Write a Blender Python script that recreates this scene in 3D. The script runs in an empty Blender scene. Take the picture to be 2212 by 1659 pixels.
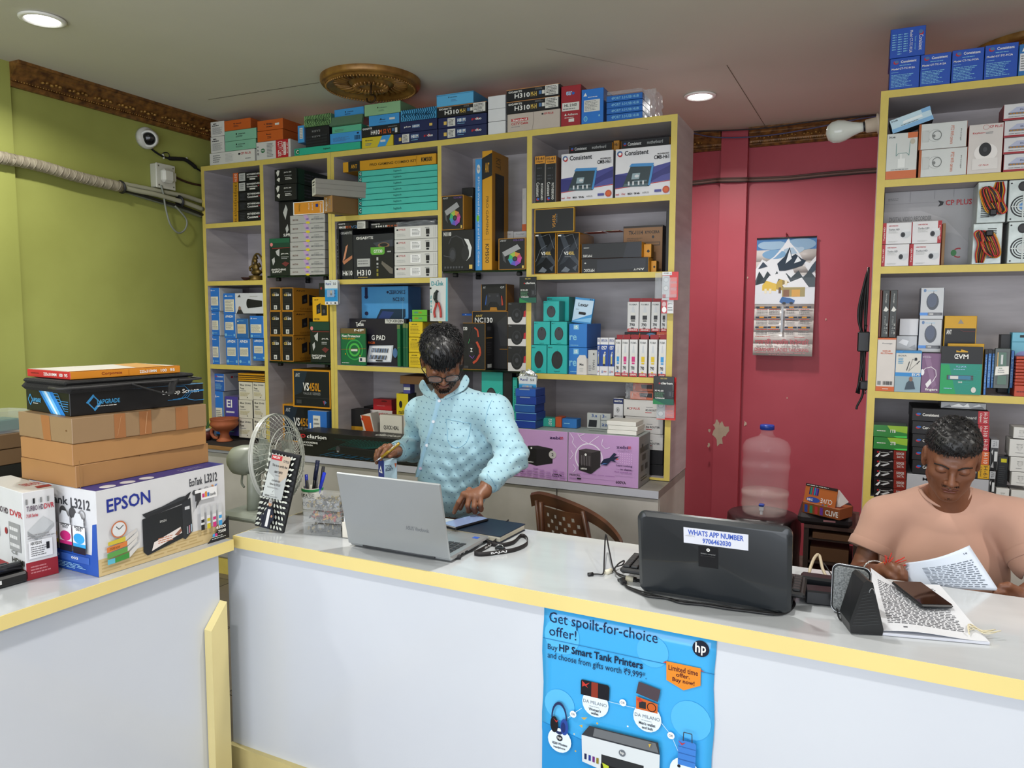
import bpy, bmesh, math, random
import numpy as np
from mathutils import Vector, Matrix
random.seed(7); rng=np.random.default_rng(5)
sc=bpy.context.scene; COL=sc.collection
# ---------------------------------------------------------------- camera
W,H=2212,1659
F=1619.0; PIT=math.radians(5.08); ROL=math.radians(.2); YAW=math.radians(-24.9); CH=1.6
_cp,_sp,_cr,_sr=math.cos(PIT),math.sin(PIT),math.cos(ROL),math.sin(ROL)
_R=np.array([[_cr,-_sr,0],[_sr,_cr,0],[0,0,1]])@np.array([[1,0,0],[0,-_sp,-_cp],[0,_cp,-_sp]])
_M=_R@np.array([[math.cos(YAW),-math.sin(YAW),0],[math.sin(YAW),math.cos(YAW),0],[0,0,1]])
cam=bpy.data.cameras.new('camera'); camo=bpy.data.objects.new('camera',cam); COL.objects.link(camo)
_r=_M.T@np.diag([1,-1,-1])
camo.matrix_world=Matrix([[*_r[0],0],[*_r[1],0],[*_r[2],CH],[0,0,0,1]])
cam.sensor_fit='HORIZONTAL'; cam.sensor_width=36; cam.lens=36*F/W; cam.clip_start=.05
sc.camera=camo
def _ray(x,y): return _M.T@np.array([(x-W/2)/F,(y-H/2)/F,1.])
def atz(x,y,z): d=_ray(x,y); return Vector(d*(z-CH)/d[2])+Vector((0,0,CH))
def aty(x,y,Y): d=_ray(x,y); return Vector(d*Y/d[1])+Vector((0,0,CH))
def atx(x,y,X): d=_ray(x,y); return Vector(d*X/d[0])+Vector((0,0,CH))
# ---------------------------------------------------------------- light
sc.view_settings.view_transform='Standard'; sc.view_settings.look='None'; sc.view_settings.exposure=0.0; sc.view_settings.gamma=1
sc.view_settings.use_curve_mapping=False
sc.cycles.use_denoising=True; sc.cycles.max_bounces=7; sc.cycles.diffuse_bounces=4; sc.cycles.glossy_bounces=3; sc.cycles.transmission_bounces=6; sc.cycles.transparent_max_bounces=8
sc.cycles.caustics_reflective=False; sc.cycles.caustics_refractive=False; sc.cycles.sample_clamp_indirect=4
w=bpy.data.worlds.new('world'); sc.world=w; w.use_nodes=True
w.node_tree.nodes['Background'].inputs[0].default_value=(.75,.85,1,1); w.node_tree.nodes['Background'].inputs[1].default_value=1.0
def area(loc,rot,sx,sy,pw,col,name='area_light',shape='RECTANGLE'):
    l=bpy.data.lights.new(name,'AREA'); l.shape=shape; l.size=sx
    if shape=='RECTANGLE': l.size_y=sy
    l.energy=pw; l.color=col; o=bpy.data.objects.new(name,l); o.location=loc; o.rotation_euler=rot; COL.objects.link(o); return o
CZ=2.848
area((-.6,-1.7,1.35),(math.radians(90),0,0),5.0,2.3,120,(.93,.96,1),'daylight_from_shop_front')
LIGHTS=[(-3.18,2.14),(-.9,2.14),(1.5,2.14),(-3.18,.1),(-.9,.1),(1.5,.1),(-.875,4.384),(1.5,4.384),(-3.1,4.6)]
for (lx,ly) in LIGHTS:
    o=area((lx,ly,CZ-.02),(0,0,0),.13,.13,20,(1,.97,.92),'downlight_lamp','DISK')
    o.data.spread=math.radians(150)
# ---------------------------------------------------------------- materials
def lin(h):
    if isinstance(h,(tuple,list)): return tuple(h)
    h=h.lstrip('#'); 
    if len(h)==3: h=''.join(c*2 for c in h)
    v=[int(h[i:i+2],16)/255 for i in (0,2,4)]
    return tuple(c/12.92 if c<=.04045 else ((c+.055)/1.055)**2.4 for c in v)
PAL=dict(w='e8e8e4',k='14151a',r='b3222b',o='c9581f',y='d9a31a',Y='e6c62c',b='2060b0',B='1b2f86',g='1d6a3c',G='6cb52c',t='2aa39a',T='45c2b4',s='3f93d2',S='7db9d8',n='1a2046',p='b58bc4',P='4b3f95',c='a77648',C='8f6a45',d='2a2c30',D='3d3f45',l='b5b7b5',L='d2d2cc',x='7d7f80',m='7fb79b',M='5a7a64',f='d77d55',q='7a4a22',v='d3b45a',z='6d1d22',i='c8cdd6',j='0c0d0f',h='4a6f9c',a='97c6e6')
_mc={}
def nt(m): return m.node_tree.nodes,m.node_tree.links
def mat(c,rough=.5,metal=0,var=.05,scale=9,bump=0,coat=0,alpha=1,trans=0,ior=1.45,sheen=0):
    key=(c,rough,metal,var,scale,bump,coat,alpha,trans,ior,sheen)
    if key in _mc: return _mc[key]
    col=lin(PAL.get(c,c) if isinstance(c,str) else c)
    m=bpy.data.materials.new('surface'); m.use_nodes=True; N,L=nt(m); b=N['Principled BSDF']
    b.inputs['Roughness'].default_value=rough; b.inputs['Metallic'].default_value=metal; b.inputs['Coat Weight'].default_value=coat
    b.inputs['Alpha'].default_value=alpha; b.inputs['Transmission Weight'].default_value=trans; b.inputs['IOR'].default_value=ior
    b.inputs['Sheen Weight'].default_value=sheen
    b.inputs['Base Color'].default_value=(*col,1)
    if var or bump:
        tc=N.new('ShaderNodeTexCoord'); nz=N.new('ShaderNodeTexNoise'); nz.inputs['Scale'].default_value=scale; nz.inputs['Detail'].default_value=3
        L.new(tc.outputs['Object'],nz.inputs['Vector'])
        if var:
            mr=N.new('ShaderNodeMapRange'); mr.inputs[3].default_value=1-var*1.6; mr.inputs[4].default_value=1+var*1.6
            L.new(nz.outputs[0],mr.inputs[0]); mx=N.new('ShaderNodeVectorMath'); mx.operation='SCALE'; mx.inputs[0].default_value=col
            L.new(mr.outputs[0],mx.inputs['Scale']); L.new(mx.outputs[0],b.inputs['Base Color'])
        if bump:
            bp=N.new('ShaderNodeBump'); bp.inputs['Strength'].default_value=bump; bp.inputs['Distance'].default_value=.01
            L.new(nz.outputs[0],bp.inputs['Height']); L.new(bp.outputs[0],b.inputs['Normal'])
    _mc[key]=m; return m
def ramp_mat(c1,c2,scale,rough=.5,stretch=(1,1,1),lo=.35,hi=.7,detail=5,bump=0,coat=0,metal=0,c3=None,wave=False):
    m=bpy.data.materials.new('surface'); m.use_nodes=True; N,L=nt(m); b=N['Principled BSDF']
    tc=N.new('ShaderNodeTexCoord'); mp=N.new('ShaderNodeMapping'); mp.inputs['Scale'].default_value=stretch
    nz=N.new('ShaderNodeTexNoise'); nz.inputs['Scale'].default_value=scale; nz.inputs['Detail'].default_value=detail
    cr=N.new('ShaderNodeValToRGB'); cr.color_ramp.elements[0].position=lo; cr.color_ramp.elements[1].position=hi
    cr.color_ramp.elements[0].color=(*lin(PAL.get(c1,c1)),1); cr.color_ramp.elements[1].color=(*lin(PAL.get(c2,c2)),1)
    L.new(tc.outputs['Object'],mp.inputs['Vector']); L.new(mp.outputs[0],nz.inputs['Vector']); L.new(nz.outputs[0],cr.inputs[0]); L.new(cr.outputs[0],b.inputs['Base Color'])
    b.inputs['Roughness'].default_value=rough; b.inputs['Coat Weight'].default_value=coat; b.inputs['Metallic'].default_value=metal
    if bump:
        bp=N.new('ShaderNodeBump'); bp.inputs['Strength'].default_value=bump; bp.inputs['Distance'].default_value=.01
        L.new(nz.outputs[0],bp.inputs['Height']); L.new(bp.outputs[0],b.inputs['Normal'])
    return m
def emis(col,s):
    m=bpy.data.materials.new('lamp_glow'); m.use_nodes=True; N,L=nt(m); b=N['Principled BSDF']
    b.inputs['Emission Color'].default_value=(*col,1); b.inputs['Emission Strength'].default_value=s; return m
# ---------------------------------------------------------------- object helpers
def props(o,label=None,cat=None,group=None,kind=None):
    if label: o['label']=label
    if cat: o['category']=cat
    if group: o['group']=group
    if kind: o['kind']=kind
    return o
def link(name,me,mats,parent=None,loc=None,rot=None,smooth=False):
    o=bpy.data.objects.new(name,me); COL.objects.link(o)
    if mats is not None:
        for m in (mats if isinstance(mats,(list,tuple)) else [mats]): me.materials.append(m)
    if parent is not None: o.parent=parent
    if loc is not None: o.location=loc
    if rot is not None: o.rotation_euler=rot if isinstance(rot,(tuple,list)) else (0,0,rot)
    if smooth:
        for p in me.polygons: p.use_smooth=True
    return o
def empty(name,loc,label,cat,group=None,rz=0):
    o=bpy.data.objects.new(name,None); COL.objects.link(o); o.empty_display_size=.05; o.location=loc; o.rotation_euler=(0,0,rz)
    return props(o,label,cat,group)
class MB:
    """collects simple solids into one mesh"""
    def __init__(s): s.v=[];s.f=[];s.m=[]
    def add(s,vs,fs,mi=0,M=None):
        b=len(s.v)
        if M is not None: vs=[M@Vector(v) for v in vs]
        s.v+= [tuple(v) for v in vs]; s.f+=[tuple(i+b for i in f) for f in fs]; s.m+= [mi]*len(fs) if not isinstance(mi,(list,tuple)) else list(mi); return s
    def box(s,x0,y0,z0,x1,y1,z1,mi=0,bev=0,M=None):
        if bev<=0:
            vs=[(x,y,z) for z in (z0,z1) for y in (y0,y1) for x in (x0,x1)]
            fs=[(0,2,3,1),(4,5,7,6),(0,1,5,4),(2,6,7,3),(0,4,6,2),(1,3,7,5)]
            return s.add(vs,fs,mi,M)   # faces: bottom top front(-y) back left right
        bev=min(bev,(x1-x0)/2.2,(y1-y0)/2.2,(z1-z0)/2.2)
        X=(x0,x1);Y=(y0,y1);Z=(z0,z1); vs=[];ix={}
        for i in (0,1):
            for j in (0,1):
                for k in (0,1):
                    sx,sy,sz=(1-2*i),(1-2*j),(1-2*k)
                    for a in range(3):
                        p=[X[i]+sx*bev,Y[j]+sy*bev,Z[k]+sz*bev]; p[a]=(X[i],Y[j],Z[k])[a]
                        ix[i,j,k,a]=len(vs); vs.append(p)
        fs=[];ms=[]
        mm=mi if isinstance(mi,(list,tuple)) else [mi]*6
        def q(a,i): # face
            o=[(0,0),(1,0),(1,1),(0,1)]; r=[]
            for (u,t) in o:
                key=[0,0,0]; key[a]=i; oth=[n for n in range(3) if n!=a]; key[oth[0]]=u; key[oth[1]]=t; r.append(ix[key[0],key[1],key[2],a])
            return r if (i==1)^(a==1) else r[::-1]
        for a,i,mm_i in ((2,0,0),(2,1,1),(1,0,2),(1,1,3),(0,0,4),(0,1,5)): fs.append(q(a,i)); ms.append(mm[mm_i])
        for a in range(3):
            o=[n for n in range(3) if n!=a]
            for u in (0,1):
                for t in (0,1):
                    k0=[0,0,0];k1=[0,0,0];k0[o[0]]=k1[o[0]]=u;k0[o[1]]=k1[o[1]]=t;k1[a]=1
                    r=[ix[(*k0,o[0])],ix[(*k0,o[1])],ix[(*k1,o[1])],ix[(*k1,o[0])]]
                    fs.append(r); ms.append(mm[{0:(4,5),1:(2,3),2:(0,1)}[o[0]][u]])
        for i in (0,1):
            for j in (0,1):
                for k in (0,1): fs.append([ix[i,j,k,0],ix[i,j,k,1],ix[i,j,k,2]]); ms.append(mm[2])
        return s.add(vs,fs,ms,M)
    def tube(s,pts,r,n=8,mi=0,cap=True,M=None,flat=1):
        pts=[Vector(p) for p in pts]; rs=r if isinstance(r,(list,tuple)) else [r]*len(pts)
        vs=[];fs=[];up=None
        for i,p in enumerate(pts):
            t=(pts[min(i+1,len(pts)-1)]-pts[max(i-1,0)]).normalized()
            if up is None:
                up=Vector((0,0,1)) if abs(t.z)<.9 else Vector((1,0,0))
            a=t.cross(up); 
            if a.length<1e-5: a=t.orthogonal()
            a.normalize(); b=a.cross(t).normalized(); up=b
            for k in range(n):
                q=2*math.pi*k/n; vs.append(p+a*math.cos(q)*rs[i]+b*math.sin(q)*rs[i]*flat)
        for i in range(len(pts)-1):
            for k in range(n): fs.append((i*n+k,i*n+(k+1)%n,(i+1)*n+(k+1)%n,(i+1)*n+k))
        if cap: fs.append(tuple(range(n))[::-1]); fs.append(tuple((len(pts)-1)*n+k for k in range(n)))
        return s.add(vs,fs,mi,M)
    def lathe(s,prof,n=24,mi=0,M=None,cap=True):
        vs=[];fs=[]
        for (r,z) in prof:
            for k in range(n): q=2*math.pi*k/n; vs.append((r*math.cos(q),r*math.sin(q),z))
        for i in range(len(prof)-1):
            for k in range(n): fs.append((i*n+k,i*n+(k+1)%n,(i+1)*n+(k+1)%n,(i+1)*n+k))
        if cap: fs.append(tuple(range(n))[::-1]); fs.append(tuple((len(prof)-1)*n+k for k in range(n)))
        return s.add(vs,fs,mi,M)
    def prism(s,poly,z0,z1,mi=0,M=None):
        n=len(poly); vs=[(x,y,z0) for x,y in poly]+[(x,y,z1) for x,y in poly]
        fs=[tuple(range(n))[::-1],tuple(range(n,2*n))]+[(k,(k+1)%n,n+(k+1)%n,n+k) for k in range(n)]
        return s.add(vs,fs,mi,M)
    def sph(s,c,r,n=12,mi=0,M=None):
        r=r if isinstance(r,(list,tuple)) else (r,r,r); prof=[(math.sin(math.pi*i/n),-math.cos(math.pi*i/n)) for i in range(1,n)]
        vs=[(0,0,-1)]; fs=[]; m=2*n
        for (a,z) in prof:
            for k in range(m): vs.append((a*math.cos(2*math.pi*k/m),a*math.sin(2*math.pi*k/m),z))
        vs.append((0,0,1)); e=len(vs)-1
        for k in range(m): fs.append((0,1+(k+1)%m,1+k)); fs.append((e,e-m+k,e-m+(k+1)%m))
        for i in range(n-2):
            for k in range(m): a=1+i*m; fs.append((a+k,a+(k+1)%m,a+m+(k+1)%m,a+m+k))
        return s.add([(c[0]+x*r[0],c[1]+y*r[1],c[2]+z*r[2]) for x,y,z in vs],fs,mi,M)
    def build(s,name,mats,parent=None,loc=None,rot=None,smooth=False):
        me=bpy.data.meshes.new(name); me.from_pydata(s.v,[],s.f)
        o=link(name,me,mats,parent,loc,rot)
        me.polygons.foreach_set('material_index',s.m)
        if smooth:
            me.polygons.foreach_set('use_smooth',[True]*len(me.polygons))
            if smooth!=True:
                try: me.set_sharp_from_angle(angle=math.radians(smooth))
                except Exception: pass
        me.update(); return o
def bez(pts,n=8):
    """Catmull-Rom through points"""
    P=[Vector(p) for p in pts]; P=[P[0]*2-P[1]]+P+[P[-1]*2-P[-2]]; out=[]
    for i in range(1,len(P)-2):
        for k in range(n):
            t=k/n; a,b,c,d=P[i-1:i+3]
            out.append(.5*((2*b)+(c-a)*t+(2*a-5*b+4*c-d)*t*t+(3*b-a-3*c+d)*t**3))
    out.append(P[-2]); return out
def RT(loc=(0,0,0),rx=0,ry=0,rz=0,s=1):
    return Matrix.Translation(loc)@Matrix.Rotation(rz,4,'Z')@Matrix.Rotation(ry,4,'Y')@Matrix.Rotation(rx,4,'X')@Matrix.Scale(s,4)
# ---------------------------------------------------------------- flat print on faces
_tc={}
def textmesh(s,bold=0):
    k=(s,bold)
    if k in _tc: return _tc[k]
    cu=bpy.data.curves.new('t','FONT'); cu.body=s; cu.resolution_u=2; cu.fill_mode='FRONT'; cu.offset=bold*.02; cu.space_line=.9
    o=bpy.data.objects.new('t',cu); COL.objects.link(o)
    bpy.context.view_layer.update()
    me=o.evaluated_get(bpy.context.evaluated_depsgraph_get()).to_mesh()
    v=np.array([p.co[:2] for p in me.vertices]) if len(me.vertices) else np.zeros((0,2)); f=[tuple(p.vertices) for p in me.polygons]
    bpy.data.objects.remove(o); bpy.data.curves.remove(cu)
    if len(v): v=(v-v.min(0))/np.maximum(np.ptp(v,axis=0),1e-6)
    _tc[k]=(v,f); return _tc[k]
def art(spec,w,h,parent,M,name='printed_markings',rough=.45,base=.0006):
    """flat print: spec in percent of a w x h face; M maps (x right, y up, z out) of the face into the parent"""
    mb=MB(); mats=[]; mi={}
    def mx(c):
        if c not in mi: mi[c]=len(mats); mats.append(mat(c,rough,0,0))
        return mi[c]
    X=lambda v: float(v)*w/100
    Yv=lambda v: float(v)*h/100
    lay=0
    for it in spec.split('|'):
        a=it.strip().split(' ')
        if not a or not a[0]: continue
        op=a[0]; z=base+lay*.00022; lay+=1
        if op=='r':
            x0,y0,x1,y1=X(a[1]),Yv(a[2]),X(a[3]),Yv(a[4]); mb.add([(x0,y0,z),(x1,y0,z),(x1,y1,z),(x0,y1,z)],[(0,1,2,3)],mx(a[5]),M)
        elif op=='e':
            cx,cy,rx,ry=X(a[1]),Yv(a[2]),X(a[3]),(Yv(a[4]) if a[4]!='=' else X(a[3])); n=20
            mb.add([(cx+rx*math.cos(2*math.pi*k/n),cy+ry*math.sin(2*math.pi*k/n),z) for k in range(n)],[tuple(range(n))],mx(a[5]),M)
        elif op=='o': # ring cx cy r thickness% c (r in width)
            cx,cy,rx,ry,t=X(a[1]),Yv(a[2]),X(a[3]),(Yv(a[4]) if a[4]!='=' else X(a[3])),float(a[5])/100; n=28; vs=[];fs=[]
            for k in range(n):
                c,s_=math.cos(2*math.pi*k/n),math.sin(2*math.pi*k/n); vs+=[(cx+rx*c,cy+ry*s_,z),(cx+rx*(1-t)*c,cy+ry*(1-t)*s_,z)]
                fs.append((2*k,(2*k+2)%(2*n),(2*k+3)%(2*n),2*k+1))
            mb.add(vs,fs,mx(a[6]),M)
        elif op=='p':
            pts=[q.split(',') for q in a[2:]]; mb.add([(X(q[0]),Yv(q[1]),z) for q in pts],[tuple(range(len(pts)))],mx(a[1]),M)
        elif op=='s': # stroke: c width(pct of w) pts
            wd=X(a[2])/2; pts=[Vector((X(q.split(',')[0]),Yv(q.split(',')[1]),z)) for q in a[3:]]
            for i in range(len(pts)-1):
                d=(pts[i+1]-pts[i]); 
                if d.length<1e-7: continue
                d.normalize(); nn=Vector((-d.y,d.x,0))*wd
                mb.add([pts[i]-nn,pts[i+1]-nn,pts[i+1]+nn,pts[i]+nn],[(0,1,2,3)],mx(a[1]),M)
        elif op=='l': # n ragged lines of small print
            x0,y0,x1,y1=X(a[1]),Yv(a[2]),X(a[3]),Yv(a[4]); n=int(a[5]); rr=random.Random(int(x0*999)+n); m_=mx(a[6])
            for k in range(n):
                yy=y1-(k+.75)*(y1-y0)/n; hh=(y1-y0)/n*.42; xx=x0; xe=x0+(x1-x0)*rr.uniform(.7,1)
                while xx<xe:
                    ww=min((x1-x0)*rr.uniform(.08,.22),xe-xx); mb.add([(xx,yy,z),(xx+ww,yy,z),(xx+ww,yy+hh,z),(xx,yy+hh,z)],[(0,1,2,3)],m_,M); xx+=ww+(x1-x0)*.025
        elif op=='q': # bar code
            x0,y0,x1,y1=X(a[1]),Yv(a[2]),X(a[3]),Yv(a[4]); rr=random.Random(3); xx=x0; m_=mx(a[5])
            while xx<x1:
                ww=(x1-x0)*rr.uniform(.02,.06); mb.add([(xx,y0,z),(xx+ww,y0,z),(xx+ww,y1,z),(xx,y1,z)],[(0,1,2,3)],m_,M); xx+=ww+(x1-x0)*rr.uniform(.02,.06)
        elif op in 'tTuUdDvVm':
            x0,y0,x1,y1=X(a[1]),Yv(a[2]),X(a[3]),Yv(a[4]); s=' '.join(a[6:]).replace('/','\n'); v,f=textmesh(s,1 if op.isupper() else 0)
            if len(v)==0: continue
            o_=op.lower()
            if o_=='t' : P=[(x0+(x1-x0)*p[0],y0+(y1-y0)*p[1],z) for p in v]
            elif o_=='u': P=[(x1-(x1-x0)*p[1],y0+(y1-y0)*p[0],z) for p in v]
            elif o_=='d': P=[(x0+(x1-x0)*p[1],y1-(y1-y0)*p[0],z) for p in v]
            elif o_=='v': P=[(x1-(x1-x0)*p[0],y1-(y1-y0)*p[1],z) for p in v]
            else: P=[(x1-(x1-x0)*p[0],y0+(y1-y0)*p[1],z) for p in v]
            mb.add(P,f,mx(a[5]),M)
    if not mb.v: return
    if parent is not None and parent.type=='MESH' and name=='printed_markings':   # the print belongs to the box's own surface
        me=parent.data; off=len(me.materials); bm=bmesh.new(); bm.from_mesh(me); vs=[bm.verts.new(v) for v in mb.v]
        for f,mi_ in zip(mb.f,mb.m):
            try: bm.faces.new([vs[i] for i in f]).material_index=off+mi_
            except ValueError: pass
        bm.to_mesh(me); bm.free()
        for m in mats: me.materials.append(m)
        return parent
    return mb.build(name,mats,parent)
def facemat(face,w,d,h):
    """matrix for a face of a box centred in x,y on its base: x right,y up,z out"""
    if face=='f': return Matrix(((1,0,0,-w/2),(0,0,-1,-d/2),(0,1,0,0),(0,0,0,1))),w,h
    if face=='r': return Matrix(((0,0,1,w/2),(1,0,0,-d/2),(0,1,0,0),(0,0,0,1))),d,h
    if face=='l': return Matrix(((0,0,-1,-w/2),(-1,0,0,d/2),(0,1,0,0),(0,0,0,1))),d,h
    if face=='t': return Matrix(((1,0,0,-w/2),(0,1,0,-d/2),(0,0,1,h),(0,0,0,1))),w,d
# ================================================================ the room
def structure(o,label=None): o['kind']='structure'; 
def wallmat(c1,c2,sc_,rough=.75): return ramp_mat(c1,c2,sc_,rough,lo=.3,hi=.75,bump=.04)
XL=-3.884; YB=5.32; XR=2.6; YFR=-1.9
green=wallmat('8b9046','a3a95a',1.3); red=wallmat('a53a48','b84f5d',1.2,.5); ceilm=ramp_mat('c2c0b2','cfccc0',.9,.8,lo=.3,hi=.8)
floorm=ramp_mat('3a3632','6d675e',14,.4)
def S(name,mb,m,**k):
    o=mb.build(name,m,**k); o['kind']='structure'; return o
fl=MB()
S('floor',MB().box(XL-.1,YFR,-.06,XR+.1,YB+.1,0),floorm)
flo=bpy.data.objects['floor']
tm=[mat('6b6257',.35,0,.12,6),mat('5d564d',.35,0,.12,6)]
tb=MB()
for i in range(13):
    for j in range(14):
        x=XL+.0+i*.5; y=YFR+j*.52
        if x+.5>XR or y+.5>YB: continue
        tb.box(x+.003,y+.003,0,x+.497,y+.517,.004,(i+j)%2)
o=tb.build('floor_tiles',tm,flo); o['kind']='stuff'
# ceiling with fine joints between boards
S('ceiling',MB().box(XL-.1,YFR,CZ,XR+.1,YB+.1,CZ+.06),ceilm)
cb=MB()
for a,b in (((0,0),(0,0)),):
    pass
cpn=bpy.data.objects['ceiling']
def ceil_line(p,q,wd=.003):
    a=atz(*p,CZ); b=atz(*q,CZ); d=(b-a).normalized(); n=Vector((-d.y,d.x,0))*wd
    cb.add([a-n,b-n,b+n,a+n],[(0,3,2,1)],0); cb.v=[(v[0],v[1],CZ-.0012) for v in cb.v]
ceil_line((450,215),(690,178)); ceil_line((1570,140),(1655,275),.002); ceil_line((1180,105),(1400,150),.001)
cb.build('joint_cracks',mat('6f6a58',.9,0,0),cpn)
S('wall_left',MB().box(XL-.1,YFR,0,XL,YB,CZ),green)
S('wall_back',MB().box(XL,YB,0,XR,YB+.1,CZ),red)
S('wall_right',MB().box(XR,YFR,0,XR+.1,YB,CZ),wallmat('cdbfae','d8ccbc',1.3))
# shop front: piers either side of the open shutter and a lintel
S('wall_front',MB().box(XL,YFR-.1,0,XL+.25,YFR,CZ).box(XR-.25,YFR-.1,0,XR,YFR,CZ).box(XL+.25,YFR-.1,2.55,XR-.25,YFR,CZ),wallmat('cdbfae','d8ccbc',1.3))
# pier on the green wall at the far left of the view
py=2.42
S('trim_1',MB().box(XL,py-1.0,0,XL+.02,py,CZ),green)
# pier in the red wall
xa=aty(1553,500,YB-.06).x; xb=aty(1610,500,YB-.06).x
S('trim_2',MB().box(xa,YB-.06,0,xb,YB,CZ),red)
chip=MB()
_cn=[0]
def chips(cx,cy,r,seed,n=14,Y=YB-.0605):
    _cn[0]+=1; Y-=.0003*_cn[0]
    rr=random.Random(seed); c=aty(cx,cy,Y); pts=[]
    for k in range(n): q=2*math.pi*k/n; R_=r*rr.uniform(.55,1.25); pts.append((c.x+R_*.75*math.cos(q),Y,c.z+R_*1.3*math.sin(q)))
    chip.add(pts,[tuple(range(n))])
chips(1553,940,.055,1); chips(1562,930,.045,2); chips(1548,918,.03,3); chips(1533,930,.012,4); chips(1531,962,.012,5); chips(1572,925,.01,6)
chip.build('bare_plaster_chips',mat('b7a591',.9,0,.1,30),bpy.data.objects['trim_2'])
chip=MB(); chips(1610,915,.014,9,9,YB-.0008); chips(1615,600,.006,11,7,YB-.0008); chips(1700,860,.006,12,7,YB-.0008); chips(1784,690,.006,12,7,YB-.0008)
chip.build('bare_plaster_chips',mat('c9b7a4',.9,0,.1,30),bpy.data.objects['wall_back'])
# cornices : profile swept along the wall, carved leaves and beads standing on it
gold=ramp_mat('4a2d16','9a6b34',30,.42,lo=.3,hi=.75,metal=.25,bump=.3)
goldb=ramp_mat('6b4a1e','b98d45',30,.4,lo=.3,hi=.75,metal=.25,bump=.3)
prof=[(0,0),(.018,0),(.018,-.0),(.03,.012),(.03,.02),(.022,.028),(.024,.04),(.045,.06),(.062,.075),(.07,.08),(.07,.088),(.085,.1),(.095,.1),(.095,.115),(0,.115)]
def cornice(name,a,b,nrm,m,mlight):
    a=Vector(a);b=Vector(b);n=Vector(nrm); d=(b-a); L_=d.length; d.normalize(); mb=MB()
    vs=[a+n*p[0]+Vector((0,0,p[1])) for p in prof]+[b+n*p[0]+Vector((0,0,p[1])) for p in prof]; k=len(prof)
    fs=[(i,i+1,k+i+1,k+i) for i in range(k-1)]+[(k-1,0,k,2*k-1),tuple(range(k)),tuple(range(k,2*k))[::-1]]
    mb.add(vs,fs); o=S(name,mb,m); lf=MB()
    t=.05; j=0
    while t<L_-.1:
        for (du,dz,rx,rz_,tw) in ((0,.0,.02,.009,.5),(.022,.004,.016,.007,-.5),(.045,-.004,.018,.008,.6),(.07,.003,.02,.008,-.6),(.092,-.002,.014,.007,.4)):
            c=a+d*(t+du)+n*.045+Vector((0,0,.052+dz)); Mx=Matrix.Translation(c)@Matrix(((d.x,0,n.x,0),(d.y,0,n.y,0),(0,1,0,0),(0,0,0,1)))@Matrix.Rotation(tw,4,'Z')
            lf.sph((0,0,0),(rx*.55,rz_,.012),4,0,Mx)
        t+=.145
    t=.02
    while t<L_-.02:
        c=a+d*t+n*.026+Vector((0,0,.03)); lf.sph(tuple(c),.0042,3); t+=.014
    q=lf.build('carved_leaves',mlight,o,smooth=True); q['kind']='stuff'; return o
cornice('trim_3',(XL,YB,2.733),(XL,py,2.733),(1,0,0),gold,goldb)
cornice('trim_4',(XL+.1,YB,2.733),(xa-.005,YB,2.733),(0,-1,0),gold,goldb)
cornice('trim_5',(xb+.005,YB,2.733),(XR,YB,2.733),(0,-1,0),gold,goldb)
# ---------------------------------------------------------------- ceiling fixtures
def downlight(lx,ly,label):
    e=empty('ceiling_downlight',(lx,ly,CZ),label,'ceiling light')
    MB().lathe([(.082,0),(.09,-.004),(.088,-.01),(.07,-.012),(.066,-.004)],28).build('trim_ring',mat('w',.4),e,smooth=True)
    MB().lathe([(.067,-.0055),(.001,-.006)],28).build('diffuser',emis((1,.98,.95),14),e)
downlight(-3.18,2.14,'round recessed downlight glowing in the ceiling corner at upper left')
downlight(-.875,4.384,'round recessed downlight glowing on the pinkish ceiling beyond the shelves')
def medallion(cx,cy,R_,label,hook=True):
    e=empty('ceiling_medallion',(cx,cy,CZ),label,'ceiling rose'); g=ramp_mat('6a471c','a67c3c',14,.38,lo=.3,hi=.75,metal=.35,bump=.15)
    pr=[(R_,0),(R_,-.022),(R_*.97,-.034),(R_*.93,-.03),(R_*.91,-.04),(R_*.87,-.044),(R_*.84,-.036),(R_*.8,-.03),(R_*.6,-.012),(R_*.42,-.02),(R_*.36,-.034),(R_*.28,-.04),(R_*.2,-.03),(R_*.14,-.02),(.001,-.018)]
    MB().lathe(pr,64,cap=False).build('plaster_disc',g,e,smooth=True)
    pt=MB(); n=32
    for k in range(n):
        q=2*math.pi*k/n
        pt.sph((0,0,0),(R_*.17,R_*.028,.013),5,0,RT((R_*.6*math.cos(q),R_*.6*math.sin(q),-.02),0,.05,q+.25))
    for k in range(24):
        q=2*math.pi*k/24; pt.sph((0,0,0),(R_*.075,R_*.034,.016),5,0,RT((R_*.3*math.cos(q),R_*.3*math.sin(q),-.036),0,0,q))
    pt.build('petals',g,e,smooth=True)['kind']='stuff'
    be=MB()
    for k in range(90):
        q=2*math.pi*k/90; be.sph((R_*.885*math.cos(q),R_*.885*math.sin(q),-.045),(.007,.007,.007),3,0)
    be.build('bead_ring',g,e,smooth=True)['kind']='stuff'
    if hook:
        hk=MB(); pts=[(0,0,-.015),(0,0,-.06)]+[(.028*math.sin(t),0,-.075-.02*(1-math.cos(t))) for t in [i*.5 for i in range(0,11)]]
        hk.tube(bez(pts,3),.005,6); hk.build('hook',mat('3b2a18',.5,.6),e,smooth=True)
c=atz(801,173,CZ); medallion(c.x,c.y,.262,'large round gold plaster ceiling rose with a fan hook above the shelf boxes')
c=atz(2225,98,CZ); medallion(c.x+.06,c.y+.05,.30,'gold plaster ceiling rose partly hidden behind blue toner boxes',False)
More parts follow.
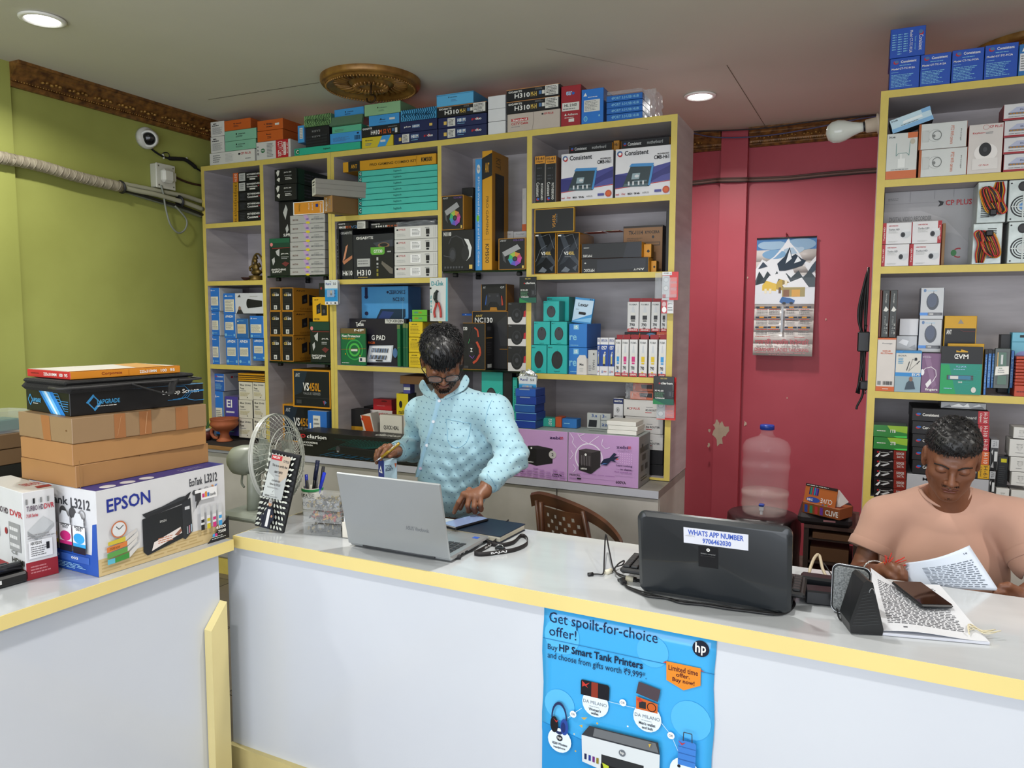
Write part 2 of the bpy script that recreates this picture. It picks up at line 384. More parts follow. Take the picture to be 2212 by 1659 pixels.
# ================================================================ shelving
YF=3.57; DEP=.36
yel=mat('cdb95e',.45,0,.06,20); lam=ramp_mat('a59fa2','c0bbbd',3,.42,stretch=(1,1,7),lo=.3,hi=.75)
lamd=ramp_mat('8a8285','aba4a6',3,.5,stretch=(1,1,5),lo=.3,hi=.75)
glassm=mat((.02,.10,.07),.06,0,0,trans=.9)
worn=MB()
def board(mb,x0,y0,z0,x1,y1,z1): mb.box(x0,y0,z0,x1,y1,z1,[0,0,1,0,0,0])
X=lambda px,py_: aty(px,py_,YF).x
V=[(-3.838,-3.811),(-3.352,-3.325),(-2.842,-2.794),(-2.103,-2.08),(-1.577,-1.549),(-.842,-.813)]
ZT=2.545; ZB=.81
unit=empty('shelf_unit',(-2.3,YF,ZB),'wide open display shelf unit with yellow edges crammed with boxed electronics','shelf unit')
def U(name,mb,mats,par=unit):
    o=mb.build(name,mats,par); o.location=-Vector(par.location); return o
for i,(a,b) in enumerate(V):
    if i==2:
        m=(a+b)/2; q=MB(); board(q,a,YF,ZB,m-.0008,YF+DEP,ZT-.03); U('upright',q,[lam,yel]); q=MB(); board(q,m+.0008,YF,ZB,b,YF+DEP,ZT-.03); U('upright',q,[lam,yel])
    else:
        q=MB(); board(q,a,YF,ZB,b,YF+DEP,ZT-.03); U('side_panel' if i in(0,5) else 'upright',q,[lam,yel])
q=MB(); board(q,V[0][0],YF,ZT-.03,-2.8185,YF+DEP,ZT); U('top_board',q,[lam,yel])
q=MB(); board(q,-2.8170,YF,ZT-.03,V[5][1],YF+DEP,ZT); U('top_board',q,[lam,yel])
q=MB().box(V[0][0],YF+DEP,ZB,V[5][1],YF+DEP+.008,ZT); U('back_panel',q,[lam])
BAYS=[(V[i][1],V[i+1][0]) for i in range(5)]
LEV={0:[2.185,1.823,1.291],2:[2.178,1.816,1.316],4:[2.180,1.820,1.312]}
for b,zs in LEV.items():
    for z in zs: q=MB(); board(q,BAYS[b][0],YF+.001,z-.028,BAYS[b][1],YF+DEP,z); U('shelf_board',q,[lam,yel])
GLZ={1:[1.847,1.325],3:[1.848,1.318]}
for b,zs in GLZ.items():
    for z in zs:
        q=MB().box(BAYS[b][0]+.001,YF+.012,z-.01,BAYS[b][1]-.001,YF+DEP-.02,z); o=U('glass_shelf',q,[glassm]); o['label']='green edged glass shelf'
        for xx in (BAYS[b][0]+.06,BAYS[b][1]-.06):
            for yy in (YF+.03,YF+DEP-.06): U('shelf_clip',MB().box(xx-.012,yy,z-.03,xx+.012,yy+.03,z-.01,bev=.004),[mat('2b2b2b',.5,.4)])
q=MB(); board(q,BAYS[4][0],YF+.001,ZB,BAYS[4][1],YF+DEP,ZB+.012); U('shelf_board',q,[lam,yel])
# base cabinet
wh=ramp_mat('8f8c86','c2beb8',2.2,.55,lo=.25,hi=.7); edg=mat('b6b8c2',.4,0,.04)
base=empty('base_cabinet',(-2.3,3.37,0),'low white laminate cabinet run under the display shelf, scuffed doors','cabinet')
U('cabinet_body',MB().box(-3.86,3.38,.1,-.813,YF+DEP,.77),[wh],base)
U('worktop',MB().box(-3.86,3.354,.77,-.813,YF+DEP,.806,[0,0,1,0,0,0]),[ramp_mat('7e7a74','9c9892',4,.5),edg],base)
U('kick_board',MB().box(-3.86,3.365,0,-.813,3.40,.1),[yel],base)
xd=[-3.86,-3.25,-2.62]+[aty(p,1000,3.38).x for p in (683,)]+[-1.97]+[aty(1203,1060,3.38).x,-.813]
xd=sorted(set(xd)); xd=[-3.86,-3.15,aty(683,1020,3.37).x,-1.95,aty(1203,1070,3.37).x,-.813]
for i in range(5): U('door',MB().box(xd[i]+.003,3.366,.11,xd[i+1]-.003,3.38,.765,bev=.002),[wh],base)
# right-hand unit
RV=[(.036,.066),(1.0,1.03)]; RLEV=[2.18,1.82,1.29]
ru=empty('shelf_unit',(.5,YF,ZB),'right hand display shelf unit with yellow edges behind the seated man','shelf unit')
for i,(a,b) in enumerate(RV): q=MB(); board(q,a,YF,0,b,YF+DEP,ZT-.03); U('side_panel',q,[lam,yel],ru)
q=MB(); board(q,RV[0][0],YF,ZT-.03,RV[1][1],YF+DEP,ZT); U('top_board',q,[lam,yel],ru)
U('back_panel',MB().box(RV[0][0],YF+DEP,0,RV[1][1],YF+DEP+.008,ZT),[lam],ru)
for z in RLEV+[.83]: q=MB(); board(q,RV[0][1],YF+.001,z-.03,RV[1][0],YF+DEP,z); U('shelf_board',q,[lam,yel],ru)
U('lower_panel',MB().box(RV[0][1],YF+.01,0,RV[1][0],YF+.03,.79),[wh],ru)
# ================================================================ counters
HC=.88
ctop=ramp_mat('b2b6ba','c4c8cb',1.5,.16,stretch=(1,4,1),lo=.3,hi=.75,coat=.3); cpan=ramp_mat('c6cbd4','d2d7de',1.0,.22,lo=.3,hi=.8,coat=.2); ybd=mat('e0cd86',.4,0,.04,5)
A=atz(504.6,1157,HC); B=atz(2212,1471,HC); Bk=atz(1100,1138.2,HC); Ek=atz(2212,1291.3,HC)
dF=(B-A).normalized(); dK=(Ek-Bk).normalized()
def onF(x): t=(x-A.x)/dF.x; return (x,A.y+dF.y*t)
def onK(x): t=(x-Bk.x)/dK.x; return (x,Bk.y+dK.y*t)
XE=1.6
mc=empty('service_counter',(-.5,2.0,0),'long white laminate counter with a yellow edged top and a poster on it','counter')
k=onK(A.x-.0)
def CT(name,mb,m,par=mc): o=mb.build(name,m,par); o.location=-Vector(par.location); return o
CT('worktop',MB().prism([(A.x,A.y+.004),(XE,onF(XE)[1]+.004),onK(XE),k],HC-.035,HC),[ctop])
ph=.04
CT('edge_band',MB().prism([(A.x-.0,A.y),onF(XE),(XE,onF(XE)[1]+.004),(A.x,A.y+.004)],HC-ph,HC-.0005),[ybd])
CT('edge_band',MB().prism([(A.x-.004,A.y),(A.x,A.y),(k[0],k[1]),(k[0]-.004,k[1])],HC-ph,HC-.0005),[ybd])
ins=.03
px0=aty(497,1400,A.y+ins).x
CT('front_panel',MB().prism([(px0,onF(px0)[1]+ins),(XE,onF(XE)[1]+ins),(XE,onF(XE)[1]+ins+.018),(px0,onF(px0)[1]+ins+.018)],.1,HC-.035),[cpan])
CT('end_panel',MB().prism([(px0,onF(px0)[1]+ins+.018),(px0+.018,onF(px0)[1]+ins+.018),(px0+.018,k[1]-.02),(px0,k[1]-.02)],0,HC-.035),[cpan])
CT('back_panel',MB().prism([(px0+.018,k[1]-.03),(XE,onK(XE)[1]-.03),(XE,onK(XE)[1]-.015),(px0+.018,k[1]-.015)],0,HC-.035),[cpan])
CT('kick_board',MB().prism([(px0-.005,onF(px0)[1]+ins-.018),(XE,onF(XE)[1]+ins-.018),(XE,onF(XE)[1]+ins),(px0-.005,onF(px0)[1]+ins)],0,.135),[mat('cdbe84',.5,0,.1,12)])
# left counter (its front faces the aisle, +x)
L0=atz(0,1332,HC); L1=atz(504.5,1165,HC); dL=(L1-L0).normalized()
def onL(y): t=(y-L0.y)/dL.y; return (L0.x+dL.x*t,y)
lc=empty('side_counter',(-2.1,1.0,0),'left counter with yellow edged white top carrying the stack of cartons','counter')
y1=L1.y; y0=-.6; WL=.72
CT('worktop',MB().prism([(onL(y0)[0]-.004,y0),(onL(y1)[0]-.004,y1-.004),(onL(y1)[0]-WL,y1-.004),(onL(y0)[0]-WL,y0)],HC-.03,HC),[ctop],lc)
CT('edge_band',MB().prism([(onL(y0)[0]-.004,y0),onL(y0),onL(y1),(onL(y1)[0]-.004,y1)],HC-.036,HC-.0005),[ybd],lc)
CT('edge_band',MB().prism([(onL(y1)[0]-WL,y1-.004),(onL(y1)[0]-.004,y1-.004),(onL(y1)[0]-.004,y1),(onL(y1)[0]-WL,y1)],HC-.036,HC-.0005),[ybd],lc)
pe=atx(474,1300,onL(1.7)[0]-ins).y
CT('front_panel',MB().prism([(onL(y0)[0]-ins,y0),(onL(pe)[0]-ins,pe),(onL(pe)[0]-ins-.018,pe),(onL(y0)[0]-ins-.018,y0)],.0,HC-.03),[cpan],lc)
CT('end_panel',MB().prism([(onL(pe)[0]-ins-.018,pe-.018),(onL(pe)[0]-ins-.018,pe),(onL(pe)[0]-WL+.03,pe),(onL(pe)[0]-WL+.03,pe-.018)],0,HC-.03),[cpan],lc)
xk=onL(1)[0]-ins
CT('kick_board',MB().prism([(xk+.018,y0),(onL(pe)[0]-ins+.018,pe-.2),(onL(pe)[0]-ins,pe-.2),(xk,y0)],0,.1),[mat('cdbe84',.5,0,.1,12)],lc)
# upright yellow board with a sloping top against the left counter
pb=atx(487,1400,xk); 
yb1=pe; xk2=onL(yb1)[0]-ins
yh=.70; 
t1=atx(482,1293,xk2); t0=atx(441,1360,xk2)
vs=[];
prof2=[(t0.y,0),(yb1,0),(yb1,t1.z),(t0.y,t0.z)]
b_=MB(); x_=xk2+.001
vs=[(x_,p[0],p[1]) for p in prof2]+[(x_+.03,p[0],p[1]) for p in prof2]

b_.add(vs,[(0,1,2,3),(7,6,5,4),(0,4,5,1),(1,5,6,2),(2,6,7,3),(3,7,4,0)])
CT('bracket_board',b_,[mat('dccd92',.4,0,.05,6)],lc)
# ================================================================ boxed goods
PL=[]   # placed boxes: X0,X1,Y0,Y1,Z0,Z1
SURF=[(V[0][0],V[5][1],ZT),(RV[0][0],RV[1][1],ZT)]+[(BAYS[b][0],BAYS[b][1],z) for b,zs in list(LEV.items())+list(GLZ.items()) for z in zs]
SURF+=[(BAYS[4][0],BAYS[4][1],ZB+.012)]+[(RV[0][1],RV[1][0],z) for z in RLEV+[.83]]
DIVS=[(a,b,ZB,ZT-.03) for a,b in V+RV]
def snap(X0,X1,Y0,Y1,Z0,tol=.03):
    c=[z for a,b,z in SURF if X0<b-.01 and X1>a+.01 and Y1>YF+.005]+[p[5] for p in PL if X0<p[1]-.01 and X1>p[0]+.01 and Y0<p[3]-.02 and Y1>p[2]+.02]
    c=[z for z in c if abs(z-Z0)<tol]
    return min(c,key=lambda z:abs(z-Z0))+.0008 if c else Z0
def solid(name,label,cat,X0,X1,Yf,d,Z0,Z1,c,fa=None,ra=None,ta=None,la=None,g=None,rz=0,rough=.45,bev=.0015,flap=None,coat=0,parent=None,tilt=0):
    w,h=X1-X0,Z1-Z0; cs=c.split() if isinstance(c,str) else list(c); cf=cs[0]; cside=cs[1] if len(cs)>1 else cf; ct=cs[2] if len(cs)>2 else cside
    ms=[mat(q,rough,0,.04,14,coat=coat) for q in (cf,cside,ct)]
    o=MB().box(-w/2,-d/2,0,w/2,d/2,h,[2,2,0,1,1,1],bev).build(name,ms)
    loc=Vector(((X0+X1)/2,Yf+d/2,Z0))
    if rz: # turn about the front left edge
        p=Vector((X0,Yf,Z0)); loc=p+Matrix.Rotation(rz,3,'Z')@(loc-p)
    o.location=loc; o.rotation_euler=(tilt,0,rz); props(o,label,cat,g)
    for f,a in (('f',fa),('r',ra),('t',ta),('l',la)):
        if a: Mf,fw,fh=facemat(f,w,d,h); art(a,fw,fh,o,Mf,'printed_markings',rough)
    if flap: # lid seam: a closed flap standing a hair proud
        MB().box(-w/2+.002,-d/2+.002,h,w/2-.002,d/2-.002,h+.0012).build('lid_flap',[ms[2]],o)
    return o
def K(name,label,x0,yb,x1,yt,ins=.02,d=.24,c='k',fa=None,ra=None,ta=None,g=None,rz=0,cat='box',fix=True,Z0=None,trim=True,**k):
    Yf=YF+ins; xm,ym=(x0+x1)/2,(yb+yt)/2
    X0,X1=aty(x0,ym,Yf).x,aty(x1,ym,Yf).x; z0=aty(xm,yb,Yf).z; z1=aty(xm,yt,Yf).z
    if Z0 is not None: z0=Z0
    elif fix: z0=snap(X0,X1,Yf,Yf+d,z0)
    if trim and Yf+d>YF and not rz:
        for a,b,za,zb in DIVS:
            if z0<zb and z1>za:
                if X0<b and X1>b and (X0>a-.02): X0=b+.001
                elif X1>a and X0<a and X1<b+.02: X1=a-.001
        for p in PL:
            if p[2]<Yf+d-.003 and p[3]>Yf+.003 and p[4]<z1-.004 and p[5]>z0+.004:
                if X0<p[1] and X0>p[0] and p[1]-X0<.022: X0=p[1]+.001
                elif X1>p[0] and X1<p[1] and X1-p[0]<.022: X1=p[0]-.001
                elif p[2]>=Yf and p[2]-Yf>.02 and X0<p[1]-.003 and X1>p[0]+.003: d=min(d,p[2]-Yf-.001)
        d=min(d,YF+DEP-.003-Yf) if (Yf>=YF and z0<ZT-.01) else d
        for p in PL:   # ceiling of stack: do not poke into a box resting above
            if p[2]<Yf+d-.003 and p[3]>Yf+.003 and X0<p[1]-.003 and X1>p[0]+.003 and 0<z1-p[4]<.02 and p[4]>z0+.01: z1=p[4]-.0008
    PL.append((X0,X1,Yf,Yf+d,z0,z1))
    return solid(name,label,cat,X0,X1,Yf,d,z0,z1-.0009,c,fa,ra,ta,None,g,rz,**k)
ORD={1:['only'],2:['upper','lower'],3:['topmost','middle','lowest']}
def ords(n):
    return ORD.get(n) or ['topmost']+[q+' from top' for q in ('second','third','fourth','fifth','sixth','seventh','eighth','ninth','tenth')][:n-2]+['lowest']
def ST(name,label,x0,x1,ys,ins=.02,d=.24,c='k',fa=None,ra=None,g=None,**k):
    """stack: ys from the top edge downwards"""
    n=len(ys)-1; od=ords(n)
    for i in range(n-1,-1,-1):
        f=fa[i] if isinstance(fa,list) else fa; j=(.0 if i==n-1 else random.uniform(-.0025,.0025))
        K(name,label.replace('@',od[i]),x0,ys[i+1],x1,ys[i],ins+j,d,c[i] if isinstance(c,list) else c,f,ra,g=g,**k)
def RW(name,label,xs,yb,yt,ins=.02,d=.24,c='k',fa=None,ra=None,g=None,od=None,**k):
    """row of boxes: xs = list of (x0,x1)"""
    n=len(xs); od=od or (['left','right'] if n==2 else ['leftmost']+[q+' from left' for q in ('second','third','fourth','fifth','sixth')][:n-2]+['rightmost'])
    for i,(a,b) in enumerate(xs):
        K(name,label.replace('@',od[i]),a,yb,b,yt,ins,d,c[i] if isinstance(c,list) else c,fa[i] if isinstance(fa,list) else fa,ra,g=g,**k)
# ---- recurring artwork
def aboard(model,tail,tc='o'): return f'r 0 93 100 100 c|T 4 68 30 84 w GIGABYTE|T 16 20 {45} 60 w {model}|T 47 20 58 60 {tc} {tail}|r 62 30 67 60 h|r 68 30 73 60 L|l 55 72 70 88 2 x|r 74 12 98 96 L|l 76 30 96 90 5 k|q 80 16 94 26 k'
navy='r 12 30 18 62 v|r 20 12 36 88 L|l 22 20 34 80 5 k|r 40 40 58 78 h|T 41 44 57 74 w ZEBRA|l 41 20 56 34 1 S|T 70 42 84 66 r PA|T 78 42 90 66 w duo'.replace('ZEBRA','H81M').replace('PA','pl')
dot='e 38 62 2 = k|T 44 55 66 68 d smartek|l 36 28 60 46 2 d'
orb='e 30 68 2 = k|l 34 62 62 74 1 k|T 36 44 54 56 k MOUSE|l 34 24 56 38 2 k'
zeb=lambda c: '|'.join(f's {c} 2 {x},0 {x+4},{20+(x*7)%13} {x-3+(x%5)},{48} {x+5},{72} {x+2+(x%3)*2},100' for x in range(3,97,6))+'|'+'|'.join(f's {c} 1.1 {x},{(x*13)%60} {x+9},{(x*13)%60+14} {x+14},{(x*13)%60+10}' for x in range(4,84,9))
# ---- on top of the shelf unit
gt='boxes heaped on top of the shelf unit'
wlab='T 20 80 45 88 k MB|l 12 66 80 78 1 k|l 14 12 90 60 8 x'
K('long_box','long white camera box lying at the top left end of the shelf unit',452.8,354,550,326,.0,.2,'L L L','T 70 62 92 80 r CP PLUS|r 65 62 69 78 k|l 8 15 26 85 4 x|l 36 15 56 85 6 l|l 80 20 96 34 1 x',g=gt)
ST('small_box','@ white box with black print at the left end of the top row',455,484,[262,294.5,327],.0,.13,'L L L',wlab,g=gt)
K('mouse_box','darker teal box second from the bottom at the left of the shelf top',486,323.5,553,302.5,.0,.2,'m M',dot,g=gt)
K('mouse_box','pale green box between orange and teal boxes on the shelf top',485,302,554,279.5,.0,.2,'m M',dot,g=gt)
K('mouse_box','orange box topmost at the left end of the shelf top',482.7,279,541.4,257.5,.0,.22,'c05d22 a3501e',dot,g=gt)
K('cable_box','grey and red video cable box with a green seal standing on the shelf top',552.5,343,627.5,303.5,.0,.24,'c9c9c6 b9b9b4','r 58 0 94 100 r|d 64 8 78 92 w CCTV Cable|r 80 14 87 86 w|d 81 18 86 82 r Standard|d 89 20 93 80 w CP PLUS|e 20 50 6 12 g|T 16 46 24 54 w HD|u 3 25 8 75 d 3+1|l 32 10 52 90 10 x',g=gt)
ST('mouse_box','@ orange box on the grey and red cable box',555.8,611,[258,281,303.5],.0,.22,'c05d22 a3501e',['e 28 62 1.5 = k|T 35 50 60 72 d Wireless|l 35 25 60 42 1 k|r 70 40 86 60 L','e 38 66 2 = k|l 40 56 60 70 1 k|l 40 22 58 46 2 k'],g=gt)
K('keyboard_box','long teal keyboard box lying under the middle heap on the shelf top',635.6,335,778.6,313,-.005,.17,'2aa98c 1f8f78','r 2 15 8 85 g|T 3 25 7 75 w C|T 45 38 56 66 d logitech',g=gt)
K('keyboard_box','black patterned box standing in the middle heap on the shelf top',660,310.5,711,273,.01,.2,'1c1e22 141518','|'.join(f'r {x} {y} {x+3.5} {y+8} #2c3036' for x in range(4,96,6) for y in range(5,60,14))+'|T 35 70 70 80 x KEYS|T 35 44 70 52 x KEYS')
K('small_box','slim upright blue box beside the black patterned box on the shelf top',643,308,660,270.5,.0,.12,'s h','r 30 22 78 85 L|l 34 26 74 80 6 x',g=gt)
K('mouse_box','green zebra striped box on the black patterned box',654,272,715,247.5,.0,.2,'7aa368 4f7350',zeb('1f3a26'),g=gt)
K('mouse_box','blue box with a barcode beneath the green flapped box on the shelf top',712.7,307,781,285,.0,.2,'s h','q 78 20 96 60 k|r 86 72 92 88 n|l 10 20 64 60 4 h|r 0 0 100 3 h',g=gt)
o=K('mouse_box','teal box with its dark green lid flap raised on the shelf top',717,285,781,270.5,.01,.18,'59b08e 3f8a6c','l 10 20 40 60 2 M',g=gt)
bx=PL[-1]; wq=bx[1]-bx[0]
MB().box(-wq/2-.008,-.015,0,wq/2+.012,.0,.05,0,.001).build('raised_flap',[mat('56755c',.6)],o,loc=(0,-.09,bx[5]-bx[4]+.0),rot=(math.radians(-14),0,0))
K('mouse_box','plain blue box on the raised green flap on the shelf top',716,257.5,786,233.5,.03,.2,'s h',dot,Z0=bx[5]+.05,g=gt)
K('graphics_card_box','yellow and blue slanted stripe box at the shelf top edge',779.8,318.5,849.3,294,.0,.22,'c9b62e b7a424','p s 50,0 76,0 94,100 66,100|r 60 42 76 62 L|e 14 70 2 = k|l 18 62 38 76 1 d|l 12 20 34 46 2 h',g=gt)
K('motherboard_box','black motherboard box with orange lettering on the yellow and blue box',781,294,863.7,270.5,.0,.24,'1a1b1f 101114','T 3 72 28 90 w GIGABYTE|T 25 15 48 60 w H410|T 48 15 78 60 o M S2 V2|r 80 30 86 58 h|l 70 70 94 86 1 x|r 88 14 94 60 L',g=gt)
K('mouse_box','blue box with a white sticker under the pale green top box',796.6,271,862.5,246.5,.0,.2,'s h','e 40 58 2 = k|l 36 44 60 60 1 d|r 68 42 86 62 L|l 34 22 60 36 1 h',g=gt)
K('mouse_box','pale green box topmost under the ceiling rose',787,246.5,865,221.5,.0,.26,'8ab489 6a906e','e 38 62 1.6 = k|l 42 52 66 66 1 M|l 40 26 58 44 2 M',g=gt)
K('monitor_part_box','lower navy box left of the big row on the shelf top',850.5,308,945,283.5,.0,.26,'1d2650 161c3c',navy,g=gt)
K('monitor_part_box','upper navy box left of the big row on the shelf top',863.7,283.5,944,259,.0,.26,'1d2650 161c3c','r 34 34 54 64 h|T 35 38 53 60 w H81M|T 12 40 30 58 w plus|r 80 36 88 60 v',g=gt)
K('mouse_box','blue zebra striped box glossy with wrap on a navy box',861,259,942.7,234,.0,.22,'4f9cc9 2f7396',zeb('173a54'),rough=.2,g=gt)
ST('monitor_part_box','@ navy box of the pair under the black board box',946.5,1051,[249,272.5,298],.0,.26,'1d2650 161c3c',navy,g=gt)
K('motherboard_box','black and gold motherboard box standing on two navy boxes',944,249,1051,225,.0,.25,'17181c 101114',aboard('H310','M-H','v'),g=gt)
K('tray_box','open blue box lid on the black and gold motherboard box',940,226,1022.8,200.5,.0,.26,'58a8d6 3a7ba5','e 34 70 1.5 = k|l 38 62 62 74 1 d|l 40 30 58 50 2 h|p 3a7ba5 0,88 100,88 100,100 94,92 6,92 0,100',g=gt)
ST('foam_box','@ white foam block between the board boxes on the shelf top',1054,1092,[206,234.5,262,289.5],.01,.2,'d6d8da c8cacc',None,g='white foam blocks on the shelf top')
K('cable_box','beige video cable box with a red label under two board boxes',1096,281,1209.6,240.5,.0,.25,'b9aea4 a2978d','r 8 56 40 72 r|T 10 58 38 70 w Standard|T 8 36 40 50 r CCTV Cable|l 8 22 26 30 1 x|T 70 76 88 86 r CP PLUS|r 66 76 69 86 d|s 8f857b .6 50,100 51,50 48,0',g=gt)
ST('motherboard_box','@ of two board boxes on the beige cable box',1094,1208.5,[187,213.5,240.5],.0,.26,'17181c 101114',aboard('H310','M-H','v'),g=gt)
K('hard_drive_box','dark red box with a blue bear emblem on the shelf top',1211,268.5,1254.7,184,.01,.14,'98242e 6f1a22','T 26 76 56 86 a ear|e 62 80 7 3.5 b|r 6 38 92 58 L|T 18 48 80 55 k HL 2160|l 10 40 84 46 1 x|p L 18,26 24,32 30,26|T 34 26 86 31 L Adhawa|r 40 10 68 18 L|l 20 19 80 23 1 L',g=gt)
K('toner_box','upright bright blue toner box with white label on the shelf top',1256,263.5,1303.6,191,.0,.15,'2f74c8 245aa0','p w 9,80 18,90 25,80|r 12 34 84 68 L|l 16 37 80 66 7 x|e 20 14 9 8 S|e 20 14 6 5.4 s|l 30 74 80 78 1 w|e 82 20 4 3 S',rough=.3,g=gt)
ST('usb_hub_box','@ blue hub box in clear wrap on the shelf top',1310,1388,[203,217,230.5,243.5,258],.0,.14,'2c66b4 244f88','T 14 28 90 72 S 4PORT 3.0 USB HUB',rough=.25,g='stack of hub boxes on the shelf top')
# crinkled clear wrapping round that stack
wrapm=mat((.75,.8,.85),.12,0,0,alpha=.2)
def wrap(label,X0,X1,Y0,Y1,Z0,Z1,seed,amp=.012,name='clear_wrapping',n=7):
    rr=random.Random(seed); bm=bmesh.new(); bmesh.ops.create_cube(bm,size=1); bmesh.ops.subdivide_edges(bm,edges=bm.edges,cuts=n,use_grid_fill=True)
    for v in bm.verts:
        v.co=Vector((X0+(v.co.x+.5)*(X1-X0),Y0+(v.co.y+.5)*(Y1-Y0),Z0+(v.co.z+.5)*(Z1-Z0)))
        if v.co.z>Z0+.004: v.co+=Vector((rr.uniform(-amp,amp),rr.uniform(-amp,amp),rr.uniform(-amp,amp)*.6))
    me=bpy.data.meshes.new(name); bm.to_mesh(me); bm.free(); me.transform(Matrix.Translation((-(X0+X1)/2,-(Y0+Y1)/2,-Z0)))
    o=link(name,me,wrapm,None,((X0+X1)/2,(Y0+Y1)/2,Z0)); return props(o,label,'plastic wrap')
bx=PL[-1]; wrap('crinkled clear plastic bulging from the hub boxes on the shelf top',bx[1]+.008,bx[1]+.06,bx[2],bx[3]+.012,ZT+.003,bx[5]+.01,4,.005)
bx=PL[-1]; wrap('clear plastic lying over the top of the hub boxes',bx[0]+.004,bx[1]-.004,bx[2]+.004,bx[3]-.01,bx[5]+.004,bx[5]+.02,14,.003)
# ---- bay 1
mbs='r 22 6 44 90 l|l 26 20 40 80 3 x|T 50 62 96 80 w MOTHERBOARD|T 50 36 88 52 w Consistent|e 92 46 2 7 r|r 60 12 80 26 L'
mbd='l 26 14 48 84 5 D|T 52 62 96 80 w MOTHERBOARD|T 52 30 90 52 w Consistent|e 94 44 2 7 r'
ST('motherboard_box','@ black board box with a coloured end in the top left cubby',503.5,564,[371,391.5,413,434.5,455,476],.03,.24,'17181a 121315',['r 0 0 19 100 c8602c|u 5 10 14 90 w H-310|'+mbs,'r 0 0 19 100 b98a22|u 5 10 14 90 k H-61|'+mbs]+['r 0 0 19 100 b98a22|u 5 10 14 90 k H-61|'+mbd]*3,g='stacked board boxes in the top left cubby')
# ---- bay 1, third row : blue toner boxes
tb1='p w 6,86 12,93 18,86|l 22 86 60 90 1 w|r 6 24 84 62 d8d3be|l 10 28 80 58 7 x|e 14 10 7 6 S|l 30 8 84 14 1 S'
apx='T 14 84 80 94 w APOLLO|r 12 34 82 66 d8d3be|l 16 38 78 62 6 x|e 16 14 9 6 S|r 82 8 94 18 S|l 30 10 76 14 1 S'.replace('APOLLO','APHDH')
gb='blue toner boxes stacked in the left column'
ST('toner_box','@ blue toner box in the left end column of the third cubby',450,474.5,[621.5,672,725,778.5],.02,.2,'2b6fc0 c9ccd0 b9bcc0',tb1,g=gb)
gq='toner boxes on the lower row of the third cubby'
RW('toner_box','@ low blue toner box on the third cubby floor',[(488,514),(515,541),(546,573)],779.5,731,.01,.16,'2b6fc0 b7bcc4 9fb4cc',apx,g=gq)
K('toner_box','blue toner box left of the aged label box in the third cubby',484,730,509,677.5,.02,.18,'2b6fc0 c9ccd0 b9bcc0',apx,g=gq)
K('toner_box','darker blue toner box with a yellowed label in the third cubby',511,730,536,688,.015,.16,'2b64a4 6f8fae 8fa6bb','l 10 86 70 92 1 S|p w 8,84 14,91 20,84|r 8 24 82 72 cfc0a0|l 14 30 76 66 5 b3a07c',g=gq)
K('toner_box','tallest blue toner box at the right of the third cubby',540,736,571,682,.0,.18,'2b6fc0 b7bcc4 b9bcc0',tb1,g=gq)
K('webcam_box','white box with a black tube gadget and a blue end in the third cubby',482.7,676.5,570,633,.03,.16,'c7cacf a9adb3','r 0 0 30 100 2b6fc0|p w 3,84 7,92 11,84|l 12 84 26 90 1 w|r 3 8 27 70 d8d3be|l 5 12 25 66 7 x|p D 36,80 41,94 44,80|p 1b1c20 62,72 96,62 96,34 62,26|e 62 49 4 22 14151a|p d 33,0 38,22 44,22 50,0|e 41 26 3 10 8a6a58|l 66 80 90 90 1 l')
# ---- bay 1, bottom
K('toner_box','small deep blue box lying on the blue toner box at the far left low cubby',461,844.5,484.5,807,.03,.22,'2b5fae a8aab2','e 20 84 5 4 r|T 28 80 92 88 w Consistent|T 10 54 92 62 w TONER|l 10 10 80 44 6 S',ra='e 30 78 5 6 r|T 38 74 90 82 k Consistent',Z0=aty(470,844.5,YF+.03).z,fix=False)
K('toner_box','larger blue toner box standing at the far left of the low cubby',456,899,482.7,845,.03,.24,'2b74c8 9ea5ad',tb1,Z0=.83,fix=False)
K('toner_box','purple and violet toner box with white lettering in the low cubby',486,902,514,856.5,.03,.18,'4a3f92 6c6690','T 14 72 56 92 w EI|l 10 56 84 66 1 w|r 30 20 64 44 L|r 40 26 54 38 k|l 12 8 86 14 1 S',Z0=.83,fix=False)
tn='T 10 78 38 88 k Blue|T 44 78 88 88 6b6b6b 2046|T 10 58 40 68 k Toner|l 10 46 60 54 1 x|l 10 20 80 42 4 b8ad7a|e 62 14 4 2 k'
for j,(a,b,sd) in enumerate(((516,546,'left'),(546,576,'right'))):
    ST('toner_box','@ cream toner box in the '+sd+' column of the low left cubby',a,b,[825,864,904,946],.0,.2,'cfcabb 2a2a2c bdb8aa',tn,g='cream toner boxes in the low left cubby',)
ST('envelope','@ yellow and black padded sleeve on the cream toner boxes',514,576,[807,812,816.5,820.5,825],.0,.2,'c28a1c 1c1c1e b8821c','r 0 0 100 30 k',g='yellow sleeves on the toner boxes',cat='envelope')
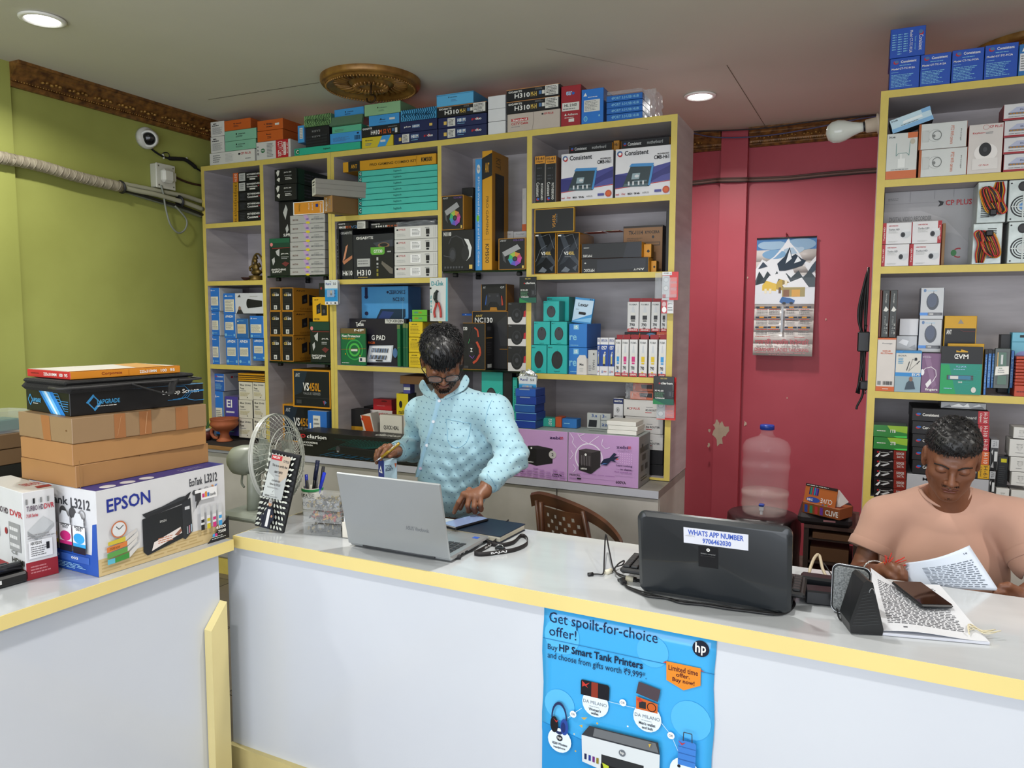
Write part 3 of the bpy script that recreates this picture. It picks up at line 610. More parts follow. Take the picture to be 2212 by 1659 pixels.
# ---- bay 2, top row
psu2='p L 8,80 16,95 24,90 20,60 14,52|p L 10,30 18,44 26,40 22,14|T 44 70 78 80 w JM-PL 500|l 46 48 82 60 1 x|l 50 26 82 44 2 w'
K('power_supply_box','dark box with pale figure hidden behind the orange box in the second bay',602.5,514,634,435,.05,.1,'17171c 121216','p l 30,70 50,92 62,78 46,50|p l 44,26 60,38 66,22 52,12|T 30 4 90 12 w SUPPLY')
K('power_supply_box','black and green power supply box with a red chip picture in the second bay',583,597,626.5,514.5,.02,.22,'16201c 131816','r 0 76 100 100 184030|r 0 88 100 100 1d5a40|s 8c2b2b 2 12,74 100,74|e 10 84 7 5 d77d7d|p l 30,66 50,72 48,52 36,56|p l 10,44 24,50 26,38 16,28|T 56 56 96 60 w JM-PL|l 58 44 96 52 2 l|p 6d3030 60,32 76,38 98,33 80,24|T 12 8 60 13 w SUPPLY|T 8 14 80 19 w SWITCHING')
gm='grey board boxes stacked in the second bay'
ST('motherboard_box','@ grey board box with a lilac stripe in the second bay',626.5,702,[463.5,482.5,502,521.5,540.7,559.9,579,597.5],.0,.26,'a9a9a6 8f8f8c','p b79bc0 38,100 50,100 60,0 50,0|T 8 36 24 56 6b5148 BIOSTAR|T 46 36 54 60 P H81|l 70 60 88 76 1 x|T 62 34 96 54 x MOTHERBOARD|e 52 6 6 16 cfc02c',g=gm)
K('adapter_box','orange box with a white border on the grey board boxes',633.7,463.5,699.6,434.5,.0,.2,'d08a28 b3741f','r 0 0 100 5 w|r 0 95 100 100 w|r 0 0 3 100 w|r 97 0 100 100 w|d 18 26 24 82 6a5a20 Finolex|d 50 30 54 86 w clip|d 62 30 66 86 w card|r 74 52 82 76 B|d 88 12 94 84 w Promate')
ST('power_supply_box','@ black power supply box high in the second bay',593,640,[364,397.5,434.5],.02,.3,'15171a 16221e',psu2,ra='l 20 20 90 80 3 D|r 5 0 24 100 1b3a2c|T 40 40 80 60 D JM-PL 500',g='black supply boxes high in the second bay')
# ---- bay 2, middle
gsf='T 32 76 66 80 x ANT|T 20 64 46 74 v GS|T 46 64 82 74 w 150|l 20 40 84 58 4 2c2c30|l 20 22 84 36 2 2c2c30|r 36 7 64 24 L|r 42 10 58 20 x'
gsr='T 8 84 40 90 k ANT|p 15151a 28,66 46,74 46,36 28,30|p 15151a 52,72 78,66 78,28 52,24|e 38 46 5 6 3a3a40|e 64 44 7 7 3a3a40|T 20 6 56 14 8a5a14 GS150'
gg='yellow speaker boxes with black ends'
for nm,a,b,ys,ra in (('left',583.5,607,[621,672,724.5,777.5],None),('right',609,634,[621,672,724.5,777.5],gsr)):
    ST('speaker_box','@ yellow speaker box in the '+nm+' hand column',a,b,ys,.015,.27,'14151a b27a22 b98227','r 0 0 100 3 b27a22|r 0 97 100 100 b27a22|r 0 0 5 100 b27a22|r 95 0 100 100 b27a22|'+gsf,ra=ra,g=gg)
K('power_supply_box','black green power supply box at the right of the speaker boxes',670,778,712,695,.03,.22,'16201c 131816','r 0 80 100 100 184030|s 8c2b2b 2 12,76 100,76|e 10 84 7 5 d77d7d|p l 22,66 42,74 40,52 28,56|p l 12,44 24,50 26,38 16,28|T 60 56 96 60 w JM-PL|l 60 44 96 52 2 l|p 6d3030 60,32 76,38 98,33 80,24|T 12 8 60 13 w SUPPLY|T 8 14 80 19 w SWITCHING')
K('speaker_box','bright yellow speaker box on the black power supply box',675,695,709,641.5,.03,.2,'d6a41e b58a18','T 12 86 40 92 k ANT|p 1c1c20 26,66 52,76 52,36 26,30|p 1c1c20 56,70 92,66 92,26 58,24|e 40 44 6 7 4a4a50|e 74 42 8 8 4a4a50|T 10 6 44 14 d GS150')
K('small_box','small dark box with a red badge behind the hanging card',689,641.5,706,611,.06,.1,'20231f 191b1a','e 30 62 12 10 a03c34')
# ---- bay 2, bottom
vsf=lambda: 'r 0 0 100 100 c98a1e|r 4 4 97 96 12161c|p 1b2a38 4,96 40,96 24,40 4,30|T 8 80 20 90 l ANT|T 28 44 44 66 w VS|T 44 44 74 66 c98a1e 450L|T 28 34 74 41 x VALUE SERIES|s D .6 4,26 97,26|p a0324a 80,20 88,20 84,8|p h 84,22 90,16 84,10|r 10 10 24 20 3a3c40'
K('power_supply_box','lower black and gold power supply box partly behind the fan',603.7,950,696,874.5,.12,.2,'c98a1e b07818 b98a1c',vsf(),Z0=.807,fix=False)
K('power_supply_box','upper black and gold power supply box leaning in the second bay',632.5,874.5,714,798.5,.02,.2,'c98a1e b07818 b98a1c',vsf())
K('toner_box','blue box with a white sticker on its side near the soundbar box',665,940,706,888,.0,.11,'2a6cc0 2f5f9a a3a8b0','r 28 10 66 88 L|l 32 14 62 84 6 x|p w 8,20 14,32 20,20|l 10 40 18 80 1 w',Z0=.807,fix=False)
# ---- bay 3, top
tk='r 1 12 4.5 88 1d5a52|T 1.6 30 4 75 w C|T 46 30 56 68 2a6e68 logitech|s 2f9f94 .4 0,4 100,4'
ST('keyboard_box','@ glossy teal keyboard box in the big stack',774,944.5,[362,375.2,388.3,401.4,414.5,427.8,441,455],.0,.17,'4fbcae 38a094',tk,g='stack of teal keyboard boxes',rough=.14)
o=K('keyboard_box','long yellow gaming keyboard box lying on the teal stack',741,362,942,340.5,-.005,.18,'c8921f a87614','r 0 0 6 100 c8921f|r 6 0 19 100 1a1a1c|T 9 30 16 70 c8921f ANT|T 30 36 80 62 5a4210 PRO GAMING COMBO KIT|T 85 30 96 72 k KM500|s a87614 .4 80,10 80,90',trim=False)
# cardboard and white carton poking out across the upright
d=solid('small_box','brown cardboard box poking out past the yellow upright','box',aty(700,460,YF-.14).x,aty(723,460,YF-.14).x+.005,YF-.14,.2,2.179,aty(711,424,YF-.14).z,'a07848 7e5c38',fa='u 16 10 44 90 L fingers|u 58 20 80 80 x 720',rz=math.radians(-16))
bz=aty(711,424,YF-.14).z
solid('long_box','long white carton lying slanted on the brown cardboard box','box',aty(674,405,YF-.17).x,aty(697,405,YF-.17).x+.012,YF-.17,.3,bz+.001,aty(685,389,YF-.17).z,'cfcfc6 8d8b84',fa='l 20 56 84 90 2 k|l 20 14 76 50 5 x',ra='s 7a7872 1 0,40 100,40|s 7a7872 1 0,70 100,70',rz=math.radians(-38))
# crumpled black bag
def bag(label,c,r,m,seed,name='plastic_bag',cat='plastic bag',amp=.35):
    rr=random.Random(seed); bm=bmesh.new(); bmesh.ops.create_icosphere(bm,subdivisions=3,radius=1)
    for v in bm.verts:
        k=1+rr.uniform(-amp,amp*.3); v.co=Vector((v.co.x*r[0]*k,v.co.y*r[1]*k,max(v.co.z,-.85)*r[2]*k))
        if v.co.z<-r[2]*.8: v.co.z=-r[2]*.8
    me=bpy.data.meshes.new(name); bm.to_mesh(me); bm.free(); me.transform(Matrix.Translation((0,0,r[2]*.8)))
    return props(link(name,me,m,None,c),label,cat)
c=aty(753,455,YF+.08); bag('crumpled black plastic bag beside the teal keyboard stack',(c.x+.02,YF+.1,2.181),(.042,.05,.04),mat('1b1f1d',.2,0,0),3)
# ---- bay 3, second
gf='board boxes in the third bay'
K('motherboard_box','black board box standing at the left with a copper chevron',733,603,762,495,.035,.07,'1b1d22 121317','T 14 90 95 95 l GIGABYTE|p c98a68 24,36 50,66 66,70 44,42|p b97a58 24,36 34,30 96,42 96,48|T 24 8 96 18 w H610',trim=False)
K('motherboard_box','thin black board box spine at the left wall of the third bay',725,603,732,494,.012,.02,'18191d','u 30 10 70 80 x AORUS')
K('motherboard_box','dark board box with white lettering behind the graphics card box',763,603,851,505,.03,.06,'20232b 15171b','T 8 89 50 95 w GIGABYTE|r 10 28 42 46 l|l 12 32 40 44 2 x|T 10 8 44 21 w H310|p 3a3f4a 50,80 98,86 98,60 60,70|e 76 74 14 6 8a6a4a|e 76 75 10 4 1a1c22|l 12 3 40 6 1 v')
K('graphics_card_box','small black graphics card box with a green title in the third bay',801,603,850,533,.005,.024,'121316 0c0d10','p 5fa83a 0,100 62,100 62,80 56,76 6,76 0,82|T 14 82 52 92 w GT730|r 26 58 34 68 l|r 26 44 34 50 l|r 26 34 34 40 x|r 26 22 34 30 8a8430|r 26 8 34 18 8a8430|p 6a655c 50,56 98,30 98,14 84,16 48,46|l 74 80 96 90 1 l')
K('motherboard_box','flat black board box with orange type lying left of the pair',726,494,795,479,.02,.25,'17181c 101114','T 4 70 26 86 w GIGABYTE|T 6 14 28 50 w H410|T 28 14 44 50 o M H|T 44 14 66 50 h V2|r 66 0 92 100 L|l 68 10 90 80 4 x',Z0=aty(755,495.5,YF+.02).z,fix=False)
K('motherboard_box','flat black board box lying right of the pair behind the recorder boxes',796,494,862,479.5,.04,.25,'17181c 101114','T 4 60 34 80 w GIGABYTE|T 20 14 60 46 w H410|T 60 14 96 46 o M H V2',Z0=aty(755,495.5,YF+.02).z,fix=False)
cp='T 10 68 26 82 r CP PLUS|r 5 68 9 80 k|l 6 22 30 48 2 l|r 38 18 62 84 f0f0f0|l 42 26 60 78 5 x|r 74 34 82 74 k|r 75 14 81 28 k|l 72 78 86 88 1 x|s l .6 92,10 92,90|s l .6 96,10 96,90'
ST('recorder_box','@ white video recorder box in the third bay',852,945,[487.5,516,544.5,573,602.5],.0,.22,'cfcfcb b3b3ae',cp,g='white recorder boxes in the third bay')
b_=PL[-1]; wrap('crinkled clear film on the recorder boxes',b_[0]+.01,b_[1]-.02,b_[2]+.01,b_[3]-.02,b_[5]+.001,b_[5]+.028,8,.006)
# ---- bay 3, third
zb='T 60 76 94 88 n ZEBRONICS|e 57 82 2.5 4 n|T 68 54 92 66 n NC2100|p 14304a 32,0 42,30 94,30 94,6 90,0|p 2a3f78 36,0 46,24 70,20 60,0|s 7fb9df .6 90,100 88,0|e 11 16 4 6 n|r 8 70 14 98 n|e 11 68 4 6 n'
K('cooler_box','second blue laptop cooler box lying beneath the upright one',777,792,889,688.5,.15,.15,'5aa6d8 2f5f92','r 6 86 16 100 n|o 44 70 16 = 8 a',Z0=1.317,fix=False)
K('cooler_box','blue laptop cooler box with a stand picture standing upright',781,688,882,618.5,.15,.14,'4c97d0 2f5f92',zb)
K('cooling_pad_box','dark violet cooling pad box with a white stand picture',755,792,878,688,.075,.035,'1c1926 17151c','T 12 84 26 92 w Techie|s w .8 14,82 22,95 30,95|r 64 90 96 99 L|T 66 92 95 98 k TCP-XIRGBN|T 40 54 64 65 w G PAD|T 34 46 46 51 o RGB|p c5ccd6 30,6 74,8 78,44 36,42|p e6e9ee 33,9 72,11 75,42 38,40|'+'|'.join(f'p {"k" if x%2 else "h"} {39+x*2.2:.1f},28 {40.3+x*2.2:.1f},28 {42+x*2.2:.1f},37 {40.7+x*2.2:.1f},37|p {"k" if x%3 else "h"} {36+x*2.2:.1f},13 {37.3+x*2.2:.1f},13 {39+x*2.2:.1f},22 {37.7+x*2.2:.1f},22' for x in range(14))+'|r 48 9 60 12 k|e 82 28 4 10 h')
K('software_case','leaning green antivirus case with a ring emblem',736,792,790,709,.03,.012,'16653a 0f4a2a','r 0 86 100 100 6b5a36|T 56 92 94 98 w NP|T 6 76 80 83 w Net Protector|T 6 70 60 74 y TOTAL SECURITY|o 56 42 34 = 14 2f9a4a|o 56 42 22 = 30 49b04a|r 42 38 68 44 L|s c06a20 .8 0,42 100,46|e 20 30 2 = y|e 78 26 2 = y|r 74 10 100 22 L|r 78 12 86 20 n|l 6 4 40 8 1 L',cat='case')
for i,(a,b) in enumerate(((858,864.5),(865,870.5),(871,876),(876.5,881.5))):
    K('software_case',['leftmost','second','third','rightmost'][i]+' green case spine beside the yellow boxes',a,792,b,[701,700,698,699][i],.04,.14,['19663c','1d6a40','15583a','1b623c'][i],'r 0 90 100 100 6b7a4a|s v 3 0,44 100,46',g='green case spines',cat='case')
ST('battery_box','@ of three bright yellow boxes left of the man',883,913,[695,728.5,762,794.5],.0,.2,'d6b822 b89a1a','l 12 20 84 74 6 9a8420|T 20 80 60 88 k LAPCARE|s k 1 8,4 70,4',g='yellow boxes left of the man')
ST('small_box','@ small lime green box on the yellow boxes',890,923,[669,682,695],.0,.12,'63b034 4b4f3a',['T 16 40 40 66 h INTEX|T 44 40 64 66 o 525','T 16 44 42 70 o INTEX|T 44 44 66 70 h 525'],g='lime green boxes')
# ---- bay 3, bottom (low things standing on the worktop behind the soundbar)
def W_(name,label,x0,yb,x1,yt,ins,d,c,fa=None,**k):   # yb ignored: stands on the worktop
    return K(name,label,x0,yb,x1,yt,ins,d,c,fa,Z0=k.pop('Z0',.807),fix=False,**k)
W_('security_box','white antivirus box with a green arc emblem',820.5,950,868.5,897,.02,.055,'cfcbc0 a8a296','T 18 62 86 74 k QUICK HEAL|l 28 52 78 58 1 x|e 50 20 40 18 8fb52a|e 50 14 34 14 3e7a1e',ra='e 40 60 10 10 v',trim=False)
W_('security_box','second white antivirus box tucked behind the first',871,950,892,896,.03,.045,'c6c2b8 9a9488','e 46 66 16 9 d|e 46 66 11 6 L|l 40 20 60 50 2 x',trim=False)
o=W_('software_case','white and orange case leaning left of the antivirus box',795,950,818,893,.02,.08,'cfc9c0 b9b3aa','p b8481c 10,100 90,92 96,0 40,0|e 12 90 8 4 r',trim=False,cat='case'); o.rotation_euler=(0,math.radians(-14),0)
for i in range(7):
    o=solid('memory_card_pack',['leftmost','second from left','third from left','fourth from left','fifth from left','sixth from left','rightmost'][i]+' of the fanned white blister cards behind the soundbar','blister card',0,.055+.004*(i%3),0,.004,0,.12,'dcd9d4 b8b4ae','r 0 0 100 22 r|e 70 60 10 6 r|T 14 56 50 68 r SD' if i>2 else 'p 2a3f8c 0,20 70,100 100,100 100,40|r 0 0 100 14 L',g='fanned white cards behind the soundbar')
    pxx=[742,749,757,768,778,786,792][i]; c=aty(pxx,925,YF+.02+i*.014); o.location=(c.x,YF-.03+i*.016,.808); o.rotation_euler=(math.radians(-6),math.radians(8+i*2.5),math.radians(-8))
W_('small_box','black box beneath the red flapped box low in the third bay',759,950,786,884,.12,.07,'1c1b1c 141415','r 0 0 100 56 b98a22|T 30 6 70 30 k W',trim=False)
W_('small_box','black carton in the shade at the back of the low third bay',786,950,806,878,.25,.09,'1d1c1d 141415',trim=False)
W_('adapter_box','white box printed in red under the red flapped box',799,950,848,886,.2,.1,'cfc9c4 a8332e','T 10 86 80 95 r HIKVISION'.replace('HIKVISION','adapter'),trim=False)
o=W_('adapter_box','red box with its hanging flap leaning back',806,886,846,862,.21,.08,'b3232c 8a1a22','e 60 82 16 8 6a1118|l 20 30 80 50 1 c06a6a',Z0=aty(820,886,YF+.2).z,trim=False)
W_('small_box','grey and yellow phone box near the man\'s elbow',857,950,882,850,.08,.09,'b7b7b3 2a2a2a','r 0 56 100 100 c9b61e|e 36 82 14 6 k|T 18 66 80 73 k maxline|r 0 44 100 56 8c8c8a|r 22 32 46 40 w|r 58 32 82 40 w',trim=False)
W_('small_box','small violet and white box above the yellow phone box',871,850,886,828,.1,.05,'4a4a92 3a3a72','r 10 36 100 62 w',Z0=aty(878,850,YF+.1).z,trim=False)
K('small_box','brown carton jutting out left of the man\'s collar',864,829,915,812,.08,.2,'8a6240 6d4c30',Z0=aty(885,829,YF+.1).z,fix=False,trim=False)
# ---- bay 4, top
hd='T 6 86 30 96 w N1100|s 3a3a3e 3 22,66 30,82 46,86 64,78 72,60|e 34 40 12 18 2a2b2f|e 34 40 8 12 3c3e44|p d8dad8 70,78 84,76 94,56 90,34 78,24 72,26 84,42 82,60|e 74 42 12 18 222326|s 55565a 1.6 6,38 28,34|r 86 4 96 14 v|'+'|'.join(f'r {8+i*9} 6 {14+i*9} 11 4a4c50' for i in range(7))
K('headset_box','black headset box with a white and black headset picture',949.5,590,1023.5,496.5,.0,.11,'141517 101012',hd,trim=True)
K('headset_box','second black headset box standing behind the blue keyboard box',998,590,1023,405,.12,.1,'17181b 101012','T 20 84 90 90 w N1100|l 20 80 60 83 1 x|r 20 62 44 70 3a3c40|r 54 62 80 70 3a3c40|r 20 48 44 56 3a3c40|r 54 48 80 56 3a3c40')
rgb='|'.join(f'p {c} 62,34 {62+26*math.cos(a):.1f},{34+23*math.sin(a):.1f} {62+26*math.cos(a+.9):.1f},{34+23*math.sin(a+.9):.1f}' for c,a in (('b84a6a',0),('c98a3a',.8),('9ab84a',1.6),('3aa86a',2.4),('3a8ab0',3.2),('5a5ab8',4.0),('8a4ab0',4.8),('c04a9a',5.6)))
cl='r 0 0 100 2 a8741e|r 0 98 100 100 a8741e|r 0 0 3 100 a8741e|r 97 0 100 100 a8741e|T 6 90 30 95 l ANT|T 56 90 92 96 6a4a8a ICE-C400|p 9a9c9e 14,56 70,80 82,66 24,42|p 4a4c4e 14,56 24,42 30,20 18,30|'+rgb+'|e 62 34 9 8 1a1b1e|e 62 34 6 5 D|r 88 4 95 12 v'
K('cooler_box','small black fan cooler box standing on the headset box',949.5,496.5,1001.5,422,.0,.1,'141517 a8741e',cl)
K('keyboard_box','tall narrow blue keyboard box standing upright in the fourth bay',1023.5,588.5,1041,343,.015,.15,'3f8fd0 2f6fa8','e 50 91 26 4 L|T 34 89.5 66 93 h hp|d 34 4 66 84 w KM160 Wired Keyboard and Mouse Combo|e 40 47 20 3 G')
K('keyboard_box','tall narrow yellow gaming keyboard box beside the blue one',1041.5,588,1063,325,.0,.2,'c8921f 9c6c1c','p 1a1a1c 0,76 0,94 100,98 100,79|T 30 82 72 90 c8921f ANT|d 40 30 64 62 5a4210 PRO GAMING|d 34 6 70 22 k KM500|s 8a6412 2 20,26 80,26',ra='r 18 8 72 82 1c1a1a|r 24 12 66 78 26231f|d 22 86 50 95 5a4210 KIT')
RW('small_box','@ little white box behind the fan cooler box',[(1084,1108.5),(1109,1137)],590,499.5,.19,.05,'c3c3c2','T 20 92 84 95 x Prestige',g='little white boxes behind the cooler')
K('adapter_box','thin white box with an orange foot at the right of the fourth bay',1128,499.5,1137,406,.2,.1,'c3bfba','r 0 0 100 16 c8602c|l 20 70 60 90 1 l',Z0=aty(1130,499.5,YF+.2).z+.001,fix=False)
K('cooler_box','small black fan cooler box at the right of the fourth bay',1077,589,1135.5,514,.02,.1,'141517 a8741e',cl)
# ---- bay 4, middle
hp_='p L 0,36 50,28 50,10 94,0 0,0|r 0 0 100 34 c9c7c6|p 1a1a1d 0,34 60,34 72,30 82,36 100,44 100,100 0,100|e 50 44 34 38 17181b|e 50 44 26 29 2a2b2f|e 50 44 20 22 1a1b1e|e 50 44 9 10 3a3b40|s 2a2b2f 4 66,72 78,92|p b3222b 88,34 100,36 100,64 90,60|T 5 92 20 95 l Fire'
ST('headphone_box','@ of three white and black headphone boxes beside the upright',1097.5,1136,[653,701,748,795.5],.0,.14,'1b1b1e c9c7c6',hp_,g='headphone boxes beside the upright')
K('headset_box','large black headset box marked with white lettering behind the orange headset box',1020,795,1097,672,.11,.12,'1a1a1c a8741e','r 0 99 100 100 a8741e|r 0 0 1.5 100 a8741e|T 10 90 30 94 v ANT|T 8 80 58 89 w NC130|p 2a2a2c 70,80 100,96 100,40 80,40|r 78 34 100 35 a8741e',trim=True)
K('headset_box','black headset box with an orange headset picture near the man\'s head',1000,795,1048.5,697,.0,.09,'17171a 1a1a1c','r 0 99 100 100 a8741e|r 0 0 100 1 a8741e|r 98.5 0 100 100 a8741e|T 2 84 20 91 w 530|s 1f1f22 7 26,70 36,88 52,92 66,84|s b5452c 6 52,90 66,84 70,70|e 40 42 24 18 121214|s b5452c 9 62,60 76,46 78,34 62,20 46,14|e 36 40 15 16 1c1c20|s 4ab06a 1.6 26,56 32,66|s 8a5ac0 1.6 30,30 44,24 52,30|T 34 38 44 46 w Z|r 4 3 26 8 3a3a3e',ra='r 20 84 70 92 3a3a3e|s a8741e 6 10,68 90,68|l 20 30 80 60 6 3a3a3e|r 24 4 80 12 l')
K('gamepad_box','black gamepad box with orange corners standing above the headset boxes',1039.5,672,1094,613.5,.12,.1,'141416 7a5018','r 0 0 100 2 a8741e|r 98 0 100 100 a8741e|r 0 0 2 100 a8741e|T 8 84 18 92 l ANT|T 76 84 92 92 l GP|p 2a2b30 28,66 72,66 84,30 76,16 62,34 38,34 24,16 16,30|e 34 56 4 = 3e4046|e 66 56 4 = 3e4046|p 2f5fb0 20,52 24,62 20,26 16,20|p b8402c 80,58 84,54 88,22 82,20|p a8741e 34,0 38,14 62,14 66,0')
K('small_box','small blue box peeking out behind the headset box',1000,695,1019,681.5,.13,.1,'3a6fc0','p w 20,30 32,76 42,30|s w 2 20,26 42,30',Z0=1.62,fix=False)
# ---- bay 4, bottom: keyboard boxes on end
K('mouse_box','teal box with a dark mouse picture behind the man\'s shoulder',1040,900,1086,803,.06,.1,'2fb0a2 1f7a70','e 46 58 26 18 2a2b2f|e 46 62 20 12 3c3e42',Z0=.95,fix=False)
W_('keyboard_box','tall black boxes end behind the man\'s shoulder',1087,950,1106,804,.06,.14,'1f2022','s 3a3b3e 3 10,70 90,74|s 3a3b3e 3 10,30 90,34')
W_('keyboard_box','tall narrow teal keyboard box end beside the black one',1107,950,1117,815,.05,.16,'2fb0a2 1f8a80','d 30 60 70 90 1f6a60 logitech')
W_('keyboard_box','wide teal keyboard box standing low behind the man',1038,950,1085,880,.0,.1,'2a9f94 1f8a80')
# ---- bay 5, top
h61='r 0 84 100 100 c98a2c|T 10 92 90 98 k H-61|T 16 86 80 90 k Chipset|d 20 50 70 76 D i ii|d 16 14 46 44 w Consistent|e 30 8 14 3.4 r|e 34 9 12 2.4 b|d 60 6 82 42 w MOTHERBOARD'
RW('motherboard_box','@ narrow black board box with an orange cap in the top right cubby',[(1155.5,1177.5),(1178.5,1201)],432,337,.015,.24,'17181a 8a6a5a','r 0 0 2 100 l|r 98 0 100 100 l|'+h61,g='narrow board boxes in the top right cubby')
cmb='p 2d2f72 0,48 40,52 100,66 100,30 0,20|p 3f4288 0,48 30,44 60,40 100,60 100,66 40,52|p 4a4d92 60,26 84,40 100,44 100,30|s b3222b 1.2 0,19 100,29|e 8 90 5 = h|e 9 88 4 = r|e 8.5 89.5 2.6 = w|T 17 85 60 95 k Consistent|T 76 82 96 85 k MOTHERBOARD|T 70 73 96 81 k CMB-H61|p 2a3a40 14,22 28,62 70,60 62,20|p 3f86c0 26,62 30,68 70,66 68,60|p 3f86c0 66,60 70,62 64,22 60,22|p 8aa0a8 32,48 46,48 44,36 30,36|p 4a6068 18,28 60,26 59,20 15,22|r 34 30 58 33 5a7078|r 24 24 27 32 c8ccd0|r 32 24 35 32 c8ccd0|r 42 24 45 32 c8ccd0|r 50 24 53 32 c8ccd0|e 40 42 4 3 c8ccd0|e 92 11 6 = b8452c|e 92 11 4 = c8602c|T 2 5 8 9 r intel|T 12 5 20 9 r Zay|T 24 5 32 9 d MKH|T 35 5 46 9 k 96|T 50 6 62 9 x ASUS|r 72 7 84 12 4a4d92'
for nm,a,b,a2,b2 in (('left',1212,1324.5,1222.5,1322),('right',1329,1449.5,1338,1446)):
    K('motherboard_box',nm+' dark box standing behind the big white board boxes',a2+3,422,b2,[311,299][nm=='right'],.19,.06,'17181b c98a2c','e 8 93 3 3 r|e 8 94 2.6 2 b|T 14 90 42 96 w Consistent|T 54 90 86 96 l motherboard',g='dark boxes behind the white board boxes')
    K('motherboard_box',nm+' big white board box with a circuit picture',a,426,b,[328,317][nm=='right'],.02,.07,'d6d6da 8a8a90',cmb,g='big white board boxes')
K('small_box','narrow orange box between the two dark boxes at the back of the top right cubby',1324.5,424,1337,303,.2,.06,'b98028','T 14 90 84 96 k H61')
# ---- bay 5, second
for nm,a,b,rz in (('left',1154,1201,0),('right',1202.5,1252,0)):
    K('power_supply_box',nm+' black and gold power supply box in shiny wrap',a,591,b,502,.02,.22,'a8741e 8a6018','r 4 2 96 98 15181c|p 3a4048 10,98 30,98 60,60 96,30 96,18 40,50|p 2b3036 10,20 40,50 96,90 96,70 40,30|T 32 46 52 54 w VS|T 52 46 78 54 v 450L|l 36 40 70 44 1 x|p 6a7078 20,6 40,18 60,10 50,4|p 4a5058 70,14 92,22 84,6|r 6 92 20 95 w|s 8a9098 1 8,30 30,60 60,70|s 8a9098 1 30,90 70,96 92,60',rough=.12,g='shiny wrapped power supply boxes')
K('power_supply_box','large yellow sided power supply box lying on the two wrapped ones',1154,502,1240.5,449,.0,.28,'b98d24 a07818','r 3 4 98 96 15171a|u 46 20 54 76 c98a1e VS450L|u 56 40 58 76 x SERIES',g=None)
K('mouse_pad_box','lower long black mouse pad box printed upside down',1256,589,1401,557,.02,.08,'202226 c98a1e','v 4 10 20 30 w MP320C|v 78 14 94 30 w ANT|p 2b2e36 24,90 60,98 96,90 96,30 24,10|e 6 70 1.4 5 l')
K('mouse_pad_box','upper long black mouse pad box printed upside down',1256,557,1386,524,.03,.08,'202226 c98a1e','v 3 10 18 26 w MP285|v 80 14 94 30 w ANT|l 4 66 16 78 1 l|p 2b2e36 70,0 100,0 100,100 76,100')
for (a,yb_,b,yt_) in ((1386,557,1407,524),(1401,589,1418,560)):
    K('carton_flap','open yellow end flap of the '+('upper' if yb_<570 else 'lower')+' mouse pad box',a,yb_-1,b,yt_+3,.06,.05,'c98a1e 8a6018','p k 40,46 60,60 84,46 60,34',Z0=PL[-1][4] if 0 else aty((a+b)/2,yb_-1,YF+.06).z+ .0,fix=False)
K('toner_box','brown cardboard toner box with black print at the back right of the second cubby',1346,589,1431,487,.16,.18,'8a6440 3a2c20','r 0 96 100 100 2a2320|T 14 82 50 90 k TK-1114|T 56 83 92 89 k KYOCERA|e 76 76 3 3 d|l 10 66 50 76 3 5a4430|r 50 58 94 66 5a4430|r 52 60 92 64 8a6440')
K('small_box','tall slim black box at the far right of the second cubby',1438,587,1447,455,.04,.2,'17181b')
K('webcam_box','white and red box with a webcam on the back of the mouse pad boxes',1262,524,1300,501,.12,.08,'c9c0bc b8452c','r 0 76 100 100 b8452c|e 48 26 30 30 1c1c1e|e 48 26 14 14 3a3a3e',Z0=1.822+.215,fix=False)
K('webcam_box','small white and orange box right of the webcam box',1305,524,1337,497,.12,.08,'c9c2be b8552c','r 0 88 100 100 b8552c|s 4a8a5a 3 10,62 50,72|r 10 10 38 36 7a2a2a|r 50 20 90 60 b8b0ac|l 52 24 88 56 3 x',Z0=1.822+.215,fix=False)
# ---- bay 5, third : mice
ms_=lambda m: f'T 5 88 26 94 1f6a66 {m}|e 50 48 28 31 1b1c20|e 50 44 24 26 26272b|r 48.5 60 51.5 72 0c0d10|T 36 5 64 11 1f6a66 logitech'
msg=lambda m: f'T 5 90 26 95 1f6a66 {m}|e 50 48 27 29 2a2c30|e 50 48 23 26 3a3c42|e 50 66 3 4 121316|T 36 4 64 9 1f6a66 logitech'
tm_='27a8a4 1d7f7c'
K('mouse_box','taller teal box behind the upper mouse box',1181,694,1229,641,.1,.12,tm_,'T 4 88 24 95 1f6a66 M90|e 60 40 20 30 2a2c30',Z0=aty(1200,694,YF+.1).z,fix=False,g='teal mouse boxes')
RW('mouse_box','@ bottom teal box with a black wired mouse picture',[(1145,1181),(1182,1225)],806,745,.0,.13,tm_,ms_('M90')+'|s k 1 50,78 52,84',g='teal mouse boxes')
RW('mouse_box','@ second row teal box with a grey mouse picture',[(1153,1188),(1190,1225)],745,694,.01,.11,tm_,msg('M171'),g='teal mouse boxes')
K('mouse_box','upper teal box with a grey mouse picture',1173.5,694,1208,650,.01,.08,tm_,msg('M171'),g='teal mouse boxes')
i5='r 26 76 54 96 S|T 32 80 48 92 w i5|T 4 30 44 52 S re|l 10 6 60 14 1 S'
for nm,a,b in (('upper',751,699),('lower',806,751)):
    if nm=='lower': K('processor_box','lower deep blue processor box beside the mouse boxes',1227,a,1268,b,.02,.22,'2a74c0 2a62b0',i5,g='blue processor boxes')
K('processor_box','upper deep blue processor box beside the mouse boxes',1227,751,1268,699,.02,.22,'2a74c0 2a62b0',i5,g='blue processor boxes')
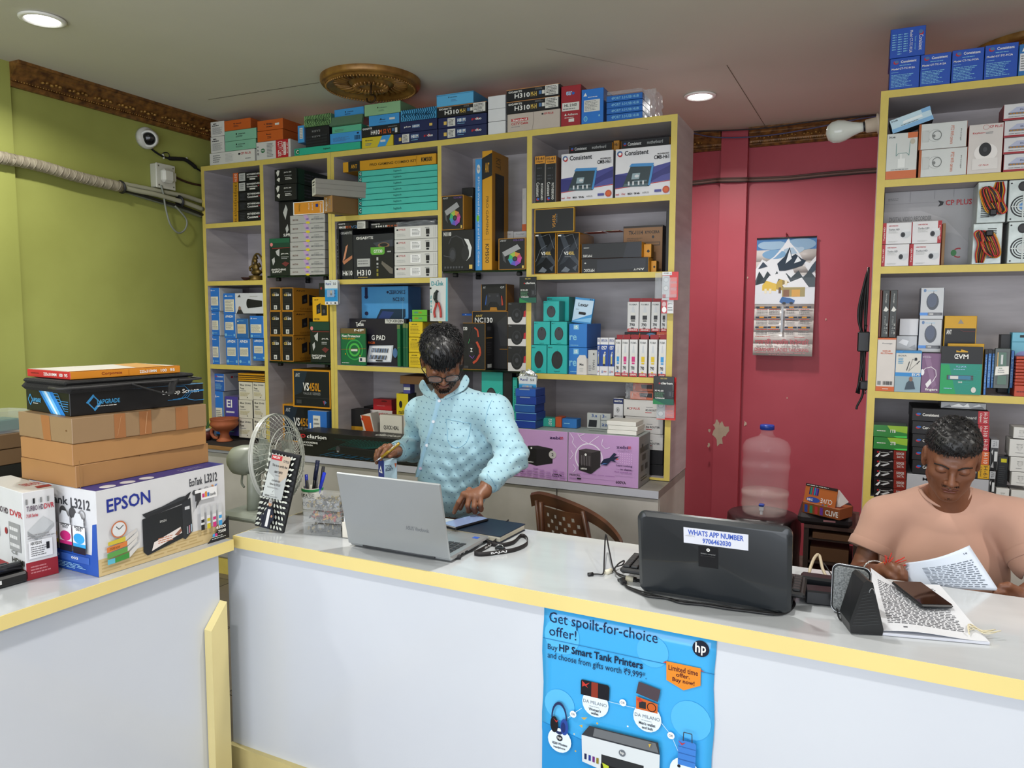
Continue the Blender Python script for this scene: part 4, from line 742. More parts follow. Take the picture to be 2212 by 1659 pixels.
o=K('flash_drive_card','pale blue flash drive card leaning on the processor boxes',1231,699,1276,643,.07,.014,'b9d2e6 3f8fc8','r 0 92 100 100 3f8fc8|r 0 0 100 6 3f8fc8|T 76 93 92 99 k 64|T 22 66 74 80 k Lexar|l 12 52 32 56 1 x|r 30 34 64 44 k|e 64 39 4 5 k|p 3f8fc8 0,6 100,40 100,6|p 7db9df 0,6 100,26 100,6',cat='card'); o.rotation_euler=(math.radians(-8),math.radians(6),0)
# small tented pack and grey pack
def tent(label,x0,yb,x1,yt,ins,c,top='r'):
    a=aty(x0,yb,YF+ins); b=aty(x1,yb,YF+ins); hgt=aty((x0+x1)/2,yt,YF+ins).z-1.313; w_=b.x-a.x; m=MB()
    vs=[(-w_/2,-.02,0),(w_/2,-.02,0),(w_/2,.02,0),(-w_/2,.02,0),(-w_*.46,-.02,hgt*.7),(w_*.46,-.02,hgt*.7),(w_*.46,.02,hgt*.7),(-w_*.46,.02,hgt*.7),(-.006,0,hgt),(.006,0,hgt)]
    m.add(vs,[(0,3,2,1),(0,1,5,4),(1,2,6,5),(2,3,7,6),(3,0,4,7)],0).add(vs,[(4,5,9,8),(6,7,8,9),(5,6,9),(7,4,8)],1)
    o=m.build('sample_pack',[mat(c,.3,0,.03),mat('c9c6c4',.3)]); o.location=((a.x+b.x)/2,YF+ins+.03,1.3125); props(o,label,'packet')
    art('T 30 40 70 50 k Max|l 30 10 70 30 3 l',w_,hgt,o,Matrix(((1,0,0,-w_/2),(0,0,-1,-.02),(0,1,0,0),(0,0,0,1))))
tent('small white tented packet in front of the processor boxes',1244,806,1266,760,-.0,'d3cfcb')
K('adapter_box','grey white pack with a slanted top beside the tented packet',1269,803,1291,756,.03,.06,'bdbdbb a5a5a3','d 50 20 70 60 k MARS|l 10 14 40 40 3 x|e 60 84 6 4 k')
ep='r 0 24 100 82 22489a|r 0 84 100 100 1c3c80|T 12 86 88 95 w EPSON|r 0 82 100 84 w|r 0 0 100 24 d8d8dc|T 16 68 84 78 w 057|e 60 58 12 5 L|e 62 58 6 3 k|r 36 28 64 50 c9c078|r 38 50 62 56 d6d8dc|e 50 28 14 3 2a2a30|T 20 6 40 14 b 6.6|T 46 8 84 13 r colour'
ep=ep.replace('r 0 84 100 100 1c3c80|T 12 86 88 95 w EPSON','r 0 84 100 100 d8d8dc|T 12 88 88 96 1c3c80 EPSON')
px=lambda c,cap='r': f'T 14 88 86 94 x PIXMA|p c3c7cc 44,84 56,84 64,68 64,64 36,64 36,68|r 30 36 70 64 L|r 30 40 70 54 {c}|r 33 34 67 38 {c}|T 22 18 66 28 k 790|r 34 11 58 14 {c}|r 4 0 96 10 b3222b|T 14 3 86 8 w GENUINE'
xb=[(1283.5,1295.5),(1296.5,1314),(1315,1327.5)]
RW('ink_bottle_box','@ blue and white ink bottle box',xb,802,729,.02,.05,'d3d4d8 a8a9ae',ep,g='blue and white ink boxes')
cols=['2f8fd0','c8307a','c8307a','d6b822','d6b822','2f8fd0']
xp=[(1328.5,1341.5),(1342.5,1358),(1359.5,1377),(1380,1398),(1401,1419.5),(1422.5,1439.5)]
for i,(a,b) in enumerate(xp):
    n=['leftmost cyan','first magenta','second magenta','first yellow','second yellow','rightmost cyan'][i]
    o=K('ink_bottle_box',n+' ink bottle box in the front row at the right',a,808,b,733,.0,.05,'d6d6d6 b0b0b0',px(cols[i]),g='ink bottle boxes in the front row')
    bb=PL[-1]; h_=bb[5]-bb[4]; w2=bb[1]-bb[0]
    MB().box(-w2/2,.0,h_,w2/2,.002,h_+.022,0).build('hang_tab',mat('8e1f28',.5),o)
K('ink_box','long dark box with orange lettering under the black ink row',1349,731,1417,717,.09,.1,'1e2228','T 10 10 60 84 o zenda|e 84 60 14 26 4a86b0',Z0=aty(1380,731,YF+.09).z,fix=False)
K('ink_box','orange and blue box end under the black ink row at the right',1418,731,1441,717,.09,.1,'c0583c','l 10 20 90 80 2 e0a08a',Z0=aty(1380,731,YF+.09).z,fix=False)
K('ink_box','plain red carton supporting the back row of ink boxes',1345,808,1440,731.5,.09,.1,'7a1c24',Z0=1.3125,fix=False)
for i,(a,b) in enumerate(((1355,1380),(1381,1405),(1406.5,1426),(1427.5,1441))):
    o=K('ink_bottle_box',['leftmost','second','third','rightmost'][i]+' tall black ink bottle box in the raised back row',a,716.5,b,651.5,.1,.06,'cfcfcf a8a8a8',px('2a2a2e'),g='black ink boxes in the raised row')
    bb=PL[-1]; h_=bb[5]-bb[4]; w2=bb[1]-bb[0]
    MB().box(-w2/2,.0,h_,w2/2,.002,h_+.018,0).build('hang_tab',mat('8e1f28',.5),o)
# ---- bay 5, bottom
YU=3.362
def up(x0,yb,x1,yt,Yf): xm=(x0+x1)/2; ym=(yb+yt)/2; return aty(x0,ym,Yf).x,aty(x1,ym,Yf).x,aty(xm,yb,Yf).z,aty(xm,yt,Yf).z
xR=aty(1380,1000,YU).x; xM=aty(1227,985,YU).x; xL_=aty(1070,980,YU).x; zt=aty(1303,939,YU).z
lb='s e6d8ee {w} 3,98 8,88 6,80 12,70|s e6d8ee {w} 14,98 20,86 30,80 38,90 44,96|s e6d8ee {w} 4,64 8,56 3,46|s e6d8ee {w} 50,92 48,80 54,72 60,76|s e6d8ee {w} 8,36 12,28 8,20|s e6d8ee {w} 20,86 16,94 24,99'
u2='o 30 52 20 = 8 e8dff0|'+lb.replace('{w}','.8')+'|p 3a3436 16,66 26,70 46,68 47,36 34,20 16,26|p 4a4446 16,66 26,70 46,68 34,62|p 282426 16,26 34,20 34,34 16,40|p 2e2a2c 34,62 47,68 47,36 34,20|'+'|'.join(f's 8a8488 .5 {20+i*2.4:.1f},56 {20+i*2.4:.1f},36' for i in range(6))+'|e 26 58 1.6 = w|T 19 28 28 32 w zebion|p 1d2440 47,42 52,52 60,56 66,66 70,64 66,58 74,60 66,52 70,48 62,50 56,40|p 4a7ac0 47,40 52,44 58,44 52,42|'+'|'.join(f'e {72+i*3.2:.1f} {66-j*4.4:.1f} .5 = e6c8ea' for i in range(7) for j in range(5))+'|r 70 54 73 56 c8503c|T 70 76 86 82 3a1f50 zebi|T 86 76 90 82 r on|T 70 40 92 45 3a1f50 Leave nothing|T 76 34 92 38 3a1f50 to chance.|T 68 28 92 32 9a6aa8 Back yourself up!|T 4 14 20 18 d PRESCRIL|l 14 19 78 21 1 9a6aa8|r 15 8 21 11 k|l 4 8 14 11 1 9a6aa8|T 70 7 84 13 k 600VA'
u1='p 232024 46,66 80,64 80,34 58,26 46,30|p 1a181b 46,66 58,60 58,26 46,30|p 2e2a2e 46,66 60,68 80,64 58,60|e 51 62 1.2 = w|T 47 32 54 35 w zebion|e 80 52 5 = b9b6b4|T 78.6 49 81.6 55 k 2|T 76 84 90 90 3a1f50 zebi|T 90 84 94 90 r on|T 22 10 40 14 3a1f50 Active UPS|T 80 8 93 14 k 600VA|'+'|'.join(f'l {i*9} {2+i%2} {i*9+8} {24-(i%3)*3} 4 a678b4' for i in range(11))
solid('power_backup_box','left lilac power backup box partly behind the man','box',xL_,xM-.002,YU,.2,.8075,zt,'bd95c6 9aa0a0 8f9896',fa=u1,ta='l 20 40 80 60 1 7a8482',g='lilac power backup boxes')
solid('power_backup_box','right lilac power backup box with a lightning ring picture','box',xM,xR,YU,.2,.8075,zt,'bd95c6 77787c 8f9896',fa=u2,ra='l 10 60 90 86 1 3a3a3c|r 30 50 60 62 4a4a4c|r 20 30 40 42 4a4a4c|r 56 30 78 42 4a4a4c|l 20 10 80 20 2 3a3a3c|e 30 80 5 4 D',ta='l 20 40 50 60 1 6a7472',g='lilac power backup boxes')
for i,(y0_,y1_) in enumerate(((941,931),(931,921),(921,911))):
    j=[0,.004,-.003][i]; z0_=zt+.0015+i*.021
    solid('slim_box',['lowest','middle','topmost'][i]+' thin white carton on the right lilac box','box',aty(1310,926,YU+.02).x+j,aty(1374,926,YU+.02).x+j,YU+.03,.13,z0_,z0_+.02,'dcdad4 c6c4be',g='thin white cartons')
rt='T 14 40 42 54 r CP PLUS|r 10 42 13 52 k|T 56 36 92 48 3a3a3a 4G ROUTER|l 58 56 76 64 1 x|r 56 26 72 29 r'
g5='router boxes in the low right cubby'
for i,(a,b,c,f) in enumerate(((1032,1001.5,'17171a','T 50 46 62 60 l ter'),(1001.5,971,'17171a','T 50 46 62 60 l ter'),(971,936.5,'c6c4c2 a8a6a4',rt),(936,901,'c6c4c2 a8a6a4',rt),(900.5,864,'cdcbc8 a8a6a4',rt))):
    K('router_box',['lowest black','second lowest black','middle white','second from top white','topmost white'][i]+' router box in the low right cubby',1350 if i<4 else 1347,a,1432,b,.05,.2,c,f,g=g5)
for i,(a,b) in enumerate(((863,845.5),(845,827))):
    K('extension_box',['lower','upper'][i]+' orange box in torn clear film on the router boxes',1361+6*i,a,1411,b,.05,.1,'c4694a a3543a','p 2a2428 40,80 96,84 96,30 44,34|s l 2 8,20 12,80',g='orange boxes on the routers')
b_=PL[-1]; wrap('torn clear film around the orange boxes',b_[0]-.03,b_[1]-.03,b_[2]-.012,b_[3]-.02,PL[-2][4]+.004,b_[5]-.004,12,.007)
K('small_box','black carton holding up the fingerprint reader box',1318,1000,1345,902,.08,.12,'16201e',Z0=.823,fix=False)
K('fingerprint_reader_box','slim white and navy box with a fingerprint picture',1325,901,1346,860,.06,.1,'cfcfd2 a9a9ad','r 0 72 100 98 1d2a5c|T 10 80 90 90 w MANTRA|e 46 42 18 13 x|e 46 42 14 10 cfcfd2|e 46 42 9 7 x|T 12 6 94 14 x MFS110',Z0=None)
# clearance card display and small cartons on the lilac boxes
def on_ups(name,label,x0,yb,x1,yt,Y,d,c,fa=None,zb=None,**k):
    a,b,_,z1=up(x0,yb,x1,yt,Y); return solid(name,label,'box',a,b,Y,d,zb or zt+.0015,z1,c,fa=fa,**k)
on_ups('charger_card','grey card display with blue figures leaning behind the white cartons',1268,930,1318,893,YU+.16,.02,'a9adac','T 20 74 44 94 2a4a8a 3.a|T 66 74 84 94 2a4a8a 3-|p 1c2026 6,10 10,56 44,56 42,10|r 60 56 100 60 6a7072|T 64 20 88 36 2a4a8a 22|r 58 10 60 90 6a7072')
ST2=[('pale teal',1164,1199,903,'35a392 2a8274','d 60 10 80 90 w EASY'),('orange',1199.5,1213,901,'b5502c 9a4424',None),('mid blue',1214,1246,905,'2d6cb0 265a94','l 14 40 60 60 1 S')]
for nm,a,b,t_,c,f in ST2: on_ups('small_box',nm+' small box lying behind on the left lilac box',a,928,b,t_,YU+.12,.06,c,f)
zc_=zt+.0015; n5=5
for i in range(5):
    j=[0,.004,-.003,.003,0][i]; hh=.0385
    solid('slim_box',['lowest','fourth from top','middle','second from top','topmost'][i]+' deep blue box in the stack by the man\'s arm','box',aty(1113,900,YU+.02).x+j,aty(1157,900,YU+.02).x+j,YU+.02,.12,zc_,zc_+hh,['1c3c92','1c3c92','24559a','1c3c92','2554a8'][i]+' 1a3276',fa='r 0 90 100 97 S' if i<3 else 'r 20 86 70 98 8a9ab0',g='deep blue boxes by the arm'); zc_+=hh+.001
# ---- soundbar box on the worktop
Yc=3.362; xa_=aty(645,957,Yc).x; xb_=aty(925,985,Yc).x; zs=aty(770,946,Yc).z; 
mesh='|'.join(f's 1b5f5a .14 {24+i*2.3:.1f},{30+i*1.6:.1f} {46+i*2.9:.1f},{86}' for i in range(0,16))+'|'+'|'.join(f's 14443f .14 {30+i*3:.1f},{80-i*3} {88},{84-i*3}' for i in range(0,8))+'|'+'|'.join(f's 1a5f86 .2 {18+i*4},6 {30+i*4},{26-i%3*3}' for i in range(14))
solid('soundbar_box','long black soundbar box with a grille picture lying on the low cabinet','box',xa_,xb_,Yc,.17,.8075,aty(645,932,Yc).z+.004,'121214 17181a 1f2022',fa=mesh+'|p 1e1f22 33,22 98,4 98,40 33,56|p 121316 35,26 98,8 98,34 35,50|e 33 38 1.6 14 3a3a3e|e 33 30 .8 3 8a8a8a|T 8 74 24 90 w clarion|e 4.6 82 2.4 8 r|e 5 82 1.2 4 k|l 8 68 20 71 1 x|T 4 52 17 60 w 2.0 SOUNDBAR|T 4 40 13 48 w JIM CASA',ta='T 56 30 74 70 L clarion|p r 76,60 80,60 78,72')
# ---- brass idol, bowls, pot, cloth
br=ramp_mat('3a3018','8a7038',40,.4,lo=.35,hi=.7,metal=.6)
c=aty(556,606,YF+.07); e=empty('brass_idol',(c.x-.025,YF+.09,1.824),'small brass deity figurine standing in the dark second cubby','figurine')
m=MB().lathe([(.05,0),(.055,.006),(.045,.015),(.048,.03),(.03,.035)],16); m.build('plinth',br,e,smooth=True)
m=MB().sph((0,0,.055),(.04,.022,.022),8).sph((0,-.004,.085),(.026,.018,.03),8).sph((0,-.006,.125),(.014,.013,.016),8).lathe([(.014,.138),(.011,.15),(.003,.165)],10)
m.tube(bez([(-.02,0,.1),(-.042,-.01,.085),(-.03,-.02,.065)],4),.008,6).tube(bez([(.02,0,.1),(.042,-.01,.09),(.036,-.02,.11)],4),.008,6); m.build('figure',br,e,smooth=True)
m=MB().tube(bez([(-.03,.012,.05),(-.045,.012,.1),(-.03,.012,.15),(0,.012,.172),(.03,.012,.15),(.045,.012,.1),(.03,.012,.05)],5),.006,6); m.build('halo',br,e,smooth=True)
c=aty(531,606,YF+.05); e=props(MB().lathe([(.02,0),(.03,.006),(.042,.018),(.044,.022),(.04,.021),(.028,.01),(.001,.007)],20).build('oil_lamp',mat('3a1f18',.6,0,.1,30),None,(c.x,YF+.07,1.824),smooth=True),'small dark clay oil lamp beside the figurine','lamp bowl')
clay=ramp_mat('8a4426','b0633c',9,.7,lo=.3,hi=.7,bump=.1)
c=atz(491,951,.812); e=empty('clay_burner',(c.x+.015,c.y-.035,.8135),'terracotta incense burner with a loop handle on the low cabinet','clay pot')
MB().lathe([(.048,0),(.05,.006),(.034,.02),(.026,.045),(.03,.06),(.06,.078),(.084,.1),(.086,.118),(.08,.125),(.086,.14),(.088,.146),(.08,.146),(.07,.12),(.04,.09),(.001,.085)],26).build('bowl',clay,e,smooth=True)
MB().tube(bez([(-.03,-.02,.07),(-.065,-.03,.078),(-.078,-.032,.05),(-.06,-.028,.024),(-.035,-.02,.02)],6),.011,8).build('handle',clay,e,smooth=True)
MB().lathe([(.068,.118),(.001,.121)],20).build('ash',mat('1c1614',.95),e)
e=empty('offering_bowl',(-3.765,3.47,.814),'small dark red bowl holding a green leaf behind the clay pot','bowl')
MB().lathe([(.03,0),(.05,.03),(.055,.06),(.048,.058),(.03,.02),(.001,.015)],18).build('bowl',mat('5a2a26',.4),e,smooth=True)
MB().lathe([(.03,.055),(.036,.07),(.03,.074),(.001,.07)],14).build('white_dish',mat('c9c9c6',.4),e,smooth=True)
m=MB()
for q in range(4):
    a_=q*1.6+.3; m.add([(0,0,.06),(.03*math.cos(a_)-.006,.03*math.sin(a_),.1),(.045*math.cos(a_),.045*math.sin(a_),.125),(.03*math.cos(a_)+.006,.03*math.sin(a_)+.006,.1)],[(0,1,2,3)])
m.build('leaf_sprig',mat('2f5a2a',.6),e)
# dark cloth with a plank edge under the left cubbies
bx=aty(446,965,3.352).x; bx2=aty(540,960,3.352).x
o=MB().box(-3.84,3.35,.8068,bx2,YF-.003,.813,0,.002).build('cloth_cover',mat('2c2624',.9,0,.2,30)); props(o,'dark stained cloth spread on the low cabinet under the clay pot','cloth')
o=MB().box(-3.84,3.335,.79,bx2,3.3495,.813,0,.002).build('wood_strip',ramp_mat('7a5632','a07848',6,.6,stretch=(1,1,12))); props(o,'thin raw wood strip along the edge of the low cabinet','plank')
# ---- right-hand unit, top
RT_='e 20 86 9 6 r|e 22 88 7 5 h|T 36 83 88 91 w Consistent|l 32 73 80 78 1 S|T 6 62 84 68 w Model CT-TC-912A|l 6 52 36 56 1 S|l 6 6 80 48 9 S'
gt2='toner boxes on top of the right unit'
for nm,a,b,y0_,y1_ in (('leftmost',1922,1986.5,186,123.5),('second from left',1988,2054,180,115),('third from left',2056,2125,172,105),('fourth from left',2127,2199,163,94)):
    K('toner_box',nm+' blue toner box in the lower row on the right unit',a,y0_,b,y1_,.0,.22,'2450b0 1c3c86',RT_,g=gt2)
K('toner_box','blue and white toner box cut by the right edge of the view',2201,154,2262,92,.0,.22,'2f6fae 255a8e','r 4 14 96 70 d8dade|l 8 18 90 66 6 x|p w 10,76 18,92 26,76')
K('toner_box','blue toner box turned on its side above the leftmost one',1923,123.5,1999,58.5,.0,.22,'2450b0 1c3c86','e 88 76 6 8 r|e 86 80 6 7 h|d 82 18 93 70 w Consistent|d 70 20 75 66 S laser toner|d 56 12 64 88 w Model CT-TC-912A|d 6 10 50 80 S iiiiiiii/iiiiiiiii/iiiiiii',g=gt2)
# ---- right unit, first shelf
o=K('router_box','white extender box with an orange foot under the tilted light blue box',1911,377,1981,287,.0,.1,'cbcfcc b5b8b5','r 0 0 100 18 c66a3c|r 68 88 100 100 c66a3c|T 6 90 28 94 d D-Link|s 5a8a84 1.5 32,78 32,50 40,56 66,56 74,50 76,80|s d9dcd9 8 48,54 48,30|r 38 24 62 44 dfe2df|e 84 80 8 6 b8b0a0|l 16 19 80 22 1 x')
bb=PL[-1]
for nm,y0_,y1_ in (('lower',371,320.5),('upper',320.5,264)):
    K('webcam_box',nm+' white box with a robot camera drawing in outline',1985,y0_,2089,y1_,.0,.12,'cdd1cf a85a2c','r 0 0 5 100 a85a2c|o 34 52 14 = 4 8a8e8c|r 7 28 22 74 b9bdbb|p c3c7c5 8,28 20,32 22,66 8,74|o 38 52 10 18 14 6a6e6c|e 32 50 3 6 7a7e7c|d 66 14 73 84 c8602c PTZ WiFi camera|d 86 24 89 70 d Prestige',g='white robot camera boxes')
K('webcam_box','white upright camera box with a black lens picture on the first shelf',2091,368,2166,267,.0,.12,'cfcac6 8a3a34','T 60 91 96 96 r CP PLUS|o 50 93 9 5 10 r|T 12 80 48 84 r Ezykam|l 50 79 74 84 2 x|e 52 42 34 18 e2dfdc|e 50 48 18 14 1c1d20|e 50 48 6 5 3a3c40|r 14 8 88 30 d8d5d2|T 34 15 62 18 r CP PLUS')
sw='r 0 0 100 12 9a2430|p aeb4cc 14,46 36,78 98,78 90,46|r 14 34 92 46 6a6d7a|'+'|'.join(f'r {17+i*9} 36 {23+i*9} 43 b07a28' for i in range(8))+'|T 46 56 72 66 4a5270 D-Link|l 14 16 90 24 1 x'
for i,(y0_,y1_) in enumerate(((365,331),(331,295),(295,258),(258,222))):
    K('network_switch_box',['lowest','second lowest','third lowest','topmost'][i]+' of four white network switch boxes at the right edge',2168,y0_,2246,y1_,.0,.12,'cfd0d2 8a2c34',sw,g='network switch boxes')
X0=aty(1917,270,YF+.0).x; X1=aty(2007,270,YF).x
tiltb=solid('router_box','light blue router box lying tilted across the white boxes','box',X0+.003,X1+.004,YF+.01,.1,aty(1923,286,YF+.01).z+.0,aty(1916,257,YF+.01).z,'bcd6e2 2c3a44',fa='r 0 0 100 30 7fb0d8|r 78 72 100 100 7fb0d8|T 4 78 20 90 k D-Link|p e2ecee 28,44 32,62 76,64 78,44|l 24 32 70 40 1 k')
tiltb.rotation_euler=(0,math.radians(-17),0); tiltb.location.z+=.016; tiltb.location.x+=.016
# ---- right unit, second shelf
K('recorder_box','big grey video recorder box standing at the back of the second shelf',1908,576,2111,410,.15,.1,'a5a5a7 8d8d90','r 0 84 100 84.4 8d8d8f|p b2b2b4 0,74 40,74 66,62 100,20 100,0 0,0|T 66 79 93 86 r CP PLUS|p k 58,78 60,82 58,86 64,84 63,80|T 6 61 52 67 x DIGITAL VIDEO RECORDER|l 4 88 18 92 2 x|o 82 18 6 = 26 b03038|e 77 18 3 4 3a8a4a|r 84 12 90 24 b2b2b4|s 8d8d8f .3 28,100 28,86|s 8d8d8f .3 54,100 54,88|s 8d8d8f .3 74,100 74,90')
cmf=lambda side: ('r 0 0 12 100 a8202a|u 3 16 8 80 w Turbo HD|' if side=='l' else 'r 87 0 100 100 a8202a|d 91 16 96 80 w Turbo HD|')+'T 20 82 52 88 r HIKVISION|l 20 50 56 64 3 l|T 20 64 58 72 x Turbo HD|e 80 46 16 20 c4c8cc|r 66 56 92 66 d8dadd|e 70 42 8 12 3a3e44|e 70 42 5 8 1c1e22|l 20 8 54 14 2 l'
for nm,a,y0_,b,y1_,sd in (('lower left',1901,574,1964,527.5,'l'),('lower right',1965,573,2031,526,'l'),('upper left',1907,527.5,1969.5,480.5,'l'),('upper right',1970,526,2034,477,'r')):
    K('webcam_box',nm+' white and red dome camera box in front of the grey recorder box',a,y0_,b,y1_,.0,.085,'d6d6d8 a8202a',cmf(sd),g='white and red dome camera boxes')
# power supplies with cable bundles
def psu(label,x0,yb,x1,yt,seed,rear=False,ins=.0):
    X0,X1,z0,z1=aty(x0,(yb+yt)/2,YF+ins).x,aty(x1,(yb+yt)/2,YF+ins).x,aty((x0+x1)/2,yb,YF+ins).z,aty((x0+x1)/2,yt,YF+ins).z
    z0=snap(X0,X1,YF+ins,YF+ins+.14,z0,.04); PL.append((X0,X1,YF+ins,YF+ins+.14,z0,z1)); w_,h_=X1-X0,z1-z0-.001
    e=empty('power_supply',((X0+X1)/2,YF+ins,z0),label,'power supply','bare power supplies')
    MB().box(-w_/2,0,0,w_/2,.14,h_,bev=.002).build('metal_case',[ramp_mat('aab4b2','c2cac8',20,.35,metal=.3)],e)
    Mf=Matrix(((1,0,0,-w_/2),(0,0,-1,0),(0,1,0,0),(0,0,0,1)))
    rr=random.Random(seed)
    if not rear:
        yy0=.12 if seed%2 else .14; m=MB()
        xo=.14 if seed%2 else .5
        for i in range(18): m.box(-w_/2+w_*xo,-.0012,h_*(.14+i*.042),-w_/2+w_*(xo+.3),0,h_*(.16+i*.042))
        m.build('vent_slots',mat('k',.6),e)['kind']='stuff'
        top=Vector((w_*.12,-.006,h_*.97)); 
        sg=1 if seed%2 else -1
        for k,cc in enumerate(['d6a31e','c9581f','k','b3222b','d6a31e','3a2a28','c98a2c','k','c9581f','2a3a6a','d6a31e','b3222b']):
            a_=(k-5.5)*.0035; b_=rr.uniform(-.003,.003); dy=-.006-.0045*(k%4)
            pts=[(w_*.22+a_*.6,dy*.4,h_*.97),(w_*.2+a_,dy,h_*.75),(w_*.16+a_,dy-.008,h_*.5),(w_*.3+a_,dy-.01,h_*.27+b_),(w_*.2+a_*.5,dy-.014,h_*.2),(-w_*.02+a_,dy-.016,h_*.4+a_),(-w_*.26+a_,dy-.014,h_*.74),(-w_*.2+a_*.4,dy-.016,h_*.84+b_),(-w_*.06+a_,dy-.018,h_*.7),(w_*.08+a_,dy-.018,h_*.46)]
            if sg<0: pts=[(-x,y,h_-z) for x,y,z in pts]
            MB().tube(bez(pts,4),.0026,6).build('wire',mat(cc,.35),e,smooth=True)
        MB().box(-w_*.12,-.05,h_*(.14 if seed%2 else .66),w_*.14,-.012,h_*(.3 if seed%2 else .8),bev=.004).build('connector',mat('k',.4),e)
    else:
        art('e 46 84 17 12 k|e 46 84 12 8 2a2a2c|'+'|'.join(f'o 48 36 {r_} = 12 k' for r_ in (40,31,22))+f'|e 48 36 13 = {"5a8ac0" if seed==5 else "b9bcbe"}|s c2cac8 5 48,70 48,2|s c2cac8 4 10,36 90,36|e 8 92 3 2 k|e 10 6 3 2 k'+('|r 78 66 100 92 d05a5a' if seed==5 else ''),w_,h_,e,Mf)
    if not rear or seed!=5:
        wrap_o=wrap('x',-w_/2-.004,w_/2+.004,-.05,-.046,h_*.02,h_*.98,seed,.004,n=5); 
        bpy.data.objects.remove(wrap_o)
psu('lower bare power supply with a knotted wire bundle in bright wrap',2100.5,571,2164,482,2)
psu('upper bare power supply with orange and yellow wires folded down its vents',2111,482,2174,391.5,1)
psu('lower power supply fan end at the right edge of the second shelf',2177,569,2245,478,6,True)
psu('upper power supply fan end with a blue hub at the right edge',2178,478,2247,387,5,True)
K('small_box','brown carton edge behind the dome camera boxes',2034,573,2041,482,.05,.04,'a07a4c')
# ---- right unit, third shelf
for nm,a,b,c in (('leftmost rust sided',1895,1904,'6a2c1c'),('left grey',1905,1920.5,'3c4040'),('right grey',1921.5,1937.5,'3c4040')):
    K('router_box',nm+' tall box standing on the white orange box',a,729,b,626,.01,.12,c+' 4a3028','' if c=='6a2c1c' else 'd 40 72 62 92 L Prestige|p L 20,56 50,66 90,58 60,54|d 36 8 60 44 8a8e8c Mifi 4G|d 66 6 84 30 L 21.6',Z0=aty(1915,729,YF).z+.001,fix=False)
K('router_box','tall white box with an orange foot at the left of the third shelf',1892,833,1934,729.5,.0,.12,'d0cac5 b5afaa','r 0 0 100 9 c8602c|r 0 97 100 100 c8602c|T 26 88 80 91 x Prestige|T 28 74 72 77 o WHITE USB|T 18 70 86 73 o 4G LTE Router|r 8 12 26 19 x|q 38 12 88 19 k|l 36 3 70 6 1 w',g=None)
K('small_box','silver wrapped box under the plain white cube',1936,762,1981,725,.09,.1,'b4b7ba a0a2a6','p e8eaec 10,60 30,80 60,70 50,40|p 8a8e92 60,30 90,50 96,20',Z0=aty(1960,762,YF+.09).z,fix=False,rough=.15)
K('small_box','plain white cube on the silver wrapped box',1943,725,1984,688,.09,.1,'d2d4d8 b5b0ac',None,Z0=aty(1960,762,YF+.09).z+aty(1960,725,YF+.09).z-aty(1960,762,YF+.09).z+.001,fix=False)
hpm='e 18 91 6 5 h|l 28 88 80 92 1 S|e 52 56 26 27 232c3a|e 50 60 20 22 33405a|s k 1.4 54,80 55,90|r 0 12 34 21 2f7fd0|r 34 12 96 21 3a3c44|T 38 14 58 19 w 1000|l 60 14 90 19 1 x'
for nm,y0_,y1_,sh in (('lower',833,761,0),('upper',761,690,0)):
    pass
K('mouse_box','lower clear fronted mouse box standing behind the purple pack',1984,761,2034,690,.08,.1,'b9bcbf 2a3a50',hpm,rough=.2,Z0=aty(2008,761,YF+.08).z,fix=False,g='clear fronted mouse boxes')
K('mouse_box','upper clear fronted mouse box topmost on the third shelf',1988,690,2039,621,.08,.1,'b9bcbf 2a3a50',hpm,rough=.2,Z0=aty(2008,690,YF+.08).z+.001,fix=False,g='clear fronted mouse boxes')
K('small_box','plain carton holding up the mouse boxes on the third shelf',1982,833,2034,762,.08,.1,'8f8c8a',Z0=1.2908,fix=False)
K('small_box','plain carton holding up the silver wrapped box on the third shelf',1936,833,1981,763,.09,.09,'8f8c8a',Z0=1.2908,fix=False)
K('microphone_box','white and blue box with a lapel microphone picture',1932,834,1990,757,.0,.06,'cfcdc6 3a84bc','r 0 0 100 38 8fa8b4|r 0 38 100 47 2f86c8|T 66 39 96 46 w BY-M1|r 0 94 100 100 2f7fb8|s k 3 44,52 54,74|s k 1 52,50 66,80 78,76|s k 3 82,68 92,76|s k 1 54,52 86,72|e 78 80 5 4 k|l 10 68 36 84 4 4a9ac8|T 10 86 42 90 x BOYA|p 3a4a58 40,6 46,22 58,30 72,26 80,8|e 62 32 7 6 8a6a58|p 2f86c8 12,100 30,100 24,94 14,94')
K('adapter_box','purple pack with a white adapter cable and rounded lettering',1989,835,2032.5,763,.005,.06,'7a5a7c 6a4a6c','p 8a6c8c 10,96 40,96 80,20 60,10|s e8e6ea 3 4,50 20,62 50,66 74,58 78,44 60,28|e 6 52 10 8 e8e6ea|p e8e6ea 24,22 48,36 56,26 34,12|T 24 4 88 12 w fingers|l 4 88 60 94 1 b9a9bb')
K('case_fan_box','yellow and black box with a rainbow fan picture on the third shelf',2035,835,2107,682,.08,.06,'c99a1a a87f14','r 3 0 97 84 161618|p 8a857c 50,96 42,90 60,90|T 8 76 24 82 w ANT|'+'|'.join(f'p {c} 50,40 {50+32*math.cos(a):.1f},{40+17*math.sin(a):.1f} {50+32*math.cos(a+.9):.1f},{40+17*math.sin(a+.9):.1f}' for c,a in (('b85a8a',0),('c96a9a',.8),('c95a5a',1.5),('b8b03a',2.3),('4aa86a',3.1),('3a8a90',3.9),('6a7ab8',4.7),('9a7ac0',5.4)))+'|e 50 40 9 5 18181a|T 46 39 54 42 l ANT|s 7a3030 1 50,82 60,80 96,80')
K('solid_state_drive_box','yellow cased box edge just behind the green drive card',2045,840,2124,742,.035,.02,'c99a1a a87f14')
